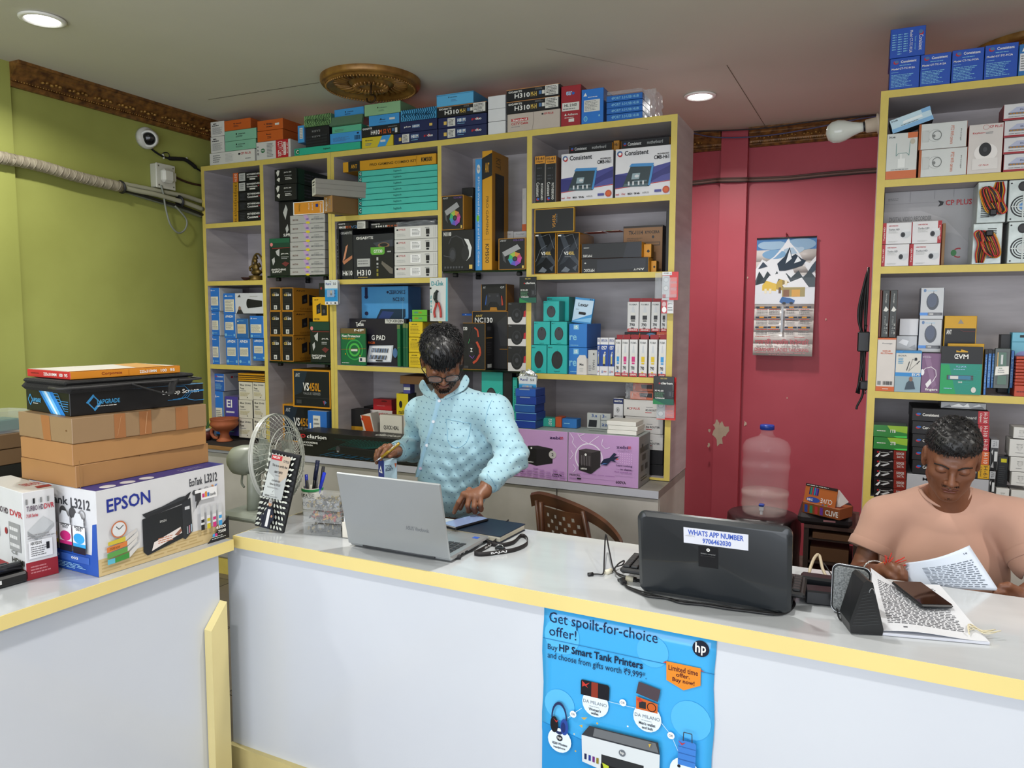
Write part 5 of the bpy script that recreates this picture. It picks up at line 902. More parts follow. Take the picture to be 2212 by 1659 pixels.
o=K('solid_state_drive_card','green and black storage card pack at the front of the third shelf',2032,841,2121.5,748,-.004,.012,'1f8a6c 1a1a1c','r 0 0 100 100 1f8a78|p 1f9a5c 0,0 40,0 20,62 0,62|r 0 64 100 100 18191b|p c99a1a 36,92 46,90 48,94 56,92 64,90 64,88 36,88|T 34 74 66 84 w EVM|e 36 79 4 4 w|e 36 79 2.6 2.6 18191b|T 38 56 62 60 a M.2 SATA|l 32 51 66 54 1 a|r 16 30 80 40 4a4a4c|r 20 31 74 39 3a7a9a|r 24 32 44 38 L|T 44 24 54 27 w 256GB|l 10 10 30 14 1 a|e 82 10 6 6 L|'+'|'.join(f's 3aa8b0 .4 {50+i*6},{20+i*5} {70+i*4},{21+i*5}' for i in range(7)),cat='card',trim=False)
for i,(a,b) in enumerate(((2125,2132.5),(2133,2141),(2141.5,2149))):
    K('drive_case_box',['leftmost','middle','rightmost'][i]+' slim blue drive case box with vertical lettering',a,838,b,755,.01,.1,'3a72b8 1c1c1e','r 0 90 100 100 1c1c1e|d 20 14 70 84 a 2.5" HDD USB 3.0',g='slim blue drive case boxes')
K('memory_module_pack','clear blister with a green memory stick and a white paper band',2147.5,839,2181,752,-.002,.02,'3a4440 2a2f2c','r 14 8 86 92 24302a|p 2f5a44 18,54 78,54 74,90 22,90|p 2f5a44 24,10 84,10 82,32 26,32|r 16 54 24 90 b08a4a|r 40 60 54 84 b9bcbb|p d6d4cc 6,32 96,36 94,56 10,54|l 24 38 80 48 2 x|T 30 49 52 52 g samtec',rough=.2,cat='card',trim=False)
K('drive_case_box','blue drive case box right of the memory stick blister',2182,838,2190,757,.03,.08,'3a72b8 1c1c1e','d 20 14 70 84 a 2.5" HDD')
K('mouse_box','black small box behind the memory stick blister',2160,790,2182,722,.14,.05,'242528',Z0=1.2908,fix=False)
K('mouse_box','light blue hanging box with a mouse picture at the right edge',2182,838,2240,718,.12,.06,'6fb4cc 4f94ac','r 0 84 100 86 4f94ac|r 30 92 80 96 1c1c1e|e 46 56 36 14 8a8fc8',Z0=1.2908,fix=False)
ST('small_box','@ of the flat orange packs stacked at the right edge',2191,2245,[770,777,784,791,798,805,812,819,826,833,843],.0,.1,'b5442a 8a2f20','l 10 30 90 60 1 7a2418',g='flat orange packs')
# ---- right unit, bottom
gz='e 8 50 3 10 r|e 9 56 3 8 b|T 14 40 36 62 w Consistent|T 53 34 84 56 l motherboard|'
st=['912430','912430','912430','c8602c','c99a1a']
for i in range(5):
    a=[1028.5,998.5,970,941.5,913][i]; b=[998.5,970,941.5,913,884.5][i]; c_=['c99a1a','c8602c','a82430','a82430','a82430'][i]; t_=['H-61','H-110','H-310','H-310','H-310'][i]
    K('motherboard_box',['lowest','second from bottom','middle','second from top','topmost'][i]+' black board box with a coloured right end behind the seated man',1970,a,2137,b,.0,.25,'1c1c20 151518',gz+f'r 86 0 100 100 {c_}|d 93 10 98 90 {"k" if i==0 else "w"} {t_}|d 87.5 14 91 86 {"k" if i==0 else "w"} Chipset',g='black board boxes behind the seated man',Z0=aty(2050,a,YF).z+.0006,fix=False)
K('motherboard_box','white box under the black board boxes behind the seated man',1957,1097,2135,1029.5,.0,.25,'a9abb2 98999f','T 20 78 50 90 k MODEL',fix=False,Z0=.831)
hd2='p 2f7a3a 0,0 100,0 100,100 0,100|p 8ab03a 50,60 100,40 100,100 40,100|p 4ac85a 70,0 100,0 100,16 60,10|T 50 40 66 66 L {}|l 10 44 44 60 1 L'
ys=[1062,1046.6,1031,1008.5,990,971.5]
for i in range(5):
    K('hard_drive_pack',['lowest','second from bottom','middle','second from top','topmost'][i]+' wrapped black and red drive pack left of the black board boxes',1888,[1075,1054,1034,1013,992][i],1957,[1054,1034,1013,992,971.5][i],.0,.12,'1a1a1c 2a2426','r 62 0 100 100 7a2a24|T 70 52 94 80 l 500GB|T 72 20 94 44 l SATA|e 12 70 3 10 r|p d8d8da 4,20 16,60 20,54 12,14|p b9b9bc 20,30 46,62 50,52 30,22|p 8a8a8e 40,70 56,90 60,80|T 16 62 44 78 l Consistent',rough=.14,g='wrapped drive packs',fix=False,Z0=aty(1922,[1075,1054,1034,1013,992][i],YF).z+.0006)
K('small_box','dark carton at the bottom under the wrapped drive packs',1888,1097,1957,1076,.0,.12,'2a2a2c',fix=False,Z0=.831)
for i,(a,b,t_) in enumerate(((971.3,945,'2TB'),(944.6,919,'1TB'))):
    K('hard_drive_pack',['lower','upper'][i]+' bright green drive pack on the wrapped black ones',1887,a,1960,b,.0,.12,'3a8a3a 3a5a3a',hd2.format(t_),rough=.2,g='green drive packs',fix=False,Z0=aty(1922,a,YF).z+.0006)
K('small_box','crinkled silver pouch box on the black board boxes',2032,884,2131,869,.03,.12,'8a8c8e 6a6c6e','p e8eaea 20,30 40,80 50,40 60,90 64,30|p 3a3c3e 0,0 20,60 24,20|p 2a2c2e 60,0 90,50 96,10|p d0d2d4 70,40 84,80 90,50',rough=.1,fix=False,Z0=aty(2050,884,YF+.03).z+.004)
K('laptop_battery_box','dark blue battery box topmost behind the seated man',2059,868,2137,852.5,.03,.12,'1c2050 15173a','T 34 30 60 60 l Laptop|T 62 30 84 60 x Battery',fix=False,Z0=aty(2050,868,YF+.03).z+.006)
for i,(x0,x1,y0_,y1_) in enumerate(((2126,2149,1080,1017),(2133,2156,1016,949.5))):
    K('hard_drive_pack',['lower','upper'][i]+' upright silver drive pack right of the black board boxes',x0,y0_,x1,y1_,.0,.1,'1d1e20 8a8c90','r 0 74 100 100 a9acb0|d 24 78 50 96 d 1TB|d 60 80 78 95 d SATA|p c8cacc 10,60 30,70 26,50|r 50 30 90 62 c9ccce|p 9a9c9e 8,10 40,30 50,8',rough=.14,g='upright silver drive packs',fix=False,Z0=aty((x0+x1)/2,y0_,YF).z+(.0 if i else -.0))
K('adapter_box','black power adapter in clear bag with a yellow sticker',2154,1052,2177,985,.02,.05,'202326','r 30 80 84 92 c9c01e|l 16 10 84 70 9 3a3d40',rough=.2,fix=False,Z0=aty(2165,1052,YF+.02).z,cat='adapter')
wbx='o 50 56 14 = 8 9a9a98|r 36 54 64 57 9a9a98|r 44 36 56 72 c8c8c6|r 34 70 66 73 9a9a98|l 30 20 70 26 1 x'
for nm,x0,x1,y0_,y1_ in (('low',2151,2180,1090,1052),('wide lowest',2183,2245,1101,1060),('fourth from top',2184,2225,1050,1020),('third from top',2182,2225,1019.5,987.5),('second from top',2180,2225,987,949),('topmost',2189,2225,948,923)):
    zz=None
    K('camera_box',nm+' plain white box with a small emblem at the right edge below',x0,y0_,x1,y1_,.0 if nm!='wide lowest' else -.003,.1,'d0d1cf b5b3b0',wbx if nm!='wide lowest' else 'o 30 26 4 = 30 9a9a98|T 44 20 80 34 x BTB|r 0 54 100 56 a9a9a7',g='white boxes at the lower right edge',fix=False,Z0=aty((x0+x1)/2,y0_,YF).z+.0004)
# ================================================================ things hung on the uprights
def card(name,label,x0,yb,x1,yt,Y,c,fa,d=.005,tilt=0,blister=None,cat='card',rz=0):
    X0,X1,z0,z1=aty(x0,(yb+yt)/2,Y).x,aty(x1,(yb+yt)/2,Y).x,aty((x0+x1)/2,yb,Y).z,aty((x0+x1)/2,yt,Y).z
    o=solid(name,label,cat,X0,X1,Y,d,z0,z1,c,fa=fa,bev=.001,rough=.3)
    w_,h_=X1-X0,z1-z0
    MB().tube([(0,-d/2-.012,h_*.93),(0,.03,h_*.95)],.0016,6).build('peg',mat('x',.3,.8),o)
    if blister: MB().box(-w_*blister[0],-d/2-.009,h_*blister[1],w_*blister[0],-d/2-.0013,h_*blister[2],bev=.003).build('clear_blister',wrapm,o)
    o.rotation_euler=(0,tilt,rz); return o
rz_='r 0 0 100 13 d8dade|r 0 13 100 72 2a8ac8|r 0 60 100 70 5aa8d8|r 0 66 100 100 cfd6da|T 8 80 52 90 B Ranz|T 66 80 88 90 k 5.0|r 42 38 58 52 1c2a3a|r 44 46 56 58 b9a88a|e 78 46 5 3 2a5a8a|e 78 34 5 3 2a5a8a|e 78 56 5 3 2a5a8a|r 12 4 22 9 k|r 44 4 52 9 x|r 76 4 88 9 k'
card('bluetooth_dongle_card','blue and white blister card hung on the upright left of the blue cooler box',702,658,729.5,605,YF-.045,'d3d7da',rz_,blister=(.3,.3,.6))
card('bluetooth_dongle_card','blister card tucked directly behind the blue and white one',705,656,733,606,YF-.022,'c5c9cc','r 6 6 94 60 4a9ac8')
card('bluetooth_dongle_card','blue and white blister card hung above the deep blue boxes by the man\'s shoulder',1121,861,1158.5,813,YF-.10,'d3d7da',rz_,blister=(.3,.3,.6))
sil=mat('c9ccd0',.18,.8,.1,40,.4)
c=aty(1140,812,YF-.08); bag('crumpled silver foil pouch behind the hanging blister card',(c.x,c.y,c.z-.045),(.055,.02,.045),sil,9,'foil_pouch','pouch',.3)
crn='r 0 0 100 20 1d5a4a|p 23804a 0,0 60,0 0,18|r 34 90 66 95 8a7a3a|e 30 75 4 = r|T 36 72 92 80 w clarion|T 8 46 50 52 w 3G WL-350|l 8 26 58 44 5 5a8a6a|r 70 26 94 50 2a2c30|r 78 32 86 46 4a4c50|T 10 20 56 25 w WIRELESS|d 92 30 99 72 8a8c90 Superior Sound'
card('wifi_adapter_card','black and green hanging card at the upright above the headphone boxes',1122,654,1158.5,598,YF-.05,'1b1d1f',crn)
card('wifi_adapter_card','large black and green hanging card at the low right upright',1411,874,1456,813,YF-.06,'1b1d1f',crn)
bt='r 0 0 100 100 c92a2c|p b8bcc0 0,0 46,0 46,86 0,86|e 24 72 17 = 9a9c9e|e 24 72 13 = c9cccf|e 24 42 17 = 9a9c9e|e 24 42 13 = c9cccf|r 54 20 96 34 d84a40|r 54 44 96 58 d84a40|r 54 66 96 80 d84a40|r 0 88 60 100 d8dadc|T 10 92 40 97 k POWER|r 4 8 24 20 a82430'
card('battery_card','upper red and white coin battery card on the right upright',1430.5,648,1465,587,YF-.05,'c92a2c',bt,blister=(.44,.08,.8),cat='battery card')
card('battery_card','small red and white battery card dangling below the upper one',1428,677,1455,646,YF-.04,'b83a44','r 50 0 100 100 d0d2d4|T 54 60 94 74 k JVC|e 24 64 16 18 c9a9ab|e 26 26 18 20 e8e9ea|l 54 16 94 50 2 x',cat='battery card')
card('battery_card','lower red coin battery card behind the large black hanging card',1419,907,1460,815,YF-.03,'c92a2c','p b8bcc0 0,0 44,0 44,44 0,44|e 22 34 17 7 9a9c9e|e 22 34 12 5 c9cccf|e 22 14 17 7 9a9c9e|e 22 14 12 5 c9cccf|l 54 6 96 48 4 e06a5a|r 0 0 100 2 d84a40',blister=(.44,.05,.45),cat='battery card')
wrap('empty clear blister shell behind the upper battery card',aty(1416,620,YF-.02).x,aty(1430,620,YF-.02).x,YF-.03,YF-.012,aty(1420,645,YF-.02).z,aty(1420,590,YF-.02).z,5,.002,n=3)
# crimping tool on its card
o=card('crimping_tool_card','tall white and teal tool card hung beside the third bay',928.5,694,967,600,YF-.045,'cfd3d0','r 80 0 100 100 5ab0c0|p cfd3d0 70,0 88,0 92,100 80,100|T 10 82 78 92 1f8a94 D-Link|r 0 74 10 78 k|u 4 20 14 60 2a9aa0 RJ45')
Mt=RT((0,-.012,0)); 
hh=o.dimensions.z if o.dimensions.z>0 else .2
m=MB().tube(bez([(-.002,-.01,.165),(-.012,-.012,.15),(-.014,-.014,.12),(-.004,-.014,.1)],5),[.012]*5+[.017]*6+[.013]*5,8,0,flat=.6)
m.build('tool_head',mat('1f2a26',.35,.2),o,smooth=True)
for s_ in (-1,1):
    MB().tube(bez([(-.002+.006*s_,-.013,.1),(.012*s_,-.014,.08),(.02*s_-.002,-.013,.05),(.018*s_,-.012,.02)],5),.006,8).build('handle',mat('b53a34',.4) if 1 else None,o,smooth=True)
# ================================================================ far wall: calendar, cables, bottle, stool
Yw=YB-.02
c0=aty(1635.7,515.7,Yw); c1=aty(1765,512,Yw); c2=aty(1630,766.5,Yw); cw=c1.x-c0.x; chh=c0.z-c2.z
cal=empty('wall_calendar',((c0.x+c1.x)/2,Yw,c2.z),'large wall calendar with a snowy mountain and yellow house picture on the red wall','calendar')
m=MB(); n=10
for i in range(n):
    za,zb=chh*i/n,chh*(i+1)/n; f=lambda z: -.006-.035*(1-z/chh)**1.5-.004*math.sin(z*14)
    m.add([(-cw/2,f(za),za),(cw/2,f(za),za),(cw/2,f(zb),zb),(-cw/2,f(zb),zb)],[(0,1,2,3)])
o=m.build('sheet',mat('d6d3d0',.22),cal,smooth=True); so=o.modifiers.new('s','SOLIDIFY'); so.thickness=.003; so.offset=1
pic='r 0 44 100 100 4a7ab0|e 26 94 24 4 9ab8d0|e 74 94 25 5 8aaac6|e 60 90 20 4 a8c0d4|e 30 86 20 4 7aa4c8|p dfe3e8 0,74 10,82 18,80 30,84 44,92 54,100 56,96 70,88 80,80 90,78 100,84 100,60 0,60|p 2a3848 36,78 48,84 56,92 60,84 66,86 76,82 84,80 78,76 66,74 50,72 40,72|p dfe6ec 50,78 56,90 60,82|p dfe6ec 64,78 70,84 76,80|p 3a4858 84,68 94,76 100,80 100,72 90,68 78,66|p 3a4858 4,74 12,80 20,76|'
pic+='p 26343a 0,64 6,72 14,66 20,72 30,66 36,72 44,64 52,70 60,66 72,72 80,66 90,72 100,66 100,58 0,58|p d8dde4 0,44 0,60 16,62 40,58 100,58 100,44|p b89a2a 12,50 12,60 22,66 36,62 48,68 60,62 60,50|p d8b63a 12,50 12,60 22,65 36,61 36,50|p 8a7424 46,50 46,64 52,69 60,62 60,50|p e2e6ea 18,64 24,68 48,71 60,62 52,69 40,66 36,61|p e2e6ea 46,60 78,66 90,58 84,57 50,57|p 9a8a4a 46,50 46,58 84,58 84,50|r 48 50 58 56 7a4a1a|r 62 50 76 56 d09a2a|r 16 53 20 57 e8e0c0|r 24 53 28 57 e8e0c0|r 40 53 44 58 5a3a1a|r 50 60 54 64 e8e0c0|p 1f5a9a 42,46 46,50 60,49 68,47 66,44.5 46,44.5|e 50 44.6 3 1 k|e 62 44.6 3 1 k|'
pic+='|'.join(f'r {x} {y} {x+20} {y+1.3} 2a3448|r {x+6} {y} {x+14} {y+1.3} c98a2c|'+'|'.join(f'l {x+1} {y-1.7-k*1.25:.1f} {x+20} {y-.5-k*1.25:.1f} 1 {"x" if k else "c05a50"}' for k in range(4)) for x in (3,24,53,75) for y in (40.5,32,23.5))
pic+='|r 46.5 20 50 42 a9b0b8|l 4 15.6 30 16.6 1 c05a50|l 70 15.6 90 16.6 1 c05a50|T 4 3.6 94 6.6 a8303a DEBASHREE LADIES TAILORING|l 6 1.9 90 3 1 b86a6e|l 28 .5 66 1.5 1 b86a6e|T 4 8.4 94 14.4 a8303a দেবশ্রী লেডিজ টেইলরিং'
def curved(spec,w_,h_,par,fy,name='printed_markings'):
    o=art(spec,w_,h_,par,Matrix(((1,0,0,-w_/2),(0,0,-1,0),(0,1,0,0),(0,0,0,1))),name,rough=.22)
    for v in o.data.vertices: v.co.y+=fy(v.co.z)
    return o
fy=lambda z: -.0095-.035*(1-max(0,min(1,z/chh)))**1.5-.004*math.sin(z*14)
curved(pic,cw,chh,cal,fy)
MB().tube([(-cw/2,-.012,chh-.002),(cw/2,-.012,chh-.002)],.005,8).build('top_rod',mat('3a2f30',.4),cal,smooth=True)
MB().tube([(0,.019,chh+.02),(0,-.02,chh+.022)],.005,8).tube([(0,-.012,chh),(0,-.012,chh+.03)],.0025,6).build('nail_hook',mat('7a2028',.4),cal,smooth=True)
# cable bundle along the red wall and loose wires at the ceiling line
for k,(off,r_,cc) in enumerate(((0,.008,'7a5f58'),(.013,.006,'5a4540'),(-.01,.005,'3a2c2c'))):
    pts=[aty(px_,py_,YB-.075 if 1545<px_<1615 else YB-.02)+Vector((0,0,off)) for px_,py_ in ((1480,398),(1500,396),(1545,391),(1560,390),(1608,389),(1625,389),(1700,386),(1780,378),(1850,372),(1905,368))]
    o=MB().tube(bez(pts,4),r_,8).build('wall_cable',mat(cc,.6),None,smooth=True); props(o,['thickest dusty cable of the run along the red wall','brown cable running just above the thickest one','thin dark cable running just below the thickest one'][k],'cable','cables across the red wall')
for k,(pp,cc) in enumerate((([(1492,287),(1540,296),(1600,297),(1680,290),(1760,276),(1850,258),(1903,250)],'4a4a6a'),([(1492,284),(1530,283),(1590,281),(1660,276),(1760,262),(1850,252),(1903,247)],'2a2426'))):
    o=MB().tube(bez([aty(a,b,YB-.13) for a,b in pp],5),.0045,6).build('ceiling_wire',mat(cc,.5),None,smooth=True); props(o,['slack bluish wire drooping along the top of the red wall','tight black wire along the top of the red wall'][k],'wire')
# bulb on its holder fixed to the side of the right unit
b0=aty(1893,268,YF+.06); b0.x=.036
e=empty('light_bulb',(b0.x,b0.y,b0.z),'unlit white bulb in a cream holder fixed to the right unit side','light bulb')
dd=Matrix.Rotation(math.radians(-96),4,'Y')
MB().lathe([(.045,0),(.045,.008),(.03,.012),(.028,.05),(.024,.055),(.001,.055)],20,0,dd).build('holder',mat('b8a898',.5),e,smooth=True)
MB().lathe([(.0215,.054),(.0215,.062),(.001,.063)],20,0,dd).build('collar',mat('k',.4),e,smooth=True)
MB().lathe([(.019,.06),(.021,.075),(.03,.105),(.043,.135),(.048,.16),(.044,.185),(.03,.204),(.001,.212)],24,0,dd).build('glass_bulb',mat('c9cdc6',.12,0,.0),e,smooth=True)
# black cables hanging from the side of the right unit
for k in range(6):
    rr=random.Random(20+k); pts=[]
    P0=[(1886,578),(1866,610),(1857,680),(1866,750),(1862,800),(1856,850)] if k%2 else [(1884,580),(1874,640),(1872,720),(1868,790),(1870,830),(1864,850)]
    for (a,b) in P0: pts.append(aty(a+rr.uniform(-6,6),b+rr.uniform(-4,4),YF+.16+.012*k))
    for p in pts: p.x=min(p.x,.02)
    if k==0: pts+= [aty(1852,876,YF+.16),aty(1850,884,YF+.16)]
    o=MB().tube(bez(pts,5),.0055,6).build('hanging_cable',mat('131315',.45),None,smooth=True)
    props(o,'one of the black cables hanging in a bunch beside the right shelf unit','cable','black cables bunched beside the right unit')
e=empty('power_adapter',tuple(aty(1868,738,YF+.15)),'black adapter brick caught in the hanging cables','adapter')
MB().box(-.03,-.02,-.045,.02,.02,.045,bev=.005).build('brick',mat('17171a',.4),e); MB().tube([(0,0,.045),(.004,0,.075)],.005,6).build('strain_relief',mat('k',.4),e,smooth=True)
e=empty('cable_plug',tuple(aty(1870,832,YF+.15)),'black mains plug low in the hanging cables','plug')
MB().box(-.025,-.018,-.02,.018,.018,.02,bev=.005).build('plug_body',mat('17171a',.4),e); MB().tube([(0,0,-.02),(0,0,-.04)],.003,6).build('pin',mat('x',.3,.8),e,smooth=True)
# water bottle on a covered stool
Yj=4.36
jb=aty(1651,1109,Yj); jt=aty(1651,917,Yj); jr=(aty(1705,1010,Yj).x-aty(1600,1010,Yj).x)/2; jh=jt.z-jb.z
e=empty('water_bottle',(jb.x,Yj,jb.z),'big clear plastic water jar with a blue cap and tap on the draped stool','water bottle')
pf=[(.82,0),(.93,.02),(.95,.06),(1,.1),(.97,.16),(.97,.2),(1,.22),(1,.26),(.95,.28),(.95,.44),(.95,.5),(1,.52),(1,.57),(.96,.6),(.96,.66),(1,.7),(.99,.76),(.86,.82),(.6,.85),(.36,.87),(.27,.9),(.25,.96)]
plast=mat((.93,.88,.9),.06,0,0,trans=.0,alpha=.1,coat=.5); wat=mat((.85,.86,.84),.02,0,0,trans=1,ior=1.33)
m=MB().lathe([(a*jr,b*jh) for a,b in pf],40); m.build('jar',plast,e,smooth=True)
MB().lathe([(.001,.006)]+[(a*jr*.97,max(b,.01)*jh) for a,b in pf[:8]]+[(.001,.26*jh)],40,cap=False).build('water',mat((.72,.64,.58),.05,0,0,alpha=.2),e,smooth=True)
MB().lathe([(.27*jr,.945*jh),(.3*jr,.95*jh),(.3*jr,jh*.99),(.27*jr,jh),(.001,jh)],24).build('cap',mat('1d3f9a',.35),e,smooth=True)
m=MB().box(-.012,-jr-.03,.1*jh,.012,-jr+.01,.15*jh,bev=.003).tube([(0,-jr-.02,.1*jh),(0,-jr-.022,.06*jh)],.008,8); m.build('tap_body',mat('d0d3d8',.3),e); MB().box(-.014,-jr-.034,.15*jh,.014,-jr-.004,.175*jh,bev=.003).build('tap_lever',mat('1d3f9a',.35),e)
sx=aty(1569,1100,Yj).x; sx2=aty(1722,1105,Yj).x; sr=(sx2-sx)/2; szt=jb.z-.002
e=empty('draped_stool',((sx+sx2)/2+.01,Yj,0),'round stool draped with dark plastic sheet holding the water jar','stool')
m=MB(); nn=36; vs=[]; fs=[]
rings=[(0.001,szt),(.7*sr,szt),(.97*sr,szt),(1.0*sr,szt-.02),(1.02*sr,szt-.1),(.98*sr,szt-.22),(1.0*sr,szt-.3)]
for i,(r_,z_) in enumerate(rings):
    for k in range(nn):
        q=2*math.pi*k/nn; rr_=r_*(1+(.05+.03*i/3)*math.sin(k*5*2*math.pi/nn)*(i>2)); vs.append((rr_*math.cos(q),rr_*math.sin(q),z_-(i>4)*.02*math.sin(3*q)))
for i in range(len(rings)-1):
    for k in range(nn): fs.append((i*nn+k,i*nn+(k+1)%nn,(i+1)*nn+(k+1)%nn,(i+1)*nn+k))
m.add(vs,[f[::-1] for f in fs]); m.build('plastic_cover',ramp_mat('1a1517','3a2c2e',8,.35,bump=.2),e,smooth=True)
for k in range(4):
    q=math.pi/4+k*math.pi/2; MB().tube([(sr*.6*math.cos(q),sr*.6*math.sin(q),szt-.012),(sr*.75*math.cos(q),sr*.75*math.sin(q),0)],.02,8).build('leg',mat('5a1c22',.4),e,smooth=True)
MB().lathe([(sr*.8,szt-.02),(sr*.8,szt-.004),(.001,szt-.004)],30).build('seat',mat('5a1c22',.4),e,smooth=True)
# rack of flat cartons with a black laptop bag and open tissue box
Yr=4.0
rx0=aty(1740,1180,Yr).x; rz=aty(1760,1135,Yr).z
rx1=.02
ck=empty('carton_rack',((rx0+rx1)/2,Yr+.2,0),'dark wooden rack stuffed with flat brown cartons behind the seated man','rack')
wdt=rx1-rx0
for s_ in (-1,1): MB().box(s_*wdt/2-.012,-.18,0,s_*wdt/2+.012,.18,rz-.02).build('side_panel',ramp_mat('2a1c16','3c2a20',9,.6),ck)
for i,zz in enumerate((.12,.24,.36,.48,.6,.7)):
    if zz<rz-.06: MB().box(-wdt/2+.013,-.18,zz,wdt/2-.013,.18,zz+.012).build('shelf_board',ramp_mat('2a1c16','3c2a20',9,.6),ck)
MB().box(-wdt/2-.012,-.19,rz-.019,wdt/2+.012,.19,rz-.001).build('top_board',ramp_mat('3a2520','4c342a',9,.6),ck)
lv=[z for z in (.12,.24,.36,.48,.6,.7) if z<rz-.06]
for i,zz in enumerate(lv):
    hh=min(.07,rz-.03-zz-.02); o=solid('flat_carton',ords(len(lv))[len(lv)-1-i]+' flat brown carton in the dark rack','carton',(rx0+rx1)/2-wdt/2+.02+.01*(i%2),(rx0+rx1)/2+wdt/2-.03,Yr+.01+.01*(i%3),.3,zz+.0125,zz+.0125+hh,'5c3f28 4a3220',g='flat cartons in the dark rack')
bgx0=aty(1722,1120,Yr-.01).x
e=empty('laptop_bag',((bgx0+.0)/2,Yr+.2,rz),'black laptop bag lying flat on the carton rack','bag')
bw=-bgx0
MB().box(-bw/2,-.2,0,bw/2,.16,.055,bev=.018).build('bag_body',mat('1d1518',.55,0,.08),e)
MB().tube(bez([(bw*.1,-.1,.05),(bw*.2,-.06,.085),(bw*.36,-.04,.09),(bw*.46,-.1,.05)],6),.012,6,flat=.4).build('strap',mat('17171a',.7),e,smooth=True)
MB().box(-bw*.02,-.203,.025,bw*.2,-.2,.034).build('maker_tag',mat('c08a90',.4),e)
tb=aty(1726,1110,Yr); tw=aty(1830,1100,Yr).x-tb.x
e=empty('tissue_box',(tb.x+.13,Yr+.03,rz+.056),'open orange and blue printed carton with a white lining on the laptop bag','box'); e.rotation_euler=(0,0,math.radians(-28))
MB().box(-.1,-.06,0,.1,.06,.055,bev=.002).build('carton',[mat('8a4a22',.5)],e)
M_=Matrix(((1,0,0,-.1),(0,.0,-1,-.06),(0,1,0,0),(0,0,0,1)))
MB().box(-.1,.0,0,.07,.005,.11,0,.001,M=Matrix.Translation((0,-.058,.04))@Matrix.Rotation(math.radians(-14),4,'X')).build('raised_lid',[mat('b5622a',.5)],e)
art('r 0 0 100 100 b5622a|e 30 30 22 12 2a4aa0|r 14 52 44 84 2a2a6a|r 18 52 22 90 3a8a5a|r 24 52 28 94 c03a3a|r 30 52 34 90 2a8ab0|r 36 52 40 86 6a3a9a|v 54 24 90 44 w CLIVE|T 12 24 30 34 w BEC|r 0 88 100 100 2a1a1a|l 4 92 90 97 1 w|r 60 6 66 18 2a4aa0|r 70 6 76 18 3a8a5a|r 80 6 86 18 c03a3a',.17,.11,e,Matrix.Translation((0,-.058,.04))@Matrix.Rotation(math.radians(-14),4,'X')@Matrix(((1,0,0,-.1),(0,0,-1,0),(0,1,0,0),(0,0,0,1))))
art('r 6 10 14 80 2a4aa0|r 20 10 28 80 3a8a5a|r 34 10 42 80 c03a3a|r 48 10 56 80 6a3a9a|T 62 20 96 70 w CLIVE',.2,.055,e,M_)
MB().add([(.0,-.03,.05),(.085,-.035,.06),(.1,.02,.08),(.06,.0,.135),(.01,-.01,.14)],[(0,1,2,3,4)]).build('white_liner',mat('c9c4c2',.7),e)
# ================================================================ things on the counters
def corner(name,label,cat,pc,pr,pl,z,ytop,c,fa=None,la=None,ta=None,dmin=0,g=None,maxh=None,**k):
    C0=atz(*pc,z);R_=atz(*pr,z);L_=atz(*pl,z); u=(R_-C0); w_=u.length; u.normalize(); n=Vector((-u.y,u.x,0)); d=max((L_-C0).dot(n),dmin)
    h=aty(pc[0],ytop,C0.y).z-z; o=solid(name,label,cat,C0.x,C0.x+w_,C0.y,d,z,z+h,c,fa=fa,la=la,ta=ta,rz=math.atan2(u.y,u.x),g=g,**k); return o,z+h
Z1=HC+.001
prn='r 0 0 100 20 c7b183|l 2 3 98 18 4 b49c6a|T 7 72 38 88 1f2f8a EPSON|T 69 80 80 90 D EcoTank|T 82 80 93 92 D L3212|e 73 71 2 = 4a4a4c|e 77.5 71 2 = 4a4a4c|o 83 72 2 = 20 8a8a8c|p c98a5a 87,76 89,76 90,71|p 6a8ac0 91,76 93,76 90,71'
prn+='|p 26282c 31,60 34,54 66,62 70,74 67,72 63,68|p 1d2024 31,54 64,60 66,18 34,8 31,14|p 2a2d32 62,62 69,66 70,22 64,14 62,16|p 34373c 33,58 64,66 66,70 60,70|r 64 52 68 56 c5c8cc|T 44 44 49 47 l EPSON|p e0d8d4 39,22 60,32 61,24 37,12|l 42 18 56 26 3 c07a5a|p 8a5a4a 55,24 60,30 61,27 58,22|r 65 20 66 30 8a9aa0|r 66.6 21 67.6 31 b07a8a|r 68.2 22 69.2 32 9ab0c0'
prn+='|o 14 50 5.5 = 16 c0714a|e 14 50 4.6 = d8dadc|s 3a3c40 .5 14,50 12,54|s 3a3c40 .5 14,50 17,54|p c9b83a 6,34 18,34 18,40 6,38|p c9c5c2 18,34 26,42 26,46 18,40|p d07a3a 5,26 19,28 19,34 5,32|T 7 28 14 31 8a4a1a STORE NOW|p cfccc8 19,28 27,36 27,42 19,34|p 5a9a4a 5,19 19,21 19,27 5,25|p cfccc8 19,21 26,30 26,35 19,27|p 3a8a3a 10,12 20,13 20,20 10,18|p 5ab0c8 5,12 10,12 10,18 5,18|p cfccc8 20,13 28,24 28,29 20,20'
prn+='|r 72 60 91 74 e9e9ea|r 72 60 77 70 3a3a3c|p 3a3a3c 73,60 76,60 72,50|r 78 63 80 68 c83a7a|r 80.4 63 82 70 d8862a|r 82.4 63 84 68 3a7ac0|T 84.4 63 90 67 x tank|'+'|'.join(f'r {76+i*5} 26 {79+i*5} 38 dcdcde|r {76+i*5} 38 {79+i*5} 50 c4c6c8|r {76+i*5} 20 {79+i*5} 27 {c}|r {76.2+i*5} 30 {78.8+i*5} 34 {c}' for i,c in enumerate(('1a1a1c','c9b92a','c8307a','3a9ad8')))+'|p 1c1c20 80,0 100,30 100,0|T 88 16 97 20 w 4500|T 90 10 97 14 w 7500|e 86 9 1.2 = 3a9ad8|e 88 9 1.2 = c8307a|l 84 3 97 8 2 l'
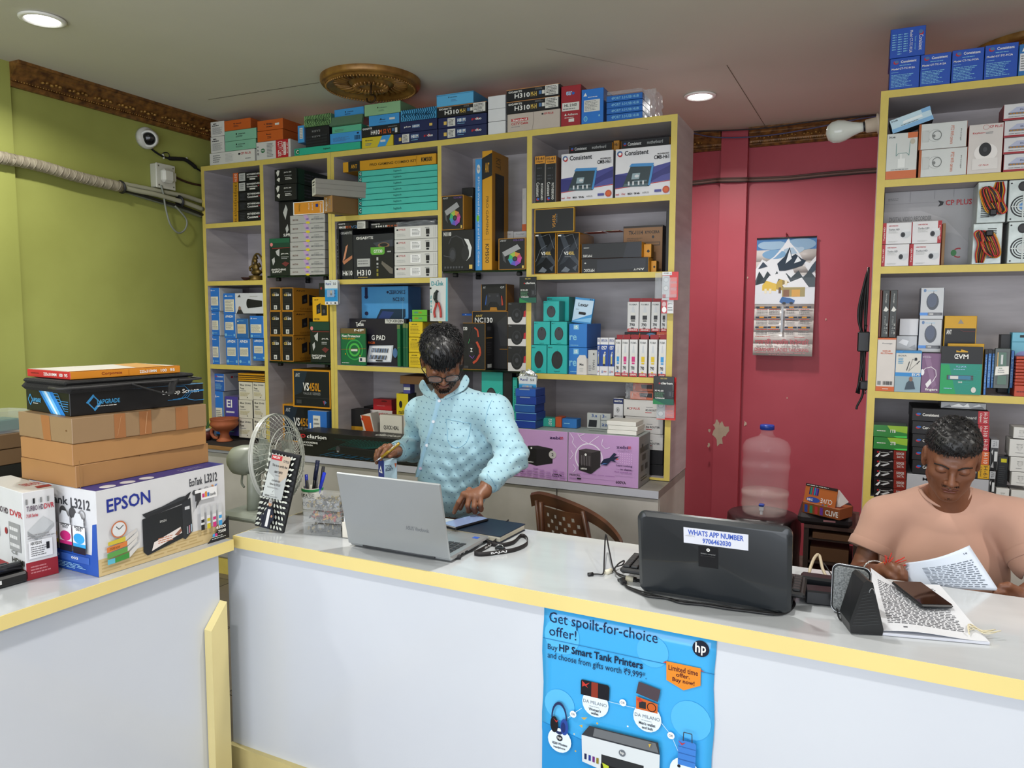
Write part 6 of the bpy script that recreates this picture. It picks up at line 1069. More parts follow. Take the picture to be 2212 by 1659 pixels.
prl='r 0 0 100 24 2450a8|p 2450a8 88,0 100,0 100,62 94,60 92,30|T 8 78 60 88 D EcoTank|T 64 76 92 88 D L3212|e 52 70 5 = 4a4a4c|e 66 70 5 = 4a4a4c|o 80 69 5 = 20 8a8a8c|r 12 12 88 20 3a62b4|l 12 3 88 10 4 a|T 34 15 44 18 w 003|T 62 15 72 18 w 003'
for i,c in enumerate(('1a1a1c','c9b92a','c8307a','2f9fe0')):
    x=6+i*21; prl+=f'|r {x} 30 {x+18} 50 {c}|r {x} 36 {x+18} 56 e6e6e8|e {x+9} 42 8 6 {c}|T {x+5} 51 {x+13} 54 D 003|T {x+3} 54 {x+15} 57 k EPSON|r {x} 24 {x+18} 32 1c1a28|r {x+1} 57 {x+17} 66 d0d2d6|p cfd2d6 {x+3},66 {x+15},66 {x+12},72 {x+6},72'
ep_,zE=corner('printer_box','large white and blue ink tank printer box under the brown cartons','box',(214,1247),(489,1159),(145,1237),Z1,1063,'cfd0d3 cdced2 cfc0a0',fa=prn,la=prl,dmin=.31)
Mt,_,_=facemat('t',.4,.31,.2)
art('r 0 0 100 100 35357f|e 12 8 5 6 cfcfd4|e 26 8 5 6 cfcfd4|e 40 8 5 6 cfcfd4|T 66 4 84 12 8a8ab8 EcoTank L3212',.438,.31,ep_,Matrix(((1,0,0,-.219),(0,1,0,-.155),(0,0,1,zE-Z1),(0,0,0,1))))
# security recorder box at the far left
dvr='r 0 0 100 20 8f1f2c|l 14 6 80 16 3 c07a80|p b5b8bb 10,56 40,46 92,60 60,70|p 8e9194 10,56 40,46 40,42 10,52|p a5a8ab 40,46 92,60 92,56 40,42|T 10 78 62 84 5a4a5a TURBO HD|T 64 78 96 84 b03040 DVR|T 8 71 44 75 b03040 7100 Series|r 8 86 14 92 x|r 30 86 36 92 k|r 52 86 58 92 x|r 74 86 80 92 x|r 10 24 84 44 dcdde0|T 16 39 50 43 k HIKVISION|l 16 26 70 38 5 6a6a6e|r 64 32 74 40 k|l 8 46 94 52 2 8a8a8c'
dvl='r 0 0 100 12 8f1f2c|T 70 70 98 77 b03040 DVR|T 30 70 66 77 4a3a4a TURBO HD|r 66 30 92 62 8c8d90|l 68 32 90 60 3 d0d0d2|T 70 16 98 22 k HDMI|p b0b3b6 10,50 44,40 44,52 10,60|e 60 50 3 4 8f1f2c|T 70 26 84 30 x CE'
dv_,zD=corner('recorder_box','white and dark red recorder box at the far left of the side counter','box',(72,1254),(140,1236.5),(-120,1235),Z1,1066,'cccdd0 c9cacd c6c4c2',fa=dvr,la=dvl,dmin=.28); dv_.location.x-=.012; dv_.location.y-=.01
art('T 46 26 92 42 b03040 TURBO HD DVR|p 8f1f2c 58,6 92,6 96,18 62,18',.11,.26,dv_,Matrix(((1,0,0,-.055),(0,1,0,-.13),(0,0,1,zD-Z1),(0,0,0,1))))
# cartons
zc=zE+.001
def card_(lab,pc,pr,pl,zz,yt,c,fa=None,la=None,name='carton',**k): return corner(name,lab,'carton',pc,pr,pl,zz,yt,c,fa=fa,la=la,dmin=.27,**k)
o,z_=card_('lowest plain brown carton, resting on the printer box',(165,1055),(451,998),(30,1036),zc,1007.5,'a0764a 9a7046 ae8456','s 7a5634 .6 44,100 44,94')
art('s 7a5634 1.2 97,0 97,100',.3,.08,o,facemat('l',o.dimensions.x,o.dimensions.y,o.dimensions.z)[0])
z_+=.001
o,z2=card_('middle plain brown carton in the stack on the printer box',(157.7,1007),(446,959),(26,990),z_,961,'a57a4c a0744a ae8456')
z2+=.001
tp='r 28 0 36 100 97643c|r 46 0 55 100 97643c|r 74 0 84 100 97643c|s b98a60 .3 30,10 33,90|s c09068 .5 50,5 52,95'
o,z3=card_('top brown carton with shiny brown tape strips across it',(157,960),(447,920),(19,943),z2,905,'8f7455 8c7254 9a7c5a',tp,'p 97643c 44,100 60,100 62,0 48,0|e 90 50 1.4 3 6a4a2c')
z3+=.001; cang=o.rotation_euler.z
lgf='p 6aa8d8 0,100 100,100 100,97 0,97|s 3f9ad8 .8 12,50 16,78 20,50 16,22 12,50|s 3f9ad8 1.2 11,50 16,84|s 3f9ad8 1.2 16,16 21,50|T 18 42 34 62 4aa8e0 LAPGRADE|l 18 30 32 38 1 w|T 66 52 96 78 w Laptop Screen'+'|'.join(f'|s 2f7fb8 .35 {70+i*4},{30+i*3} {80+i*3},{30+i*3} {86+i*2},{60+i*3} 100,{62+i*3}' for i in range(3))+'|s 2f7fb8 .4 76,92 84,92 88,66 100,66|s 2f7fb8 .4 86,30 92,20 100,20'
lgl='p 1f7fd0 30,100 62,100 90,0 58,0|p 6ab8f0 36,100 54,100 80,0 64,0|p d8ecfa 42,100 48,100 74,0 70,0|s 3f9ad8 1.2 6,50 11,74 16,50 11,26 6,50|T 17 42 36 60 4aa8e0 LAPGRADE|l 18 34 34 39 1 w'+''.join(f'|s 3f8fc8 .6 {66+i*3},{90-i*12} {76+i*2},{90-i*12} {82+i*2},{60-i*10} 98,{60-i*10}' for i in range(5))
o,z4=corner('laptop_screen_box','black box with electric blue streaks lying on the taped carton','box',(152,900),(440,871),(16,893),z3,849,'111317 0f1216 15181c',fa=lgf,la=lgl,dmin=.27)
z4+=.001
# laptop bag
C0=atz(150,846,z4);R_=atz(400,838,z4); u=(R_-C0).normalized(); ang=cang; u=Vector((math.cos(ang),math.sin(ang),0)); C0=aty(157,850,atz(157,959,z2).y); R_=C0+u*.37
bgc=(C0+R_)/2+Vector((-u.y,u.x,0))*.12
e=empty('laptop_bag',(bgc.x,bgc.y,z4),'black cloth laptop sleeve bag lying between the black box and the envelope pack','bag',rz=ang)
fab=mat('1b1b1c',.85,0,.12,120,.25)
MB().box(-.2,-.125,.0,.19,.135,.022,bev=.012).build('bag_body',fab,e); MB().box(-.2,-.11,.0225,.2,.12,.034,bev=.008).build('front_pocket',fab,e)
MB().tube(bez([(-.217,-.06,.016),(-.2,-.128,.016),(0,-.13,.017),(.2,-.128,.016),(.228,-.05,.016)],8),.0035,6).build('zip_seam',mat('2f2f30',.5),e,smooth=True)
MB().tube(bez([(-.02,-.128,.016),(.02,-.15,-.002),(.08,-.155,-.02),(.1,-.142,.004),(.12,-.128,.02)],6),.012,6,flat=.22).build('handle_strap',fab,e,smooth=True)
MB().sph((-.16,-.13,.016),(.006,.004,.003),6).build('zip_pull',mat('b9ae90',.3,.8),e,smooth=True)
z5=z4+.0345+.001
ef='r 0 0 28 100 b5262c|T 14 30 20 70 w 100|T 7 26 12 66 f0c0c0 225x310MM|T 22 30 25 70 w 95|T 40 28 52 76 a0461e Corporate|T 68 30 80 70 w 225x310MM|T 83 30 87 70 w 100|T 89 30 92 70 w 95'
C0=aty(153,828,atz(152,828,z5).y)
_yc=atz(157,959,z2).y+.02; _p=aty(152,828,_yc)
o=solid('envelope_pack','red and orange carton of envelopes topmost on the left stack','box',_p.x,_p.x+.34,_yc,.235,z5,z5+.022,'c98022 b5262c cfc9bd',fa='T 26 28 44 76 8a3a1a Corporate|T 60 30 76 70 w 225x310MM|T 80 30 86 70 w 100|T 89 30 94 70 w 95|s a86a1a .3 50,0 50,100',la='T 40 30 70 70 w 225x310MM|T 76 30 84 70 w 100|T 88 30 95 70 w 95|l 10 40 30 70 1 7a1a1e',ta='p d8d4cc 2,6 98,4 98,96 2,96|p cf9a4a 60,4 90,4 98,96 74,96|r 0 0 100 6 c98022',rz=ang)
m=MB(); wq=o.dimensions.x
m.add([(wq/2,-.06,.004),(wq/2+.022,-.05,.012),(wq/2+.012,-.01,.02),(wq/2+.02,.03,.008),(wq/2,.05,.014)],[(0,1,2,3,4)]).build('torn_wrap',wrapm,o)
# black printer cartridge part at the very left
c=atz(10,1262,Z1); e=empty('toner_cartridge',(c.x-.02,c.y-.02,Z1),'black plastic toner cartridge lying at the left edge of the side counter','toner cartridge',rz=math.radians(84))
MB().box(-.17,-.05,0,.068,.05,.03,bev=.006).build('cartridge_body',mat('131315',.3),e)
MB().tube([(-.17,-.02,.04),(.06,-.02,.04)],.014,14).build('drum_cover',mat('1c1c20',.2),e,smooth=True)
MB().tube([(-.16,.028,.036),(.05,.028,.036)],.008,10).build('roller',mat('3a3c40',.25,.6),e,smooth=True)
for i in range(2): MB().lathe([(.02,0),(.02,.008),(.001,.008)],18,M=RT((.07 if i else -.178,0,.024),0,math.radians(90))).build('end_gear',mat('2a2a2e',.4),e)
MB().box(-.1,-.052,.012,.0,-.0505,.022).build('paper_label',mat('cfcfcf',.5),e)
# stack behind at the far left edge : clear cases and brown boxes
zq=HC+.001; 
b0=atz(0,1037,1.0)
for i,(y0_,y1_,c,f) in enumerate(((1037,1005,'1d2a24 1a1c1a','|'.join(f'r {x} {y} {x+10} {y+12} 3a6a54' for x in (20,50,80) for y in (20,50,80))),(1005,971,'7a6244 6a5238',None),(970,938,'7a6244 6a5238',None))):
    X_=-2.62
    za=atx(5,y0_,X_).z; zb=atx(5,y1_,X_).z; yy=atx(5,1000,X_).y
    o=solid('small_box',['lowest dark green printed','lower brown','upper brown'][i]+' box of the little stack behind the cartons at the left edge','box',X_-.12,X_+.005+.004*i,yy-.05,.16,za+.0005,zb-.0005,c,fa=f)
    if i==0: zlow=za
X_=-2.62; yy=atx(5,1000,X_).y; zb0=atx(5,938,X_).z; zb1=atx(5,890,X_).z
wr=wrap('clear plastic case of green parts on the brown boxes at the left edge',X_-.115,X_+.0,yy-.045,yy+.1,zb0+.001,zb1,3,.002,name='clear_case',n=2)
MB().box(-.05,-.05,.004,.04,.05,.045,bev=.004).build('green_contents',mat('2a5a48',.4),wr)
sb=MB().box(-.14,-.07,0,.14,.2,zlow-HC-.002,bev=.003).build('carton',[mat('7a6244',.6)],None,(X_-.06,yy+.02,Z1)); props(sb,'plain carton under the little stack at the left edge','carton')
lcw=bpy.data.objects['side_counter']
# ---- fan
fx,fy_=aty(546,1100,2.0).x,2.0
fan=empty('table_fan',(fx,fy_,Z1),'grey green table fan with a wire cage behind the award plaque','fan')
gg_=mat('9aa094',.35,0,.04); MBf=MB()
MB().box(-.085,-.07,0,.085,.09,.03,bev=.012).build('base',gg_,fan)
MB().tube([(-.0,.01,.03),(-.0,.01,.16)],[.032,.028],14,flat=.7).build('neck',gg_,fan,smooth=True)
ctr=Vector(aty(600,990,2.06))-Vector((fx,fy_,Z1)); hub_dir=Vector((.975,.16,.1)).normalized()
Mh=Matrix.Translation(ctr)@hub_dir.to_track_quat('Z','Y').to_matrix().to_4x4()
MB().lathe([(.001,-.2),(.03,-.195),(.05,-.175),(.056,-.14),(.054,-.07),(.04,-.045),(.001,-.045)],24,M=Mh).build('motor_housing',gg_,fan,smooth=True)
MB().tube([tuple(Mh@Vector((0,0,-.1))),(0,.01,.17)],[.03,.028],10).build('tilt_bracket',gg_,fan,smooth=True)
MB().tube(bez([tuple(Mh@Vector((-.0,0,-.15))+Vector((0,0,-.055))),tuple(Mh@Vector((0,0,-.15))+Vector((-.004,0,-.085))),tuple(Mh@Vector((0,0,-.15))+Vector((.008,0,-.1)))],4),.004,6).build('swing_knob',gg_,fan,smooth=True)
Rf=.158; m=MB(); nw=44
for k in range(nw):
    q=2*math.pi*k/nw; tw=.5
    m.tube([tuple(Mh@Vector((r_*math.cos(q+tw*t),r_*math.sin(q+tw*t),z_))) for r_,z_,t in ((.03,.04,0),(.08,.046,.6),(.12,.036,.85),(Rf-.004,.015,1),(Rf,0,1))],.0011,4,cap=False)
    m.tube([tuple(Mh@Vector((r_*math.cos(q),r_*math.sin(q),z_))) for r_,z_ in ((.045,-.044),(.1,-.046),(.13,-.03),(Rf,0))],.0011,4,cap=False)
cage=m.build('cage_wires',mat('a3a69c',.35,.4),fan,smooth=True); cage['kind']='stuff'
m=MB()
for R2,z_,rr_ in ((Rf,0,.0045),(.09,.0455,.0015),(.112,.0395,.0015),(.11,-.043,.0015)): m.tube([tuple(Mh@Vector((R2*math.cos(a),R2*math.sin(a),z_))) for a in [i*2*math.pi/48 for i in range(49)]],rr_,6,cap=False)
m.build('cage_rim',mat('b0b2aa',.35,.1),fan,smooth=True)
m=MB()
for k in range(48):
    a,b=2*math.pi*k/48,2*math.pi*(k+1)/48
    m.add([Mh@Vector((Rf*1.02*math.cos(t),Rf*1.02*math.sin(t),z_)) for t,z_ in ((a,-.009),(b,-.009),(b,.009),(a,.009))],[(0,1,2,3)])
m.build('rim_band',mat('b3b5ad',.35),fan,smooth=True)
MB().lathe([(.001,.05),(.02,.05),(.032,.042),(.033,.038)],20,M=Mh).build('cage_badge',mat('8b8f86',.3),fan,smooth=True)
for k in range(3):
    q=2*math.pi*k/3+.5; vs=[]; n_=7
    for i in range(n_):
        for j in range(5):
            r_=.03+.095*i/(n_-1); a=q+(j/4-.5)*(1.2+.3*math.sin(i)); vs.append(tuple(Mh@Vector((r_*math.cos(a),r_*math.sin(a),.012*(j-2)/2+.0))))
    fs=[(i*5+j,i*5+j+1,(i+1)*5+j+1,(i+1)*5+j) for i in range(n_-1) for j in range(4)]
    MB().add(vs,fs).build('blade',mat('8f968c',.25,alpha=.75),fan,smooth=True)
# ---- award plaque
pb_=atz(583,1150,Z1); w_,h_=.112,.262
pq=solid('award_plaque','leaf patterned black and white certificate plaque leaning before the fan','plaque',-1.842,-1.842+w_,1.88,.012,Z1+.001,Z1+.001+h_,'16171a 0f0f11')
pq.rotation_euler=(math.radians(-13),math.radians(8),math.radians(8)); pq.location=(-1.775,1.893,Z1+.008)
rr=random.Random(11); lv=''
for y in range(3,100,7):
    for x in range(2,98,11):
        x_=x+(y//7%2)*5
        if 20<x_<78 and 38<y<92: continue
        a=math.atan2(y-45,x_-50)+rr.uniform(-.5,.5); L1=13; dx,dy=math.cos(a)*L1,math.sin(a)*L1*.43
        nx,ny=-math.sin(a)*2.7,math.cos(a)*1.2; px_,py_=max(7,min(93,x_)),max(4,min(96,y))
        pts=[(px_-dx*.5,py_-dy*.5),(px_-dx*.2+nx,py_-dy*.2+ny),(px_+dx*.2+nx,py_+dy*.2+ny),(px_+dx*.5,py_+dy*.5),(px_+dx*.2-nx,py_+dy*.2-ny),(px_-dx*.2-nx,py_-dy*.2-ny)]
        lv+='|p c9cdc2 '+' '.join(f'{max(1,min(99,p)):.1f},{max(1,min(99,q)):.1f}' for p,q in pts)
art(lv[1:]+'|r 16 40 82 95 a9aeae|p b9a894 40,95 82,95 82,70 60,60|p c2c8c6 16,40 60,40 40,66 16,72|r 18 88 54 94 b8262e|T 22 90 46 93 w HIKLIN|T 60 87 80 90 D CP PLUS|T 26 79 78 83 3a3a3a This is to certify that|T 38 72 66 75 k ALMAS IT COMPUTER|T 44 68 60 70 x Dakini Joari|T 36 61 64 64 5a5a5a is an Authorised|T 32 56 68 59 5a5a5a Partner for CP PLUS|l 26 52 76 54 2 8a8a8a|s 3a3a3a .8 46,47 50,50|l 42 44 58 45 1 x|T 24 41 40 43.4 3a3a3a INDIAN|l 42 41 72 43 2 x|'
 +'p 1d2230 36,2 34,14 38,24 44,28 60,28 68,22 66,10 62,2|p d9d9da 48,4 47,26 56,26 57,4|e 50 33.5 6 4 b5866a|e 50 36 6.2 2.6 a9a9a6|p 8a8a8a 46,36 54,38 56,34 55,32 54,35 47,35|p 1d2230 26,14 34,20 38,14 36,8|p 1d2230 62,20 74,20 72,12 64,12|e 64 18 3 1.6 b5866a',w_,h_,pq,Matrix(((1,0,0,-w_/2),(0,0,-1,-.006),(0,1,0,0),(0,0,0,1))),rough=.2)
# ---- pen cup
c=atz(652,1118,Z1)
e=empty('pen_cup',(c.x+.0,c.y+.06,Z1),'paper wrapped pen pot with a green rubber band behind the parts boxes','pen holder')
MB().lathe([(.032,0),(.036,.0),(.038,.1),(.035,.1),(.032,.01),(.001,.008)],24).build('cup',mat('c5c2b5',.6),e,smooth=True)
MB().lathe([(.0385,.088),(.0395,.09),(.0395,.096),(.0385,.098)],24,cap=False).build('rubber_band',mat('2a8a4a',.5),e,smooth=True)
t_,f_=textmesh('PLEASE',1); m=MB(); m.add([(.0392*math.sin((p[0]-.5)*1.7),-.0392*math.cos((p[0]-.5)*1.7),.064+p[1]*.017) for p in t_],f_); t_,f_=textmesh('co',1); m.add([(.0392*math.sin((p[0]-.5)*.9),-.0392*math.cos((p[0]-.5)*.9),.036+p[1]*.017) for p in t_],f_); m.build('hand_lettering',mat('k',.5,0,0),e)
def pen(label,x,y,lean,leand,L_,col,r=.0045,cap='k',base=None):
    e2=empty('pen',(c.x+x,c.y+.06+y,Z1+.012),label,'pen'); a=Vector((math.sin(lean)*math.cos(leand),math.sin(lean)*math.sin(leand),math.cos(lean)))
    MB().tube([(0,0,0),tuple(a*L_)],r,8).build('barrel',mat(col,.25),e2,smooth=True); MB().tube([tuple(a*L_*.62),tuple(a*(L_+.002))],r*1.25,8).build('cap',mat(cap,.25),e2,smooth=True); return e2
pen('tall black marker standing highest in the pen pot',-.01,.0,.16,.4,.185,'17171a',.0062,'1c2240')
pen('blue ballpoint with its cap leaning right in the pen pot',.012,-.008,.3,.2,.15,'2038b0',.005,'2038c8')
pen('second tall black pen leaning right in the pen pot',.016,.01,.17,.0,.165,'1a1a1c',.0048,'2a2a30')
pen('short black pen in the middle of the pen pot',.0,.012,.08,1,.125,'26262a',.0042,'8a8a8c')
pen('deep blue pen at the left of the pen pot',-.018,-.004,.05,3,.13,'1a2a8a',.0045,'1a2a9a')
pen('small grey pen hidden low in the pen pot',-.006,-.014,.1,5,.115,'6a6a6c',.004,'3a3a3c')
# ---- clear parts boxes
clr=mat((.6,.62,.62),.08,0,0,alpha=.14); c=atz(688,1157,Z1)
ang=math.radians(10)
lab3=['lowest clear parts box full of screws','middle clear parts box with red and yellow bits','topmost clear parts box full of small metal bits']
for i in range(3):
    z_=Z1+i*.042; e=empty('parts_box',(c.x+.0,c.y+.062,z_),lab3[i]+' beside the plaque','storage box',rz=ang+[0,.03,-.05][i]); w2=.068
    m=MB()
    for s_ in (-1,1): m.box(-w2,s_*.055-.001,0,w2,s_*.055+.001,.033); m.box(s_*w2-.001,-.055,0,s_*w2+.001,.055,.033)
    m.box(-w2,-.055,0,w2,.055,.0015); m.build('tray',clr,e)
    MB().box(-w2-.004,-.06,.0335,w2+.004,.06,.0395,bev=.0025).build('lid',clr,e)
    MB().box(-.012,-.0635,.026,.012,-.0605,.038,bev=.001).build('latch',clr,e)
    r3=random.Random(i+40); m=MB()
    cs=[['1a1a1c','2a2620','8a7a4a','26282c'],['1a1a1c','c9962a','a82a30','26282c'],['3a3c40','8a7a4a','8a8c90','1a1a1c']][i]
    for k in range(170):
        p=(r3.uniform(-w2+.008,w2-.008),r3.uniform(-.047,.047),.003+r3.uniform(0,.022)); s_=r3.uniform(.003,.007)
        m.box(-s_,-s_*.6,-s_*.3,s_,s_*.6,s_*.3,r3.randrange(4),M=RT(p,r3.uniform(0,3),r3.uniform(0,3),r3.uniform(0,3)))
    o=m.build('loose_parts',[mat(q,.5,0) for q in cs],e); o['kind']='stuff'
# ---- card holder
c=atz(757,1163,Z1)
e=empty('card_holder',(c.x+.012,c.y+.03,Z1),'white card holder box filled with visiting cards left of the silver laptop','card holder',rz=.1)
MB().box(-.045,-.03,0,.045,.03,.052,bev=.0015).build('tray',mat('d5d0c4',.5),e)
for k in range(9): MB().box(-.04,-.026+k*.0058,.0525-.0,.04,-.0235+k*.0058,.072+.003*(k%3),bev=.0004).build('visiting_card',mat(['e0e0e0','cfd0d4','8a8c92'][k%3],.4),e)
# ---- silver laptop
sil_=mat('a5a9ab',.32,.55,.02); h0,h1=Vector((-1.434,1.875,0)),Vector((-1.063,1.868,0)); u=(h1-h0).normalized(); ang=math.atan2(u.y,u.x); cc_=(h0+h1)/2
lp=empty('laptop',(cc_.x,cc_.y,Z1),'open silver laptop seen from behind its lid on the counter','laptop',rz=ang)
MB().box(-.1855,.004,.003,.1855,.246,.017,bev=.005).build('base',sil_,lp)
lidM=Matrix.Translation((0,0,.012))@Matrix.Rotation(math.radians(13),4,'X')
MB().box(-.1855,-.004,0,.1855,.003,.242,bev=.003,M=lidM).build('lid',sil_,lp)
MB().box(-.178,.0032,.01,.178,.0042,.236,M=lidM).build('screen',mat('0a0b0d',.1),lp)
MB().tube([(-.13,.002,.011),(.13,.002,.011)],.0055,10).build('hinge',mat('3a3c40',.4),lp,smooth=True)
art('T 62 33 84 38.5 74787c ASUS Vivobook',.371,.242,lp,lidM@Matrix(((1,0,0,-.1855),(0,0,-1,-.004),(0,1,0,0),(0,0,0,1))),'lid_lettering',rough=.3)
kb=MB()
for r_ in range(5):
    for c_ in range(15): kb.box(-.165+c_*.022,.04+r_*.02,.0172,-.165+c_*.022+.0185,.04+r_*.02+.0165,.0187,0,.0008)
kb.build('keys',mat('33373b',.5),lp)['kind']='stuff'
MB().box(-.055,.158,.0171,.055,.225,.0175).build('touchpad',mat('98a0a0',.3,.4),lp)
MB().box(.145,.2,.0171,.165,.218,.0176).build('processor_sticker',mat('2a5ac0',.3),lp)
m=MB(); m.box(.1846,.06,.006,.1862,.075,.012).box(.1846,.085,.006,.1862,.1,.012).box(.1846,.2,.007,.1862,.22,.011); m.build('side_ports',mat('101114',.5),lp)
for k in range(4): MB().lathe([(.008,0),(.008,.0031),(.001,.0031)],12,M=RT(((-.16,.16)[k%2],(.03,.22)[k//2],-.0))).build('rubber_foot',mat('k',.7),lp)
# its power lead
p=[atz(982,1208,Z1),atz(1000,1199,Z1),atz(1020,1191,Z1),atz(1034,1180,Z1),atz(1042,1166,Z1),atz(1060,1161,Z1),atz(1080,1150,Z1),atz(1098,1138,Z1)]
p=[v+Vector((0,0,.004)) for v in p]; p[-1].z+=.02; p[-2].z+=.006
e=empty('power_cable',tuple(p[0]),'black laptop power lead with its plug end lying right of the silver laptop','cable')
q=MB().tube([v-p[0] for v in bez(p,5)],.0028,6).build('lead',mat('17171a',.4),e,smooth=True)
MB().box(-.028,-.006,-.003,.02,.006,.009,bev=.003,M=Matrix.Rotation(.6,4,'Z')).build('plug',mat('17171a',.35),e)
MB().box(-.006,-.006,-.003,.006,.006,.008,bev=.002,M=Matrix.Translation(p[4]-p[0])).build('cable_tie',mat('17171a',.35),e)
# ---- notebook and phone behind the laptop
a_=atz(999,1150,Z1); b_=atz(1040,1124,Z1+.02)
nb=empty('notebook',(-1.115,2.185,Z1),'thick navy blue diary with cream pages behind the silver laptop','notebook',rz=math.radians(-4))
nb.location=(-1.13,2.2,Z1)
MB().box(-.12,-.085,0,.12,.085,.003,bev=.001).build('cover',mat('1c2634',.4),nb); MB().box(-.118,-.083,.0031,.116,.083,.019,bev=.0005).build('pages',ramp_mat('b9b3a0','d6d1c2',3,.7,stretch=(1,1,200)),nb); MB().box(-.12,-.085,.0191,.12,.085,.0225,bev=.0012).build('cover',mat('1c2a3a',.35),nb)
ph2=empty('phone',(-1.19,2.19,Z1+.0232),'phone with a lit pale screen lying on the navy diary','phone',rz=math.radians(72))
MB().box(-.078,-.037,0,.078,.037,.009,bev=.003).build('body',mat('17181c',.3),ph2); MB().box(-.075,-.034,.0091,.075,.034,.0095).build('screen',mat('7d90b8',.1),ph2)
# ---- lanyard: a flat printed ribbon in loops
def ribbon(pts,wd,thick=.0012):
    P=bez(pts,7); m=MB(); vs=[];fs=[]
    for i,p in enumerate(P):
        vs+= [(p.x,p.y,p.z),(p.x,p.y,p.z+wd)]
    for i in range(len(P)-1): fs.append((2*i,2*i+2,2*i+3,2*i+1))
    m.add(vs,fs); return m,P
c=atz(1080,1185,Z1)
e=empty('lanyard',(c.x,c.y,Z1),'black printed lanyard ribbon curled on the counter right of the laptop','lanyard')
rp=[(1025,1200),(1050,1187),(1072,1172),(1066,1160),(1052,1163),(1056,1178),(1085,1182),(1110,1176),(1126,1162),(1138,1168),(1137,1180),(1112,1192),(1070,1199),(1040,1202),(1025,1200)]
m,P=ribbon([atz(a,b,Z1)-Vector((c.x,c.y,Z1)) for a,b in rp],.014)
o=m.build('ribbon',mat('1f1b1c',.6),e,smooth=True); s_=o.modifiers.new('s','SOLIDIFY'); s_.thickness=.0012
tv,tf=textmesh('BAJAJ',1); m=MB()
for st_ in (6,26,62,80):
    if st_+7>=len(P): continue
    for face in (0,):
        def mp(x,y):
            t=st_+x*6; i=int(t); f_=t-i; p=P[i].lerp(P[i+1],f_); d_=(P[i+1]-P[i]).normalized(); n_=Vector((d_.y,-d_.x,0)); 
            if n_.y>0: n_=-n_
            return p+n_*.0016+Vector((0,0,.003+y*.008))
        rev=(P[st_+3]-P[st_]).x<0
        m.add([mp((1-q[0]) if rev else q[0],q[1]) for q in tv],tf)
m.build('white_lettering',mat('d9d9d9',.5,0,0),e)['kind']='stuff'
MB().tube([((.012*math.cos(t)),.012*math.sin(t)-.005,.006+.004*math.sin(t)) for t in [i*.4 for i in range(17)]],.0012,5).build('key_ring',mat('c9cccf',.2,.9),e,smooth=True)
MB().box(-.02,-.008,.001,.012,.006,.008,bev=.002,M=Matrix.Translation((.01,-.01,0))).build('clasp',mat('17171a',.3),e)
# ---- black laptop with stickers
h0,h1=Vector((-.496,1.882,0)),Vector((-.136,1.882,0)); blk=mat('1f2327',.32,0,.03,5,coat=.3)
lp=empty('laptop',(-.312,1.882,Z1),'big black laptop seen from behind with a white phone number sticker on the lid','laptop',rz=math.radians(.2))
MB().box(-.185,.006,.004,.185,.25,.026,bev=.006).build('base',blk,lp)
lidM=Matrix.Translation((0,0,.008))@Matrix.Rotation(math.radians(10.5),4,'X')
def rrect(w,h,r,n=6):
    pts=[]
    for cx,cy,a0 in ((w/2-r,h-r,0),(-w/2+r,h-r,90),(-w/2+r,r,180),(w/2-r,r,270)):
        for k in range(n+1): a=math.radians(a0+90*k/n); pts.append((cx+r*math.cos(a),cy+r*math.sin(a)))
    return pts
lm=MB(); wl,hl=.372,.226
Mxz=lidM@Matrix(((1,0,0,0),(0,0,-1,0),(0,1,0,0),(0,0,0,1)))
o1,o2=rrect(wl,hl,.02),rrect(wl-.018,hl-.018,.016); n_=len(o1)
vs=[(x,y,-.004) for x,y in o1]+[(x,y,.006) for x,y in o1]+[(x,y+.009,.013) for x,y in o2]
fs=[tuple(range(n_))[::-1],tuple(range(2*n_,3*n_))]+[(k,(k+1)%n_,n_+(k+1)%n_,n_+k) for k in range(n_)]+[(n_+k,n_+(k+1)%n_,2*n_+(k+1)%n_,2*n_+k) for k in range(n_)]
lm.add(vs,fs,0,Mxz); lm.build('lid',blk,lp,smooth=35)
MB().box(-.175,.0042,.012,.175,.005,.21,M=lidM).build('screen',mat('0a0b0d',.1),lp)
art('T 7 56 93 90 3a5ab8 WHATS APP NUMBER|T 30 12 74 44 3a5ab8 9706462030|l 2 44 16 52 1 b9b9c0|s b0b2ba .6 4,50 10,56 18,46',.155,.042,lp,Mxz@Matrix.Translation((-.068,.158,.0138)),'sticker_lettering')
MB().box(-.068,-.0136,.158,.087,-.0131,.200,M=lidM).build('white_sticker',mat('d5d8e2',.35),lp)
MB().box(-.032,-.0136,.098,.016,-.0131,.154,M=lidM).build('dark_sticker',mat('14161a',.25),lp)
art('e 50 86 9 = w|e 50 86 5 = 8a8a8a|T 12 62 88 70 x Global it computer|l 12 54 88 58 1 3a3a3c',.048,.056,lp,Mxz@Matrix.Translation((-.032,.098,.0138)),'sticker_print')
for k in range(4): MB().lathe([(.009,0),(.009,.0045),(.001,.0045)],12,M=RT(((-.16,.16)[k%2],(.03,.22)[k//2],-.0))).build('rubber_foot',mat('k',.7),lp)
kbe=empty('keyboard',(-.335,1.99,Z1+.027),'wide black keyboard lying on the black laptop, ends sticking out both sides','keyboard',rz=math.radians(1))
MB().box(-.235,-.062,.001,.235,.07,.016,bev=.005).build('case',mat('1b1b1d',.5),kbe)
kk=MB()
for r_ in range(6):
    for c_ in range(21):
        if c_ in (15,): continue
        kk.box(-.227+c_*.0216,-.056+r_*.0198,.0162,-.227+c_*.0216+.0185,-.056+r_*.0198+.0165,.0235,0,.002)
kk.build('keys',mat('222224',.45),kbe)['kind']='stuff'
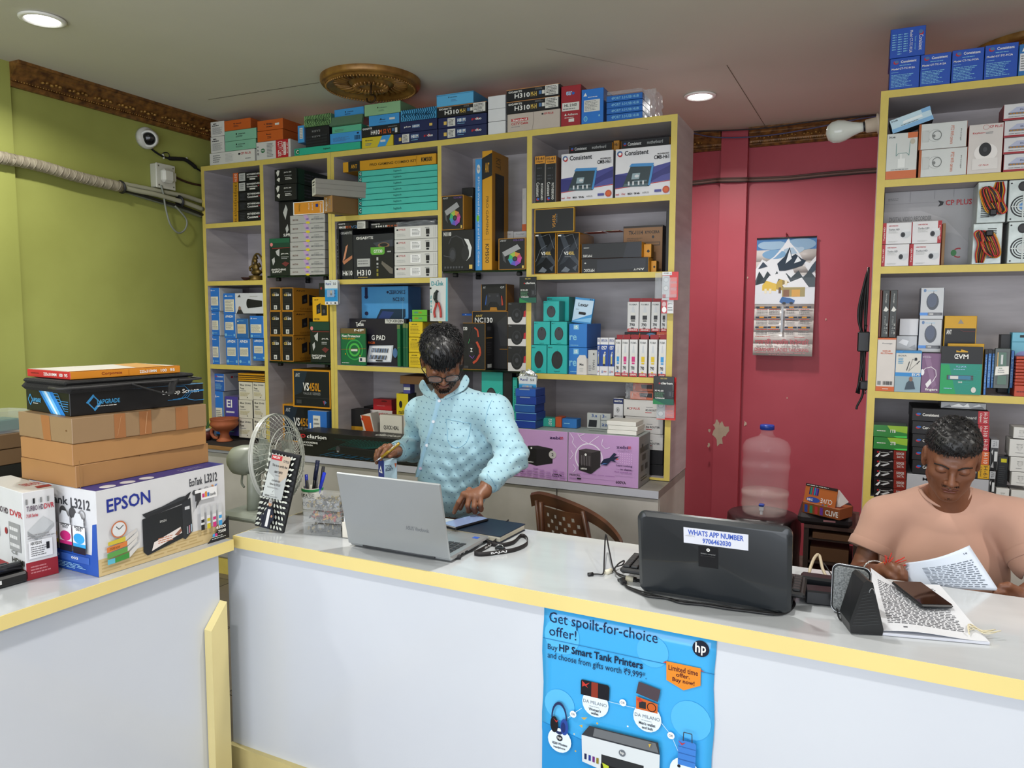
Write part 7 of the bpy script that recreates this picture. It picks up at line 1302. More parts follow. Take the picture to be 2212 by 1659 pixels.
# loose leads round the black laptop
def cable(label,pts,r=.0025,c='17171a',z=.004,name='cable',n=5,extra=None):
    P=[atz(a,b,Z1)+Vector((0,0,z+(h[0] if h else 0))) for a,b,*h in pts]; o0=P[0].copy(); e=empty(name,tuple(o0),label,'cable')
    MB().tube([v-o0 for v in bez(P,n)],r,6).build('lead',mat(c,.4),e,smooth=True); return e,o0
e,o0=cable('long black lead running along the foot of the black laptop lid',[(1347,1262),(1356,1272),(1380,1283),(1400,1291),(1440,1296),(1470,1305),(1520,1310),(1570,1318),(1620,1324),(1670,1330),(1700,1326),(1716,1310),(1712,1298)],.0032)
MB().box(-.02,-.008,-.004,.008,.008,.008,bev=.003,M=Matrix.Rotation(-1.0,4,'Z')).build('usb_plug',mat('17171a',.35),e)
cable('thinner second black lead just behind the long one',[(1340,1256),(1352,1268),(1384,1280),(1430,1293),(1490,1303),(1560,1312),(1610,1320),(1680,1326),(1712,1316)],.002)
e,o0=cable('black charger lead with white tape standing in a peak left of the black laptop',[(1274,1243),(1290,1243),(1303,1243,.002),(1305,1225,.02),(1308,1192,.05),(1316,1215,.03),(1326,1236,.004),(1345,1246),(1375,1252)],.0022)
MB().tube([atz(1308,1240,Z1)-o0+Vector((0,0,.004)),atz(1320,1236,Z1)-o0+Vector((0,0,.004))],.008,8).build('tape_wrap',mat('d6d0bc',.7),e,smooth=True)
MB().tube([atz(1270,1244,Z1)-o0+Vector((0,0,.004)),atz(1281,1243,Z1)-o0+Vector((0,0,.004))],.0055,8).build('barrel_plug',mat('17171a',.3),e,smooth=True)
cable('black lead looped in a small knot left of the keyboard',[(1322,1238),(1336,1228,.01),(1348,1226,.016),(1344,1238,.02),(1328,1240,.014),(1338,1250,.004),(1375,1258)],.0022)
e,o0=cable('black adapter lead bound with white tape below the keyboard end',[(1335,1256),(1350,1254),(1375,1256),(1392,1262)],.004)
MB().tube([atz(1352,1253,Z1)-o0+Vector((0,0,.004)),atz(1368,1255,Z1)-o0+Vector((0,0,.004))],.009,8).build('tape_wrap',mat('d6d0bc',.7),e,smooth=True)
cable('beige lead arching over the black power bricks',[(1744,1282,.01),(1748,1262,.035),(1758,1245,.05),(1768,1240,.05),(1776,1255,.03),(1790,1268,.01)],.0042,'b5a890')
cable('thin black lead hanging behind the desk speakers',[(1778,1242,.03),(1784,1250,.03),(1796,1262,.02),(1806,1270,.01)],.002)
# power bricks
a_,b_=atz(1743,1304,Z1),atz(1803,1310,Z1)
o=MB().box(-.036,0,0,.036,.05,.036,bev=.004).build('brick',mat('17191d',.3),e:=empty('power_brick',((a_.x+b_.x)/2+.0,a_.y,Z1),'square black power brick right of the keyboard end','adapter',rz=.12))
MB().tube([(-.036,.02,.018),(-.05,.02,.018)],.005,8).build('strain_relief',mat('k',.4),e,smooth=True)
e=empty('power_brick',((a_.x+b_.x)/2+.0,a_.y+.075,Z1),'longer black power brick behind the square one','adapter',rz=.0)
MB().box(-.055,0,0,.05,.045,.045,bev=.006).build('brick',mat('17191d',.3),e); MB().tube([(.05,.02,.018),(.07,.02,.012)],.005,8).build('strain_relief',mat('k',.4),e,smooth=True)
# ---- desk speakers
def sprk(label,loc,rz,w,h,wedge,grille=True):
    e=empty('desk_speaker',loc,label,'speaker',rz=rz)
    o1=rrect(w,h,.018); n_=len(o1)
    if wedge:
        vs=[(x,0,y) for x,y in o1]+[(x*.92,-.004,.004+y*.96) for x,y in o1]
        back=[(x*.6,.055+.02*(1-y/h),y*.45) for x,y in o1]
        vs+=back
        fs=[tuple(range(n_,2*n_))]+[(k,(k+1)%n_,n_+(k+1)%n_,n_+k)[::-1] for k in range(n_)]+[(k,(k+1)%n_,2*n_+(k+1)%n_,2*n_+k) for k in range(n_)]+[tuple(range(2*n_,3*n_))[::-1]]
        MB().add(vs,fs).build('wedge_case',mat('17191b',.4),e,smooth=30)
        m=MB()
        for i in range(9):
            t=i/8; m.box(-w*.38+t*.004,-.001,0,w*.38,.001,.0018,M=RT((0,.02+.03*(1-t),h*(.2+.5*t)),math.radians(20)))
        m.build('ribs',mat('101112',.5),e)['kind']='stuff'
    if grille:
        gw,gh=w-.01,h-.012; og=rrect(gw,gh,.015); n2=len(og)
        MB().add([(x,-.006,y+.006) for x,y in og]+[(x*.95,-.0095,.008+y*.97) for x,y in og],[tuple(range(n2,2*n2))]+[(k,(k+1)%n2,n2+(k+1)%n2,n2+k)[::-1] for k in range(n2)]).build('cloth_grille',ramp_mat('4a4d4e','8e9292',220,.9,lo=.3,hi=.7),e)
        m=MB().tube([(x,-.005,y+.003) for x,y in rrect(w-.002,h-.004,.017)]+[(rrect(w-.002,h-.004,.017)[0][0],-.005,rrect(w-.002,h-.004,.017)[0][1]+.003)],.0014,5,cap=False); m.build('chrome_rim',mat('b9bcc0',.2,.8),e,smooth=True)
    return e
s1=atz(1838,1330,Z1)
sprk('small black desk speaker with a grey cloth grille facing out beside the papers',(s1.x-.002,s1.y+.005,Z1),math.radians(-8),.088,.125,True)
s2=atz(1862,1360,Z1)
e=empty('desk_speaker',(s2.x,s2.y,Z1),'second black desk speaker turned side on showing its ribbed wedge side','speaker',rz=math.radians(20))
pr=[(-.036,0),(.034,-.004),(.036,.01),(.008,.118),(-.004,.124),(-.012,.118),(-.04,.022)]
vs=[(x,-.03+.0*z,z+.004) for x,z in pr]+[(x*.9,.045,z+.004) for x,z in pr]; n_=len(pr)
MB().add(vs,[tuple(range(n_)),tuple(range(n_,2*n_))[::-1]]+[(k,(k+1)%n_,n_+(k+1)%n_,n_+k)[::-1] for k in range(n_)]).build('wedge_case',mat('191b1d',.38),e)
m=MB()
for i in range(12):
    t=i/11; x0=-.034+.022*t; x1=.026-.022*t; z_=.02+.078*t; m.add([(x0,-.0306,z_),(x1,-.0306,z_+.006),(x1,-.0306,z_+.0075),(x0,-.0306,z_+.0015)],[(0,1,2,3)])
m.build('ribs',mat('2c2f31',.4),e)['kind']='stuff'
MB().tube([(.006+.006*math.cos(t),-.031,.098+.012*math.sin(t)) for t in [i*.6 for i in range(6)]],.0012,5).build('maker_mark',mat('8a8c8e',.3,.6),e,smooth=True)
cable('thin black lead curling under the first desk speaker',[(1806,1322,.01),(1812,1338),(1822,1345),(1834,1350)],.002)
# ---- bound papers
c1,c2,c3,c4=atz(1904,1372,Z1),atz(2138,1393,Z1),atz(2030,1275,Z1),atz(1880,1262,Z1)
def sheet(corner4,z0,z1,name,parent,m,curl=None):
    cc=[Vector((v.x,v.y,0)) for v in corner4]; mb=MB(); n=12
    vs=[]
    for k,z in enumerate((z0,z1)):
        for i in range(n+1):
            for j in range(n+1):
                a,b=i/n,j/n; p=cc[0]*(1-a)*(1-b)+cc[1]*a*(1-b)+cc[2]*a*b+cc[3]*(1-a)*b; dz=curl(a,b) if curl else 0
                vs.append((p.x-cc[0].x,p.y-cc[0].y,z+dz*(1 if z1-z0<.003 or k else .3)))
    N=(n+1)**2; fs=[]
    for i in range(n):
        for j in range(n):
            q=(i*(n+1)+j,(i+1)*(n+1)+j,(i+1)*(n+1)+j+1,i*(n+1)+j+1); fs.append(q[::-1]); fs.append(tuple(x+N for x in q))
    for i in range(n):
        for (a,b) in ((i*(n+1),(i+1)*(n+1)),((i+1)*(n+1)+n,i*(n+1)+n),(n*(n+1)+i,n*(n+1)+i+1),(i+1,i)): fs.append((a,b,b+N,a+N))
    mb.add(vs,fs); return mb.build(name,m,parent,smooth=False)
pap=empty('paper_bundle',(c1.x,c1.y,Z1),'thread bound bundle of printed pages lying open on the counter right end','papers')
curl=lambda a,b: .035*max(0,(b-.55)/.45)**2*max(0,(.35-a)/.35) + .004*math.sin(a*5+b*3)+.004
sheet([c1,c2,c3,c4],0,.006,'page_block',pap,[ramp_mat('b9bcc8','dfe2ea',2,.6,stretch=(1,1,300))],lambda a,b:.0)
sheet([c1+Vector((.001,.003,0)),c2+Vector((-.003,.002,0)),c3,c4],.0065,.007,'top_page',pap,[mat('cfd2d8',.6,0,.02)],curl)
# printed lines on the top page
m=MB(); rr=random.Random(5); cc=[Vector((v.x-c1.x,v.y-c1.y,0)) for v in (c1,c2,c3,c4)]
def pg(a,b): p=cc[0]*(1-a)*(1-b)+cc[1]*a*(1-b)+cc[2]*a*b+cc[3]*(1-a)*b; return (p.x,p.y,.0078+curl(a,b))
for k in range(27):
    b=.13+k*.029; a=.08
    while a<.84:
        w2=rr.uniform(.02,.07); m.add([pg(a,b),pg(min(a+w2,.86),b),pg(min(a+w2,.86),b+.01),pg(a,b+.01)],[(0,1,2,3)]); a+=w2+.014
m.add([pg(.22,.06),pg(.26,.06),pg(.26,.075),pg(.22,.075)],[(0,1,2,3)])
o=m.build('print_lines',mat('4a4c54',.6,0,0),pap); o['kind']='stuff'
th=MB()
for k in range(5):
    pp=[pg(.86,.12),pg(.93,.16+.02*k),pg(1.0,.13-.01*k),pg(1.1+.02*k,.12+.02*(k%3))]; th.tube(bez([(x,y,z+.004+.003*(k%2)) for x,y,z in pp],5),.0011,5)
th.tube(bez([pg(.84,.06)[:2]+(.012,),pg(.86,.13)[:2]+(.022,),pg(.92,.15)[:2]+(.016,)],4),.0014,5)
th.build('binding_thread',mat('d2c9ac',.8),pap,smooth=True)
# phone on the papers
p1,p2,p3=atz(1997,1323,Z1+.012),atz(2063,1317,Z1+.012),atz(1922,1263,Z1+.012)
e=empty('phone',tuple((p2+p3)/2),'black smartphone lying face up on the printed bundle','phone'); lng=(p3-p1); wd_=(p2-p1)
e.rotation_euler=(0,0,math.atan2(lng.y,lng.x)); e.location.z=Z1+.0135
MB().box(-.083,-.039,0,.083,.039,.009,bev=.004).build('body',mat('17191d',.35),e); MB().box(-.08,-.0365,.0091,.08,.0365,.0096).build('screen',mat('1a0f0c',.05),e); 
MB().box(-.03,-.0402,.003,-.002,-.039,.006).build('side_buttons',mat('2a2c30',.4),e)
# small things seen in the gap between the counters: floor clutter
# ---- poster
po0=atz(0,0,0)
yfp=lambda x: onF(x)[1]+ins
def onP(px_,py_):
    Yg=A.y
    for _ in range(4): v=aty(px_,py_,Yg); Yg=yfp(v.x)
    return aty(px_,py_,Yg)
tl,tr=onP(1175,1330),onP(1547,1388)
pw=tr.x-tl.x; phh=HC-.042-.15
ps=empty('poster',((tl.x+tr.x)/2,yfp((tl.x+tr.x)/2)-.002,HC-.042-phh),'bright blue printer offer poster stuck on the counter front','poster',rz=math.atan2(dF.y,dF.x))
m=MB(); n=16; vs=[];fs=[]
def wob(x,z): return -.0012-.0022*(.5+.5*math.sin(z*17+x*3))*abs(2*x/pw)**4
for i in range(n+1):
    for j in range(n+1):
        x=-pw/2+pw*i/n+ .0025*math.sin(j*1.3)*(1 if i in (0,n) else 0); z=phh*j/n; vs.append((x,wob(x,z),z))
for i in range(n):
    for j in range(n): fs.append((i*(n+1)+j,(i+1)*(n+1)+j,(i+1)*(n+1)+j+1,i*(n+1)+j+1))
m.add(vs,fs); o=m.build('paper_sheet',mat('3fa9e6',.18,0,.0,coat=.3),ps,smooth=True); sd=o.modifiers.new('s','SOLIDIFY'); sd.thickness=.0006; sd.offset=-1
# artwork is measured in percent of width and, vertically, of the visible part H_
Hv=pw*1.0
k_=lambda y: 100-y*pw/phh   # y measured in poster widths*100 from the top
def PT(s):   # convert "vertical from top in % of width" numbers marked with ~ into percent of height
    import re
    return re.sub(r'~(-?[\d.]+)',lambda m_: f'{100-(float(m_.group(1))+3.1)*pw/phh:.2f}',s)
def EY(v): return v
sp=PT('e 12 ~14 11 = 55b5ea|e 66 ~12 9 = 52b2e9|e 11 ~56 9.5 = 5ab8ec|e 88 ~46 11 = 55b5ea|p 2b8fd0 0,~69 26,~74 100,~80 100,0 0,0|'
 't 3.9 ~8.8 68.8 ~.5 16244a Get spoilt-for-choice|t 4 ~14.8 21.1 ~9 16244a offer!|s 1f6fa8 .3 0,~17.1 100,~17.4|t 3.3 ~24.4 9.4 ~20 16244a Buy|T 10.5 ~23.2 60.8 ~18.8 14203f HP Smart Tank Printers|t 3.3 ~29.6 63 ~24.6 16244a and choose from gifts worth ₹9,999*.|e 92.4 ~4.7 4.5 = 141a2e|T 89.4 ~7 92 ~1.4 w h|T 92.6 ~8.2 95.2 ~3 w p|'
 'p c0392b 72,~16.6 74,~15.3 77,~16.5|p c0392b 90,~15.6 94.7,~16.8 92.6,~17|p e08a2c 74,~15.4 92.7,~15.4 92.8,~25 83.8,~29.7 74.3,~26|T 75.3 ~20 91.3 ~17 5a1c1c Limited time|T 79.5 ~22.8 87 ~20.4 5a1c1c offer.|T 77.6 ~26.4 89.6 ~23.4 5a1c1c Buy now!|')
sp+=PT('e 33.5 ~49.4 8 = dfeef8|p 15161e 24.5,~37.6 25,~36.8 41,~36.8 41.9,~38 41.6,~45.8 24.5,~45.8|r 31 ~45.8 35 ~36.9 8a3424|p c03a34 25.4,~37.4 27.4,~39 30,~37.6 28,~39.8 29,~41 27,~40 25.4,~41|t 26.2 ~50 40.4 ~48 7a8088 DA MILANO|l 30 ~51.6 37 ~51 1 8a9098|T 29.6 ~54 37 ~52.2 3a3f48 Women\'s|T 31 ~56 35.6 ~54.4 3a3f48 wallet|s cfe6f4 .25 41.6,~46 57,~46|e 50 ~44.6 2 = eef6fb|T 48.8 ~45.3 51.2 ~43.9 6a7078 OR|')
sp+=PT('e 64.2 ~50 8 = dfeef8|p 4a4048 59,~30 71.4,~32 70,~39.4 57.6,~37|p c8622a 57.7,~38.8 70,~40.6 70,~46 57.8,~46|r 59.4 ~45 63.4 ~41 2a2a2e|o 66.6 ~43.2 2.6 = 18 2a1c18|p c03a34 58,~40.4 59.6,~39.2 61.6,~40.8 59.8,~41.8|t 57.1 ~50.2 71.4 ~48.2 7a8088 DA MILANO|l 61 ~51.8 67 ~51.2 1 8a9098|T 59.6 ~54.2 69 ~52.4 3a3f48 Men\'s wallet|T 61.4 ~56.4 67.6 ~54.8 3a3f48 and belt|e 77.8 ~56.3 2 = eef6fb|T 76.6 ~57 79 ~55.6 6a7078 OR|s cfe6f4 .25 72,~50 76.5,~54.6|s cfe6f4 .25 79,~58 83,~66|')
sp+=PT('e 12 ~76.6 7.4 = dfeef8|o 11.7 ~63 5 6.6 18 23305a|e 8.6 ~67.4 2.5 3.3 17181e|e 15 ~67.6 2.5 3.3 2a4a9a|e 14.4 ~68 1.4 2.1 1d2f6a|p c03a34 8,~63.6 10,~65 11.4,~64 10,~66|e 12.1 ~75 1.9 = 23262e|T 10.9 ~76 13.3 ~74 w hp|T 7.4 ~79.4 17 ~77.8 3a3f48 H200 Wireless|T 8.4 ~81.8 15.8 ~80.2 3a3f48 headphone|s cfe6f4 .25 17.4,~61 19.4,~59.4|e 20.6 ~58.1 2 = eef6fb|T 19.4 ~58.8 21.8 ~57.4 6a7078 OR|s cfe6f4 .25 22,~56.6 26,~53|')
sp+=PT('p 34373c 30.7,~62.4 71.1,~61.7 72.1,~68.4 26.1,~69|p 6a6e72 34,~63 69.6,~62.4 71.4,~67.6 33,~68|p d3dade 26.1,~69 72.1,~68.4 72.1,~92 26.7,~85|p 2a2d30 38.3,~77.4 63.2,~77.3 63.2,~100 38.3,~96|p 1a1b1e 38,~83 62,~83 64,~112 38,~104|r 28 ~83 29.4 ~79.6 1d2a50|r 30.6 ~83.2 32 ~79.8 2a3a8a|r 33 ~83.4 34.4 ~80 6a2a7a|r 35.4 ~83.6 36.8 ~80.2 8a7a2a|e 50.7 ~73.2 2 = 6a7078|T 49.5 ~74.2 51.9 ~72.2 w hp|p b8c83a 39,~82 43,~83 43,~86 40,~85.4|s c9a02a .4 44,~90 48,~88 52,~90|l 46 ~87 58 ~85.2 1 c9ccd0|')
sp+=PT('e 85.9 ~74 8 = dfeef8|p 3f7fd0 82.2,~57 83,~56.2 91,~56.2 92,~57 91.8,~70.4 82.3,~70.4|s 2f62a8 .5 82.4,~60 91.8,~60|s 2f62a8 .5 82.4,~63.6 91.8,~63.6|s 2f62a8 .5 82.4,~67.2 91.8,~67.2|s 3a3f48 .5 85,~56.4 85.2,~51.4 89.6,~51.4 89.8,~56.4|e 83 ~71.2 .9 = 1c1c20|e 90.6 ~71.4 .9 = 1c1c20|p c03a34 82.4,~56.8 84.4,~58 86.4,~57 84.4,~59|e 86 ~75.4 1.8 = b8303a|T 85 ~76.2 87 ~74.6 w +|'
 'p c9a84a 26,~58 30,~57 28,~59|e 36 ~59 .6 = c9a84a|p c9a84a 25,~63 27,~62 27,~64|e 22 ~69 .5 = c9c9b0|e 54 ~56 .5 = dfe6ea|p c9a84a 66,~63 67.6,~62.6 66.6,~65|e 23 ~79 .5 = c9a84a|'
 'l 6 ~118 50 ~108 3 bfe0f4')
def wobm(o):
    for v in o.data.vertices: v.co.y=wob(v.co.x,v.co.z)+v.co.y+.0012
o=art(sp,pw,phh,ps,Matrix(((1,0,0,-pw/2),(0,0,-1,-.0008),(0,1,0,0),(0,0,0,1))),'poster_artwork',rough=.2); 
for v in o.data.vertices: v.co.y+=wob(v.co.x,v.co.z)
# ---- plastic chair behind the counter
chm=ramp_mat('3a2218','6b432c',7,.4,lo=.3,hi=.75)
Yc=2.95
e=empty('plastic_chair',(-.85,Yc+.15,0),'brown moulded plastic chair with a pierced back behind the counter','chair')
def cl(px_,py_,Y): v=aty(px_,py_,Y); return Vector((v.x+.85,v.y-Yc-.15,v.z))
e.rotation_euler=(0,0,0)
# outline of the back: points along the top rail from the far left corner to the right arm
top=[cl(1148,1066,3.2),cl(1165,1063,3.18),cl(1190,1068,3.15),cl(1225,1080,3.1),cl(1265,1097,3.03),cl(1300,1118,2.95),cl(1325,1140,2.88),cl(1342,1165,2.82),cl(1346,1195,2.78),cl(1348,1230,2.74)]
T_=bez(top,4)
m=MB()
vs=[];fs=[]
for i,p in enumerate(T_):
    t=i/(len(T_)-1); wd_=.06*(1-.35*t)
    vs+=[(p.x,p.y-.016,p.z-.006),(p.x,p.y+.0,p.z+.004),(p.x,p.y+.016,p.z-.006),(p.x+.006,p.y+.012,p.z-wd_),(p.x+.006,p.y-.012,p.z-wd_)]
for i in range(len(T_)-1):
    for k in range(5): fs.append((i*5+k,i*5+(k+1)%5,(i+1)*5+(k+1)%5,(i+1)*5+k))
fs+= [(0,1,2,3,4),tuple(range(len(vs)-5,len(vs)))[::-1]]
m.add(vs,fs); m.build('top_rail',chm,e,smooth=40)
# back panel with pierced holes
P0,P1=cl(1170,1092,3.16),cl(1262,1112,3.02); dn=Vector((.02,.0,-.36)); m=MB(); nx,nz=10,14
gx=(P1-P0)
def bp(a,b,off=0): p=P0+gx*a+dn*b+Vector((.06*a*b,0,0)); bow=.02*math.sin(math.pi*a); return Vector((p.x,p.y-bow+off,p.z))
vs=[];fs=[];NX,NZ=31,43
for off in (0,.006):
    for j in range(NZ+1):
        for i in range(NX+1): vs.append(tuple(bp(i/NX,j/NZ,off)))
NN=(NX+1)*(NZ+1); hole=lambda i,j: (3<=i<NX-3 and 3<=j<NZ-2 and ((i%6 in (1,2) and j%6 in (0,1)) or (i%6 in (4,5) and j%6 in (3,4))))
for j in range(NZ):
    for i in range(NX):
        q=(j*(NX+1)+i,j*(NX+1)+i+1,(j+1)*(NX+1)+i+1,(j+1)*(NX+1)+i)
        if hole(i,j): continue
        fs.append(q[::-1]); fs.append(tuple(x+NN for x in q))
        for (di,dj,a,b) in ((-1,0,0,3),(1,0,2,1),(0,-1,1,0),(0,1,3,2)):
            ii,jj=i+di,j+dj
            if ii<0 or jj<0 or ii>=NX or jj>=NZ or hole(ii,jj): fs.append((q[a],q[b],q[b]+NN,q[a]+NN))
m.add(vs,fs); m.build('pierced_back',chm,e)
for a in (0,1): MB().tube([tuple(bp(a,-.05)),tuple(bp(a,.5)),tuple(bp(a,1.05))],[.022,.018,.02],8,flat=.5).build('back_post',chm,e,smooth=True)
MB().tube([tuple(P0+Vector((-.03,.01,.02))),tuple(P0+Vector((-.005,0,-.15))),tuple(P0+Vector((.01,0,-.42)))],[.016,.022,.022],8,flat=.5).build('left_post',chm,e,smooth=True)
zs_=.44
sp0=Vector((P0.x+.02,P0.y,zs_)); sp1=Vector((P1.x+.08,P1.y,zs_)); fwd=Vector((-(sp1-sp0).y,(sp1-sp0).x,0)).normalized()*-1; ctr_=(sp0+sp1)/2+fwd*.2+Vector((.13,.05,0))
MB().box(-.23,-.22,-.03,.23,.23,0,bev=.02,M=Matrix.Translation((ctr_.x,ctr_.y,zs_))@Matrix.Rotation(math.atan2((sp1-sp0).y,(sp1-sp0).x),4,'Z')).build('seat',chm,e)
for sx_ in (-1,1):
    for sy_ in (-1,1):
        o_=Matrix.Rotation(math.atan2((sp1-sp0).y,(sp1-sp0).x),3,'Z')@Vector((sx_*.2,sy_*.19,0)); b0=ctr_+o_; b1=ctr_+o_*1.18
        MB().tube([(b0.x,b0.y,zs_-.02),(b1.x,b1.y,0)],[.028,.02],8).build('leg',chm,e,smooth=True)
MB().tube([tuple(T_[-1]-Vector((0,0,.02))),(T_[-1].x-.02,T_[-1].y+.01,zs_-.01)],[.03,.024],8,flat=.5).build('arm_support',chm,e,smooth=True)
# ================================================================ things on the green wall
XW=XL
c=atx(320,298,XW+.03); e=empty('dome_camera',(XW,c.y,c.z),'white dome security camera on the green wall','camera')
Md=Matrix.Rotation(math.radians(90),4,'Y')
MB().lathe([(.062,0),(.064,.02),(.058,.036),(.001,.036)],28,M=Md).build('mount_ring',mat('c5c6c0',.35),e,smooth=True)
Mb=Matrix.Translation((.042,0,0))@Matrix.Rotation(math.radians(55),4,'Z')@Matrix.Rotation(math.radians(90),4,'X')@Matrix.Rotation(math.radians(-10),4,'X')
Mb=Matrix.Translation((.04,-.0,-.004))@Vector((.62,-.7,-.28)).normalized().to_track_quat('Z','Y').to_matrix().to_4x4()
MB().lathe([(.001,-.03),(.04,-.025),(.052,.0),(.05,.02),(.046,.028),(.038,.028),(.036,.02)],28,M=Mb).build('eyeball',mat('d0d1cc',.3),e,smooth=True)
MB().lathe([(.037,.019),(.03,.026),(.001,.028)],28,M=Mb).build('lens_window',mat('0c0d10',.08),e,smooth=True)
art('T 4 40 60 60 r CP PLUS',.05,.01,e,Matrix.Translation((.012,-.064,-.03))@Matrix(((1,0,0,0),(0,0,-1,0),(0,1,0,0),(0,0,0,1))),'lettering')
e=empty('camera_cable',tuple(atx(324,318,XW+.012)),'black camera cable with taped joints on the green wall','cable'); o0=e.location.copy()
P=[atx(a,b,XW+.014)-o0 for a,b in ((324,318),(335,328),(352,338),(366,342),(385,343),(400,345),(415,355),(425,364),(436,371))]
MB().tube(bez(P,4),[.006]*12+[.012]*16+[.006]*5,8).build('lead',mat('15161a',.5),e,smooth=True)
MB().tube(bez([atx(a,b,XW+.014)-o0 for a,b in ((352,338),(352,331),(362,330),(366,337),(364,341))],4),.003,6).build('loop',mat('15161a',.5),e,smooth=True)
for a,b in ((353,338),(404,345)): q=atx(a,b,XW+.014)-o0; MB().tube([tuple(q+Vector((0,-.004,.014))),tuple(q+Vector((0,.004,-.014)))],.006,6).build('white_clip',mat('c9c9c0',.5),e,smooth=True)
c=atx(344,383,XW); e=empty('junction_box',(XW,c.y,c.z-.07),'white square surface socket box with a plug in it on the green wall','socket box')
hy=abs(atx(369,383,XW).y-atx(330,383,XW).y)/2
MB().box(0,-hy,0,.05,hy,.14,bev=.004).build('back_box',mat('bdbdb0',.4),e); MB().box(.0505,-hy-.003,-.003,.058,hy+.003,.143,bev=.003).build('face_plate',mat('c9c9be',.35),e)
MB().box(.0585,-.05,.03,.1,.03,.11,bev=.014).build('plug_top',mat('cfd0c8',.3),e); MB().box(.0585,.045,.05,.064,.07,.1,bev=.002).build('switch',mat('d0d0c6',.3),e)
for a,b in ((-.8,.1),(.8,.1),(-.8,.9),(.8,.9)): MB().lathe([(.005,0),(.005,.0015),(.001,.0015)],8,M=RT((.0582,a*hy,.14*b),0,math.radians(90))).build('screw',mat('6a6a60',.4),e)
e=empty('power_cable',tuple(atx(348,400,XW+.03)),'grey lead drooping from the wall socket over the conduits','cable'); o0=e.location.copy()
MB().tube(bez([atx(a,b,XW+.06)-o0 for a,b in ((348,400),(353,420),(358,450),(368,485),(385,503),(400,495),(403,475),(385,452),(378,445))],5),.006,6).build('lead',mat('7d8278',.5),e,smooth=True)
e=empty('brown_cable',tuple(atx(345,366,XW+.02)),'dark brown cable looping from the socket box to the shelves','cable'); o0=e.location.copy()
MB().tube(bez([atx(a,b,XW+.02)-o0 for a,b in ((345,368),(355,366),(370,377),(390,388),(412,396),(436,401))],5),.007,6).build('lead',mat('3a241c',.5),e,smooth=True)
# wrapped conduit
def condu(label,pts,r,m,name='conduit',off=.03):
    P=[atx(a,b,XW+off) for a,b in pts]; P=([P[0]+Vector((0,-3.2,.12)),P[0]+Vector((0,-1.5,.02))]+P) if name=='pipe_bundle' else P; o0=P[0].copy(); e=empty(name,tuple(o0),label,'conduit'); MB().tube([v-o0 for v in bez(P,6)],r,12).build('pipe',m,e,smooth=True); return e,o0,P
wrapm2=ramp_mat('7a7260','a39c88',18,.7,stretch=(1,6,1),bump=.3)
yy=XW+.02
e,o0,P=condu('thick tape wrapped bundle of pipes sagging along the green wall',((-30,333),(0,341),(50,350),(100,362),(150,377),(200,390),(262,404)),.03,wrapm2,'pipe_bundle',.05)
m=MB(); PB=bez([v-o0 for v in P],14)
for i in range(2,len(PB)-1,4):
    d_=(PB[i+1]-PB[i]).normalized(); Mr=Matrix.Translation(PB[i])@d_.to_track_quat('Z','Y').to_matrix().to_4x4()@Matrix.Rotation(.3,4,'X'); m.lathe([(.0285,-.004),(.032,-.002),(.032,.002),(.0285,.004)],14,M=Mr,cap=False)
m.build('tape_turns',mat('8a8270',.7),e,smooth=True)['kind']='stuff'
condu('upper cream conduit pipe running from the wrapped bundle to the shelves',((258,396),(300,404),(350,414),(400,424),(437,436)),.014,mat('a8a893',.45),off=.04)
condu('middle cream conduit pipe under the upper one',((258,403),(300,413),(340,421),(400,438),(438,452)),.014,mat('a5a58f',.45),off=.06)
condu('thin black cable beneath the cream conduits',((258,410),(300,420),(340,432),(400,449),(438,464)),.008,mat('1d1d1a',.5),'wall_cable',off=.05)
condu('grey flexible pipe lowest of the run into the shelves',((262,410),(300,423),(350,438),(400,455),(436,468)),.01,mat('6f7566',.5),off=.03)
for a,b in ((262,404),(388,435)):
    c=atx(a,b,XW+.05); o=MB().lathe([(.036,-.004),(.038,0),(.036,.004)],16,M=RT((0,0,0),math.radians(90),0,0)@Matrix.Rotation(.2,4,'X')).build('cable_tie',mat('17181a',.5),None,tuple(c),smooth=True); props(o,'black tie band round the pipes '+('at the end of the wrapped bundle' if a<300 else 'below the drooping grey lead'),'cable tie')
# round dark object on top at the left end of the shelf
c=aty(436,335,YF+.12); o=MB().sph((0,0,.075),(.085,.085,.075),12).build('round_cushion',mat('2c221e',.9,0,.15,12),None,(V[0][0]+.03,YF+.24,ZT+.001),smooth=True); props(o,'dark round bundle behind the white boxes at the left end of the shelf top','bundle')
for v in o.data.vertices:
    if v.co.z<.002: v.co.z=.002
# papers/bag seen through the gap between the counters
o=MB().sph((0,0,.16),(.12,.16,.16),10).build('plastic_bag',mat('1d1f22',.3,0,.1,20,.3),None,(-2.05,2.45,.0),smooth=True); props(o,'dark plastic bag on the floor seen through the gap between counters','bag')
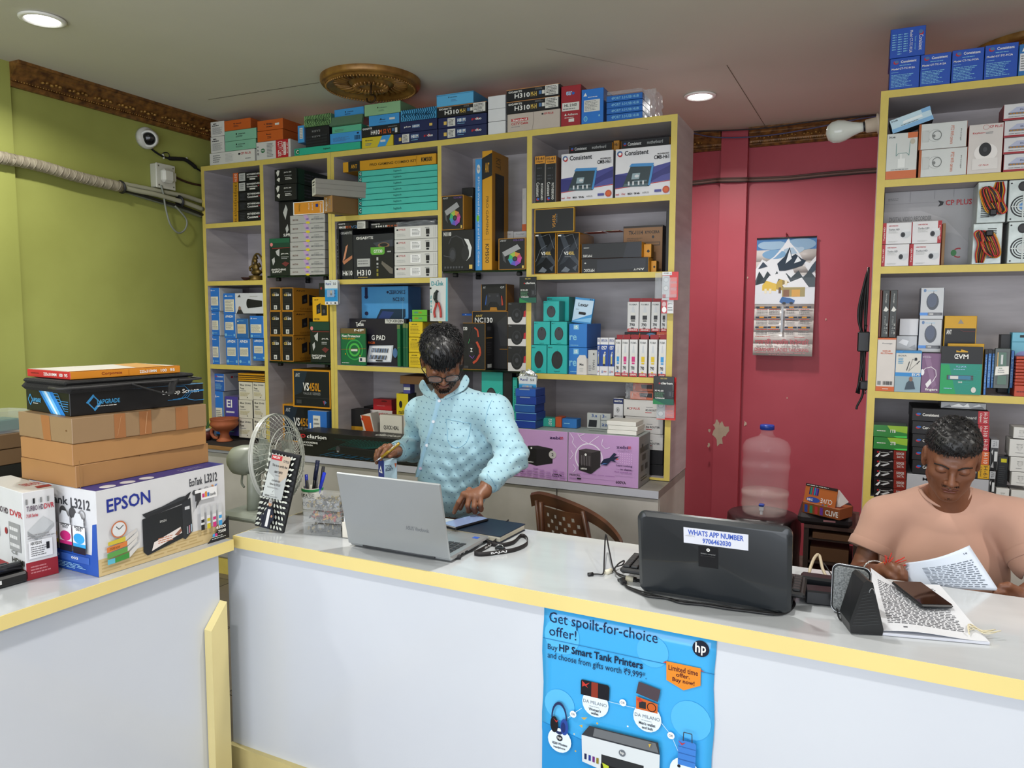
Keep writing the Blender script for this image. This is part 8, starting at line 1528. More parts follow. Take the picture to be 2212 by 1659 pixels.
# ================================================================ people: smooth blended bodies
def vec(*a): return np.array(a,float)
class Body:
    def __init__(s): s.p=[]
    def cap(s,a,b,r1,r2,k=.02):
        a,b=np.array(a,float),np.array(b,float); s.p.append(('c',a,b,r1,r2,k,(a+b)/2,np.linalg.norm(b-a)/2+max(r1,r2))); return s
    def chain(s,pts,rs,k=.012):
        for i in range(len(pts)-1): s.cap(pts[i],pts[i+1],rs[i],rs[i+1],k)
        return s
    def ell(s,c,r,Rm=None,k=.02,sub=False):
        s.p.append(('s' if sub else 'e',np.array(c,float),np.array(r,float),(np.eye(3) if Rm is None else Rm),0,k,np.array(c,float),max(r))); return s
    def d1(s,q,P):
        if q[0]=='c':
            a,b=q[1],q[2]; ab=b-a; t=np.clip(((P-a)@ab)/max(ab@ab,1e-9),0,1); return np.linalg.norm(P-a-t[:,None]*ab,axis=1)-(q[3]+(q[4]-q[3])*t)
        l=(P-q[1])@q[3]; k0=np.linalg.norm(l/q[2],axis=1); k1=np.linalg.norm(l/q[2]**2,axis=1); return k0*(k0-1)/np.maximum(k1,1e-6)
    def f(s,P,prims=None,extra=None):
        d=None
        for q in (s.p if prims is None else prims):
            e=s.d1(q,P); k=q[5]
            if d is None: d=e; continue
            if q[0]=='s':
                h=np.clip(.5-.5*(d+e)/k,0,1); d=d+(-e-d)*h+k*h*(1-h)
            else:
                h=np.clip(.5+.5*(d-e)/k,0,1); d=d+(e-d)*h-k*h*(1-h)
        return d+(extra(P) if extra else 0)
    def mesh(s,res,extra=None,cut=None,margin=.02):
        lo=np.min([q[6]-q[7] for q in s.p if q[0]!='s'],0)-.03; hi=np.max([q[6]+q[7] for q in s.p if q[0]!='s'],0)+.03
        N=20; bs=N*res; nb=np.ceil((hi-lo)/bs).astype(int); dims=nb*N+2; V=[];K=[];Fq=[]
        g=np.stack(np.meshgrid(*[np.arange(N+2)]*3,indexing='ij'),-1).reshape(-1,3); hd=bs*.87
        key=lambda ijk: (ijk[...,0]*dims[1]+ijk[...,1])*dims[2]+ijk[...,2]
        for bi in np.ndindex(*nb):
            o=np.array(bi)*N; c=lo+(o+N/2)*res
            near=[q for q in s.p if np.linalg.norm(q[6]-c)-q[7]<hd+margin+q[5]]
            if not near or all(q[0]=='s' for q in near): continue
            dc=s.f(c[None],near)[0]
            if abs(dc)>hd+margin: continue
            P=lo+(o+g)*res; D=s.f(P,near,extra)
            if cut: D=np.maximum(D,cut(P))
            D=D.reshape(N+2,N+2,N+2); S_=D<0
            if S_.all() or not S_.any(): continue
            n=N+1 # cells 0..N ; own cells 0..N-1, faces need cell indices >=... use overlap
            cnt=np.zeros((n,n,n)); acc=np.zeros((n,n,n,3))
            for ax in range(3):
                for u in (0,1):
                    for v in (0,1):
                        sl=[slice(0,n)]*3; o2=[i for i in range(3) if i!=ax]; sl[o2[0]]=slice(u,u+n); sl[o2[1]]=slice(v,v+n)
                        A=D[tuple(sl)]; sl2=list(sl); sl2[ax]=slice(1,n+1); B_=D[tuple(sl2)]; m=(A<0)!=(B_<0); t=np.where(m,A/np.where(m,A-B_,1),0)
                        cnt+=m; acc[...,ax]+=np.where(m,t,0); acc[...,o2[0]]+=m*u; acc[...,o2[1]]+=m*v
            act=cnt>0; own=act.copy(); own[N:]=False; own[:,N:]=False; own[:,:,N:]=False
            idx=np.argwhere(own); 
            if len(idx):
                V.append(lo+(o+idx+acc[own]/cnt[own][:,None])*res); K.append(key(o+idx))
            for ax in range(3):
                o2=[i for i in range(3) if i!=ax]
                sl=[slice(1,N+1)]*3; sl[ax]=slice(0,N); A=S_[tuple(sl)]; sl2=list(sl); sl2[ax]=slice(1,N+1); B_=S_[tuple(sl2)]
                e=np.argwhere(A!=B_)
                if not len(e): continue
                sg=A[A!=B_]; base=e.copy(); base[:,o2[0]]+=1; base[:,o2[1]]+=1; base+=o
                e0=base.copy(); e1=base.copy(); e1[:,o2[0]]-=1; e2=e1.copy(); e2[:,o2[1]]-=1; e3=base.copy(); e3[:,o2[1]]-=1
                Q=np.stack([key(e0),key(e1),key(e2),key(e3)],1)
                flip=sg if ax!=1 else ~sg
                Q[~flip]=Q[~flip][:,::-1]; Fq.append(Q)
        V=np.concatenate(V);K=np.concatenate(K);Q=np.concatenate(Fq); so=np.argsort(K); Ks=K[so]; pos=np.searchsorted(Ks,Q); pos=np.clip(pos,0,len(Ks)-1); ok=(Ks[pos]==Q).all(1); return V,so[pos][ok]
    def obj(s,name,m,res,parent=None,origin=None,**k):
        V_,Q=s.mesh(res,**k); me=bpy.data.meshes.new(name)
        if origin is not None: V_=V_-np.array(origin)
        me.vertices.add(len(V_)); me.vertices.foreach_set('co',V_.astype(np.float32).ravel()); me.loops.add(len(Q)*4); me.loops.foreach_set('vertex_index',Q.astype(np.int32).ravel())
        me.polygons.add(len(Q)); me.polygons.foreach_set('loop_start',np.arange(0,len(Q)*4,4,dtype=np.int32)); me.polygons.foreach_set('loop_total',np.full(len(Q),4,dtype=np.int32)); me.update(calc_edges=True); me.validate()
        me.polygons.foreach_set('use_smooth',[True]*len(me.polygons)); return link(name,me,m,parent,tuple(origin) if (origin is not None and parent is None) else None)
    def trace(s,o,d,extra=None,n=60,far=6):
        o=np.array(o,float); d=np.array(d,float); d=d/np.linalg.norm(d); t=0; best=(9,0)
        for _ in range(n):
            h=s.f((o+d*t)[None],None,extra)[0]
            if abs(h)<best[0]: best=(abs(h),t)
            t+=h*.8
            if abs(h)<.0004 or t>far: break
        return o+d*best[1]
def traceN(B,O,D,n=45,w=1.0,far=1.2):
    O=np.array(O,float); D=D/np.linalg.norm(D,axis=1)[:,None]; t=np.zeros(len(O))
    for _ in range(n): h=B.f(O+D*t[:,None]); t=np.where(t<far,t+h*.85,t)
    P=O+D*t[:,None]; return P,np.abs(B.f(P))<.0015
def pyv(px_,py_,Y): return np.array(aty(px_,py_,Y))
def skin(c,dark=.5):
    m=bpy.data.materials.new('skin'); m.use_nodes=True; N,L=nt(m); b=N['Principled BSDF']; a=lin(c)
    tc=N.new('ShaderNodeTexCoord'); nz=N.new('ShaderNodeTexNoise'); nz.inputs['Scale'].default_value=14; nz.inputs['Detail'].default_value=4; L.new(tc.outputs['Object'],nz.inputs['Vector'])
    cr=N.new('ShaderNodeValToRGB'); cr.color_ramp.elements[0].position=.3; cr.color_ramp.elements[1].position=.75; cr.color_ramp.elements[0].color=(*[x*.82 for x in a],1); cr.color_ramp.elements[1].color=(*[min(1,x*1.12) for x in a],1)
    L.new(nz.outputs[0],cr.inputs[0]); L.new(cr.outputs[0],b.inputs['Base Color']); b.inputs['Roughness'].default_value=.45; b.inputs['Subsurface Weight'].default_value=0
    n2=N.new('ShaderNodeTexNoise'); n2.inputs['Scale'].default_value=260; L.new(tc.outputs['Object'],n2.inputs['Vector']); bp=N.new('ShaderNodeBump'); bp.inputs['Strength'].default_value=.12; bp.inputs['Distance'].default_value=.002; L.new(n2.outputs[0],bp.inputs['Height']); L.new(bp.outputs[0],b.inputs['Normal']); return m
class Frame:
    def __init__(s,c,fwd,pitch,roll=0,sc_=1):
        f=np.array([fwd[0],fwd[1],0.]); f/=np.linalg.norm(f); Yb=-f; Z=np.array([0,0,1.]); X_=np.cross(Yb,Z); B_=np.stack([X_,Yb,Z],1)
        def rx(a): c_,s_=math.cos(a),math.sin(a); return np.array([[1,0,0],[0,c_,-s_],[0,s_,c_]])
        def ry(a): c_,s_=math.cos(a),math.sin(a); return np.array([[c_,0,s_],[0,1,0],[-s_,0,c_]])
        s.R=B_@ry(roll)@rx(pitch); s.c=np.array(c,float); s.k=sc_
    def p(s,x,y,z): return s.c+s.R@(np.array([x,y,z])*s.k)
def head(B,Fm,lids=1):
    """local axes: x to the image right, y backwards, z up; face looks along -y"""
    E=lambda c,r,k=.02,sub=False: B.ell(Fm.p(*c),np.array(r)*Fm.k,Fm.R,k,sub)
    Cc=lambda a,b,r1,r2,k=.01: B.cap(Fm.p(*a),Fm.p(*b),r1*Fm.k,r2*Fm.k,k)
    E((0,.012,.035),(.073,.092,.083)); E((0,-.02,-.03),(.062,.066,.075),.03); E((0,-.03,-.062),(.05,.052,.05),.03)
    Cc((-.045,-.0,-.07),(-.012,-.062,-.098),.018,.018,.02); Cc((.045,-.0,-.07),(.012,-.062,-.098),.018,.018,.02); E((0,-.07,-.098),(.02,.016,.017),None or .02)
    Cc((-.04,-.067,.022),(-.008,-.083,.02),.01,.01,.014); Cc((.04,-.067,.022),(.008,-.083,.02),.01,.01,.014)
    E((-.042,-.058,-.022),(.02,.02,.018),.02); E((.042,-.058,-.022),(.02,.02,.018),.02)
    for s_ in (-1,1): E((s_*.031,-.094,.004),(.017,.014,.011),.01,True)
    Cc((0,-.08,.014),(0,-.104,-.026),.0065,.0105,.01); E((0,-.107,-.031),(.011,.011,.0095),.006)
    for s_ in (-1,1): E((s_*.013,-.095,-.035),(.0085,.01,.0075),.006); E((s_*.031,-.077,.003),(.0155,.0125,.012),.004)
    for s_ in (-1,1): E((s_*.007,-.104,-.042),(.0035,.004,.003),.003,True)
    Cc((-.018,-.083,-.062),(0,-.092,-.0575),.0045,.0058,.006); Cc((.018,-.083,-.062),(0,-.092,-.0575),.0045,.0058,.006); Cc((-.014,-.084,-.0695),(.014,-.084,-.0695),.0055,.0055,.006)
    for s_ in (-1,1):
        E((s_*.076,.012,-.008),(.009,.02,.031),.006); E((s_*.083,.006,-.006),(.006,.012,.02),.004,True); E((s_*.074,.004,-.034),(.007,.009,.011),.006)
def surf_tube(B,Fm,pts,r,n=6,lift=.0005,flat=.6,ext=None):
    """a thin tube laid on the surface; pts local (x,z), traced from the front"""
    out=[]
    for x,z in pts: out.append(B.trace(Fm.p(x,-.2,z),Fm.R@np.array([0,1,0]),ext)-Fm.R@np.array([0,1,0])*lift)
    m=MB(); m.tube(bez([Vector(p) for p in out],3),r,n,flat=flat); return m
def hand(B,W_,dirs,knuck,fingers,thumb,r=.0088):
    """palm from wrist to knuckles, then finger chains"""
    for kx in knuck: B.cap(W_,kx,.02,.0125,.012)
    for ch in fingers: B.chain(ch,[r*1.08,r,r*.92,r*.8][:len(ch)],.0035)
    B.chain(thumb,[.0135,.0105,.0088][:len(thumb)],.006)
# ---------------------------------------------------------------- the standing man
c1=pyv(955,774,2.46); F1=Frame(c1,(.52,-.85),math.radians(41),math.radians(-3),.97)
sk1=skin('7a4f37')
B1=Body(); head(B1,F1)
nk=pyv(975,870,2.6); LS=pyv(1066,893,2.56); RS=pyv(910,893,2.66); ch=pyv(985,930,2.62); be=pyv(980,1030,2.62); pe_=pyv(985,1150,2.68)
B1.chain([F1.p(0,.02,-.05),nk],[.05,.056],.02)
EL=pyv(1108,985,2.50); WL_=pyv(1052,1047,2.33); ER=pyv(893,968,2.74); WR_=pyv(856,975,2.44)
B1.cap(LS,nk,.055,.05,.03).cap(RS,nk,.055,.05,.03).ell(ch,(.15,.1,.17),None,.04).ell(be,(.14,.11,.17),None,.04).ell(pe_,(.15,.11,.12),None,.04)
B1.chain([LS,EL],[.05,.038]).chain([EL,WL_],[.038,.026]).chain([RS,ER],[.05,.038]).chain([ER,WR_],[.038,.026])
fl_=(pe_[0],pe_[1])
for s_ in (-1,1):
    hp=pe_+vec(s_*.085,s_*.03,-.04); kn=vec(hp[0]+s_*.02,hp[1]-.02,.48); an=vec(hp[0]+s_*.03,hp[1]+.02,.07); B1.chain([hp,kn,an],[.085,.06,.042],.03); B1.cap(an,an+vec(.06,-.13,-.03),.035,.028)
# his left hand (image right), index finger pointing down at the diary
kI,kM,kR_,kP=pyv(1002,1068,2.265),pyv(1014,1072,2.262),pyv(1026,1074,2.266),pyv(1038,1072,2.275)
hand(B1,WL_+vec(.0,-.02,-.02),None,[kI,kM,kR_,kP],
 [[kI,pyv(991,1085,2.25),pyv(985,1098,2.25),pyv(981,1107,2.255)],[kM,pyv(1010,1092,2.245),pyv(1012,1104,2.265),pyv(1018,1102,2.285)],[kR_,pyv(1024,1094,2.247),pyv(1026,1106,2.27),pyv(1030,1102,2.29)],[kP,pyv(1038,1090,2.258),pyv(1039,1101,2.275),pyv(1041,1098,2.292)]],
 [pyv(1014,1060,2.3),pyv(1000,1082,2.285),pyv(994,1098,2.275)],.0092)
# his right hand (image left) with the pen over the box
kI,kM,kR_,kP=pyv(842,964,2.36),pyv(832,965,2.372),pyv(825,970,2.385),pyv(820,977,2.4)
hand(B1,WR_+vec(-.01,-.03,.0),None,[kI,kM,kR_,kP],
 [[kI,pyv(833,972,2.33),pyv(826,984,2.32),pyv(823,992,2.325)],[kM,pyv(821,971,2.345),pyv(816,984,2.34),pyv(815,994,2.345)],[kR_,pyv(815,975,2.365),pyv(812,987,2.36),pyv(813,996,2.365)],[kP,pyv(813,982,2.385),pyv(812,992,2.38),pyv(814,1000,2.38)]],
 [pyv(862,974,2.385),pyv(853,978,2.345),pyv(843,985,2.325)],.0088)
org=(float(pe_[0]),float(pe_[1]),0.0)
man=B1.obj('person',sk1,.0034,None,org)
props(man,'bearded man in a pale blue dotted shirt and glasses standing behind the counter','person')
# hair
H1=Body(); H1.ell(F1.p(0,.016,.044),(.0755,.096,.084),F1.R); H1.ell(F1.p(0,-.045,.085),(.055,.045,.034),F1.R,.03); H1.ell(F1.p(0,-.072,.06),(.048,.024,.026),F1.R,.02)
def hcut(Fm,a,b,zs):
    def f(P):
        l=(P-Fm.c)@Fm.R/Fm.k; y,z,x=l[:,1],l[:,2],l[:,0]; hl=np.where(y<-.02,a+ (np.abs(x)*-.25),np.where(y<.03,b,zs)); t=np.clip((y+.05)/.05,0,1); hl=(a-.15*np.abs(x))*(1-t)+b*t; t2=np.clip((y-.02)/.03,0,1); hl=hl*(1-t2)+zs*t2; return (hl-z)*Fm.k*.7
    return f
nz3=lambda P,s_,a: a*(np.sin(P[:,0]*s_+1.7*np.sin(P[:,1]*s_*.8))*np.sin(P[:,1]*s_*1.1+P[:,2]*s_*.6)+.5*np.sin(P[:,2]*s_*1.9+P[:,0]*s_*1.3))
hairm=ramp_mat('060607','101014',60,.45,lo=.3,hi=.7)
cut1=hcut(F1,.036,.012,-.04)
def strands(Bh,Fm,n,parent,org,L_,seed,cutf,lift=.35,r=.0016,fr=.8):
    rr=np.random.default_rng(seed); u=rr.normal(size=(n*3,3)); u/=np.linalg.norm(u,axis=1)[:,None]; u=u[u[:,2]>-.45]; dw=u@Fm.R.T; o=Fm.p(0,.015,.045)
    p,ok=traceN(Bh,o+dw*.3,-dw); ok&=cutf(p)<0; p,dw=p[ok][:n],dw[ok][:n]
    cr_=Fm.R@np.array([.15,.45,1.]); cr_/=np.linalg.norm(cr_); fl=dw-cr_; fl-=dw*(fl*dw).sum(1)[:,None]; fl/=np.maximum(np.linalg.norm(fl,axis=1),.05)[:,None]; fl=fl+Fm.R@np.array([.15,-.9,0])*fr
    fl-=dw*(fl*dw).sum(1)[:,None]; fl/=np.maximum(np.linalg.norm(fl,axis=1),.05)[:,None]
    m=MB()
    for q,w_,f_ in zip(p,dw,fl):
        d=f_*(1-lift)+w_*lift+rr.normal(size=3)*.12; d/=np.linalg.norm(d); l=L_*rr.uniform(.6,1.2); q=q-w_*.002
        a=Vector(q); b=Vector(q+d*l*.55+w_*.001); c_=Vector(q+d*l-w_*l*.12); s_=Vector(np.cross(d,w_)).normalized()*r; h_=Vector(w_)*r*.9
        m.add([a-s_,a+h_,a+s_,b-s_*.8,b+h_*.9,b+s_*.8,c_],[(0,1,4,3),(1,2,5,4),(2,0,3,5),(3,4,6),(4,5,6),(5,3,6)])
    o=m.build('hair_strands',hairm,parent,smooth=True); o.location=-Vector(org); o['kind']='stuff'; return o
hr=H1.obj('hair',hairm,.0036,man,org,extra=lambda P: nz3(P,140,.0025),cut=cut1)
strands(H1,F1,3200,hr,org,.03,4,cut1,.2,.0014,1.1)
def loc0(o): o.location=-Vector(org); return o
# brows, lashes, beard, lips
dk=mat('0d0a09',.6,0,0)
for s_ in (-1,1):
    loc0(surf_tube(B1,F1,[(s_*.014,.022),(s_*.03,.028),(s_*.046,.022)],.0034,6,.0).build('eyebrow',dk,man,smooth=True))
    loc0(surf_tube(B1,F1,[(s_*.018,-.003),(s_*.031,-.008),(s_*.045,-.003)],.0012,5,.0).build('eyelash',dk,man,smooth=True))
def tufts(B,Fm,regions,n,parent,org,seed,L_=.006,r=.0007,m_=dk,name='beard'):
    rr=random.Random(seed); m=MB(); O=[];D=[];G=[]
    for (x0,x1,z0,z1,w_,side) in regions:
        for _ in range(int(n*w_)):
            x,z=rr.uniform(x0,x1),rr.uniform(z0,z1)
            O.append(Fm.p(side*.2,x,z) if side else Fm.p(x,-.2,z)); D.append(Fm.R@np.array([-side,0,0] if side else [0,1,0])); G.append(Fm.R@np.array([rr.uniform(-.4,.4),-.5 if not side else -.2,-1]))
    P,ok=traceN(B,np.array(O),np.array(D))
    for p,d,g_,k in zip(P,D,G,ok):
        if not k: continue
        g=Vector(g_).normalized()*L_*rr.uniform(.6,1.3); a=Vector(p)+Vector(d)*.001; s_=g.cross(Vector(d)).normalized()*r
        m.add([a-s_,a+s_,a+g-Vector(d)*.0015,a-Vector(d)*r*1.5],[(0,1,2),(1,3,2),(3,0,2)])
    o=m.build(name,m_,parent); o.location=-Vector(org); o['kind']='stuff'; return o
tufts(B1,F1,[(-.03,.03,-.054,-.044,.25,0),(-.02,.02,-.1,-.078,.35,0),(-.05,-.02,-.095,-.05,.15,0),(.02,.05,-.095,-.05,.15,0),(-.04,.02,-.09,-.02,.35,1),(-.04,.02,-.09,-.02,.35,-1)],900,man,org,3,.007,.0009)
lipm=mat('6a3530',.4,0,.04)
loc0(surf_tube(B1,F1,[(-.02,-.0625),(-.008,-.059),(0,-.06),(.008,-.059),(.02,-.0625)],.0034,6,.0).build('lips',lipm,man,smooth=True))
# glasses
gl=MB(); lens=MB()
for s_ in (-1,1):
    cx=s_*.033; pts=[]
    for a in range(17):
        q=2*math.pi*a/16; x=cx+.027*(abs(math.cos(q))**.6)*(1 if math.cos(q)>0 else -1); z=-.004+.0165*(abs(math.sin(q))**.6)*(1 if math.sin(q)>0 else -1); pts.append(Vector(F1.p(x,-.113+.006*abs(x)/.06,z)))
    gl.tube(pts,.0021,6,cap=False); b_=len(lens.v); lens.add(pts[:-1],[tuple(range(16))])
    gl.tube([Vector(F1.p(s_*.06,-.108,.006)),Vector(F1.p(s_*.08,-.06,.006)),Vector(F1.p(s_*.086,.0,.004)),Vector(F1.p(s_*.083,.03,-.012))],.002,6)
gl.tube([Vector(F1.p(-.007,-.113,.004)),Vector(F1.p(0,-.117,.007)),Vector(F1.p(.007,-.113,.004))],.002,6)
o=loc0(gl.build('glasses',mat('101114',.2),man,smooth=True)); lo_=lens.build('lens',mat((.8,.85,.88),.03,0,0,alpha=.1),o)
# shirt
def dotmat(base,dot,f,r,yaw,rough=.75):
    m=bpy.data.materials.new('printed_cotton'); m.use_nodes=True; N,L=nt(m); b=N['Principled BSDF']; b.inputs['Roughness'].default_value=rough; b.inputs['Sheen Weight'].default_value=.2
    tc=N.new('ShaderNodeTexCoord'); mp=N.new('ShaderNodeMapping'); mp.inputs['Rotation'].default_value=(0,0,-yaw); L.new(tc.outputs['Object'],mp.inputs[0]); sx=N.new('ShaderNodeSeparateXYZ'); L.new(mp.outputs[0],sx.inputs[0])
    def M_(op,a,b_=None):
        n=N.new('ShaderNodeMath'); n.operation=op
        for i,v in enumerate((a,b_)):
            if v is None: continue
            if isinstance(v,(int,float)): n.inputs[i].default_value=v
            else: L.new(v,n.inputs[i])
        return n.outputs[0]
    u=M_('MULTIPLY',sx.outputs[0],f); v=M_('MULTIPLY',sx.outputs[2],f*1.0); fl=M_('FLOOR',v); u2=M_('ADD',u,M_('MULTIPLY',fl,.5)); du=M_('SUBTRACT',M_('FRACT',u2),.5); dv=M_('SUBTRACT',M_('FRACT',v),.5)
    q=M_('ADD',M_('POWER',M_('ABSOLUTE',M_('ADD',du,M_('MULTIPLY',dv,.6))),2),M_('POWER',dv,2)); k=M_('LESS_THAN',q,r*r)
    nz=N.new('ShaderNodeTexNoise'); nz.inputs['Scale'].default_value=5; L.new(tc.outputs['Object'],nz.inputs[0]); cr=N.new('ShaderNodeValToRGB'); cr.color_ramp.elements[0].color=(*[x*.93 for x in lin(base)],1); cr.color_ramp.elements[1].color=(*lin(base),1); L.new(nz.outputs[0],cr.inputs[0])
    mx=N.new('ShaderNodeMixRGB'); L.new(k,mx.inputs[0]); L.new(cr.outputs[0],mx.inputs[1]); mx.inputs[2].default_value=(*lin(dot),1); L.new(mx.outputs[0],b.inputs['Base Color']); return m
shm=dotmat('9dc3d0','43688a',44,.1,math.radians(28)); plain=mat('9fcbdc',.75,0,.03,8)
S1=Body(); S1.ell(ch+vec(0,0,.01),(.163,.112,.17),None,.04).ell(pyv(1010,960,2.6),(.15,.11,.14),None,.05).ell(be,(.158,.125,.17),None,.05).ell(pe_+vec(0,0,.0),(.166,.125,.13),None,.05)
S1.cap(nk+vec(0,0,-.04),nk+vec(.0,-.03,.06),.074,.06,.03); S1.cap(LS,nk+vec(0,0,-.03),.064,.062,.04).cap(RS,nk+vec(0,0,-.03),.06,.062,.04).cap(LS+vec(0,0,.004),nk+vec(.01,0,.0),.064,.066,.03).cap(RS+vec(0,0,.004),nk+vec(-.01,0,.0),.06,.066,.03)
S1.chain([LS,EL],[.066,.056],.03).chain([EL,WL_+(EL-WL_)*.12],[.057,.043],.02).chain([RS,ER],[.058,.052],.03).chain([ER,WR_+(ER-WR_)*.1],[.054,.042],.02)
def folds(P):
    q=P-ch; a=q[:,0]*.8+q[:,2]*1.0; b=q[:,0]*-.5+q[:,2]*1.3
    w_=np.exp(-((q[:,2]+.16)/.12)**2); 
    e=.0035*np.sin(a*70+2.2*np.sin(q[:,0]*16+q[:,1]*9))*w_+.0028*np.sin(b*95+3*np.sin(q[:,0]*22))*(.35+w_)*.7
    dl=np.linalg.norm(P-EL,axis=1); e+=.004*np.sin((P@((EL-LS)/np.linalg.norm(EL-LS)))*120+2.5*np.sin(P[:,1]*30+P[:,0]*20))*np.exp(-(dl/.12)**2)
    dl=np.linalg.norm(P-WL_,axis=1); e+=.003*np.sin((P@((WL_-EL)/np.linalg.norm(WL_-EL)))*150+2*np.sin(P[:,2]*40))*np.exp(-(dl/.1)**2)
    dl=np.linalg.norm(P-LS-vec(0,0,-.08),axis=1); e+=.003*np.sin(q[:,0]*90-q[:,2]*50)*np.exp(-(dl/.07)**2)
    return e
npos=nk
def scut(P):   # neck opening and hem
    vn=P-pyv(953,842,2.52); hole=np.where(P[:,1]<nk[1],.021-np.sqrt((vn[:,0]*.9)**2+(vn[:,2]*.6)**2),-1); top=P[:,2]-(nk[2]+.062)-(P[:,1]-nk[1])*.25
    rad=.0515-np.linalg.norm((P-nk-vec(.0,-.022,0))[:,:2],axis=1); rad=np.where(P[:,2]>nk[2]-.02,rad,-1)
    return np.maximum(np.maximum(np.maximum(top,hole),rad),.80-P[:,2])
sh=S1.obj('shirt',shm,.0042,man,org,extra=folds,cut=scut)
def camtrace(B,x,y,ext=None): return B.trace((0,0,CH),_ray(x,y),ext,120,5)
def on_shirt(pts,lift=.002): return [Vector(camtrace(S1,a,b,folds)-_ray(a,b)/np.linalg.norm(_ray(a,b))*lift) for a,b in pts]
# placket and buttons
pl=on_shirt([(949,862),(944,885),(937,910),(930,936),(922,962),(914,988),(908,1012),(903,1030)],.0015); PL_=bez(pl,3); m=MB(); vs=[];fs=[]
rt=Vector(F1.R@np.array([1,0,0]))
for p in PL_: vs+=[tuple(p-rt*.011),tuple(p-rt*.010+Vector((0,-.0015,0))),tuple(p+rt*.010+Vector((0,-.0015,0))),tuple(p+rt*.011)]
for i in range(len(PL_)-1):
    for k in range(3): fs.append((i*4+k,(i+1)*4+k,(i+1)*4+k+1,i*4+k+1))
m.add(vs,fs); loc0(m.build('button_placket',mat('9fc8dc',.7,0,.03),sh,smooth=True))
for (a,b) in ((949,866),(936,911),(922,962),(908,1012)):
    p=on_shirt([(a,b)],.005)[0]; dr=Vector(-_ray(a,b)).normalized(); Mq=Matrix.Translation(p-Vector(org))@dr.to_track_quat('Z','Y').to_matrix().to_4x4()
    MB().lathe([(.0062,0),(.0066,.001),(.0062,.0022),(.004,.0018),(.001,.0018)],14,M=Mq).build('button',mat('dfe3ea' if b!=1012 else 'c7b7d0',.25),sh,smooth=True)
for c_ in sh.children:
    if c_.name.startswith('button_placket'): c_.location=-Vector(org)
# collar: two leaves folded down round the neck
def leaf(pa,nm):
    P=[Vector(p)-Vector(org) for p in pa]; m=MB(); n=len(P)//2; vs=[tuple(p) for p in P]; fs=[(i,i+1,n+i+1,n+i) for i in range(n-1)]
    m.add(vs,fs); o=m.build('collar_leaf',plain if 0 else shm,sh,smooth=True); sd=o.modifiers.new('s','SOLIDIFY'); sd.thickness=.003; sd.offset=0; ss=o.modifiers.new('b','SUBSURF'); ss.levels=1; ss.render_levels=1; return o
def cp_(a,b,dy,Y0=2.5): return np.array(aty(a,b,Y0+dy))
def lf_(top,bot,l1=.004,l2=.009):
    return [np.array(p) for p in on_shirt(top,l1)]+[np.array(p) for p in on_shirt(bot,l2)]
leaf(lf_([(1004,804),(999,817),(988,833),(972,848),(953,861)],[(1016,818),(1015,830),(1004,846),(985,851),(958,867)]),'r')
leaf(lf_([(914,814),(919,826),(929,841),(940,853),(948,861)],[(902,832),(906,843),(914,854),(928,863),(944,867)]),'l')
# pocket seam and yoke seams as thin piping
for nm,pts in (('pocket_seam',[(963,905),(966,930),(968,955),(985,968),(1003,960),(1012,945),(1017,915)]),('pocket_top',[(963,905),(990,910),(1017,915)]),('armhole_seam',[(1080,848),(1062,865),(1052,890),(1048,915)]),('cuff_seam',[(1035,1012),(1052,1024),(1066,1042),(1072,1060)])):
    m=MB().tube(bez(on_shirt(pts,.0006),4),.0011,5); o=m.build('seam',mat('86b5cc',.8),sh,smooth=True); o.location=-Vector(org)
# cuffs
for (a,b,r_) in ((EL,WL_,.044),(ER,WR_,.042)):
    d_=Vector(WL_-EL if a is EL else WR_-ER).normalized(); p=Vector(b)-d_*.004; Mq=Matrix.Translation(p-Vector(org))@d_.to_track_quat('Z','Y').to_matrix().to_4x4()
    MB().lathe([(r_*.98,-.055),(r_*1.04,-.05),(r_*.92,-.003),(r_*.86,0),(r_*.8,-.004),(r_*.86,-.03)],28,M=Mq,cap=False).build('cuff',shm,sh,smooth=True)
# trousers and shoes (behind the counter)
T1=Body(); T1.ell(pe_+vec(0,0,-.03),(.16,.12,.1))
for s_ in (-1,1):
    hp=pe_+vec(s_*.085,s_*.03,-.04); kn=vec(hp[0]+s_*.02,hp[1]-.02,.48); an=vec(hp[0]+s_*.03,hp[1]+.02,.12); T1.chain([hp,kn,an],[.095,.074,.062],.03)
T1.obj('trousers',mat('23262e',.8,0,.1),.012,man,org)
for s_ in (-1,1):
    hp=pe_+vec(s_*.085,s_*.03,-.04); a_=(hp[0]+s_*.03-org[0],hp[1]+.02-org[1]); q=Body().cap((a_[0],a_[1],.05),(a_[0]+.06,a_[1]-.15,.042),.048,.04).obj('shoe',mat('1a1614',.4),.01,man)
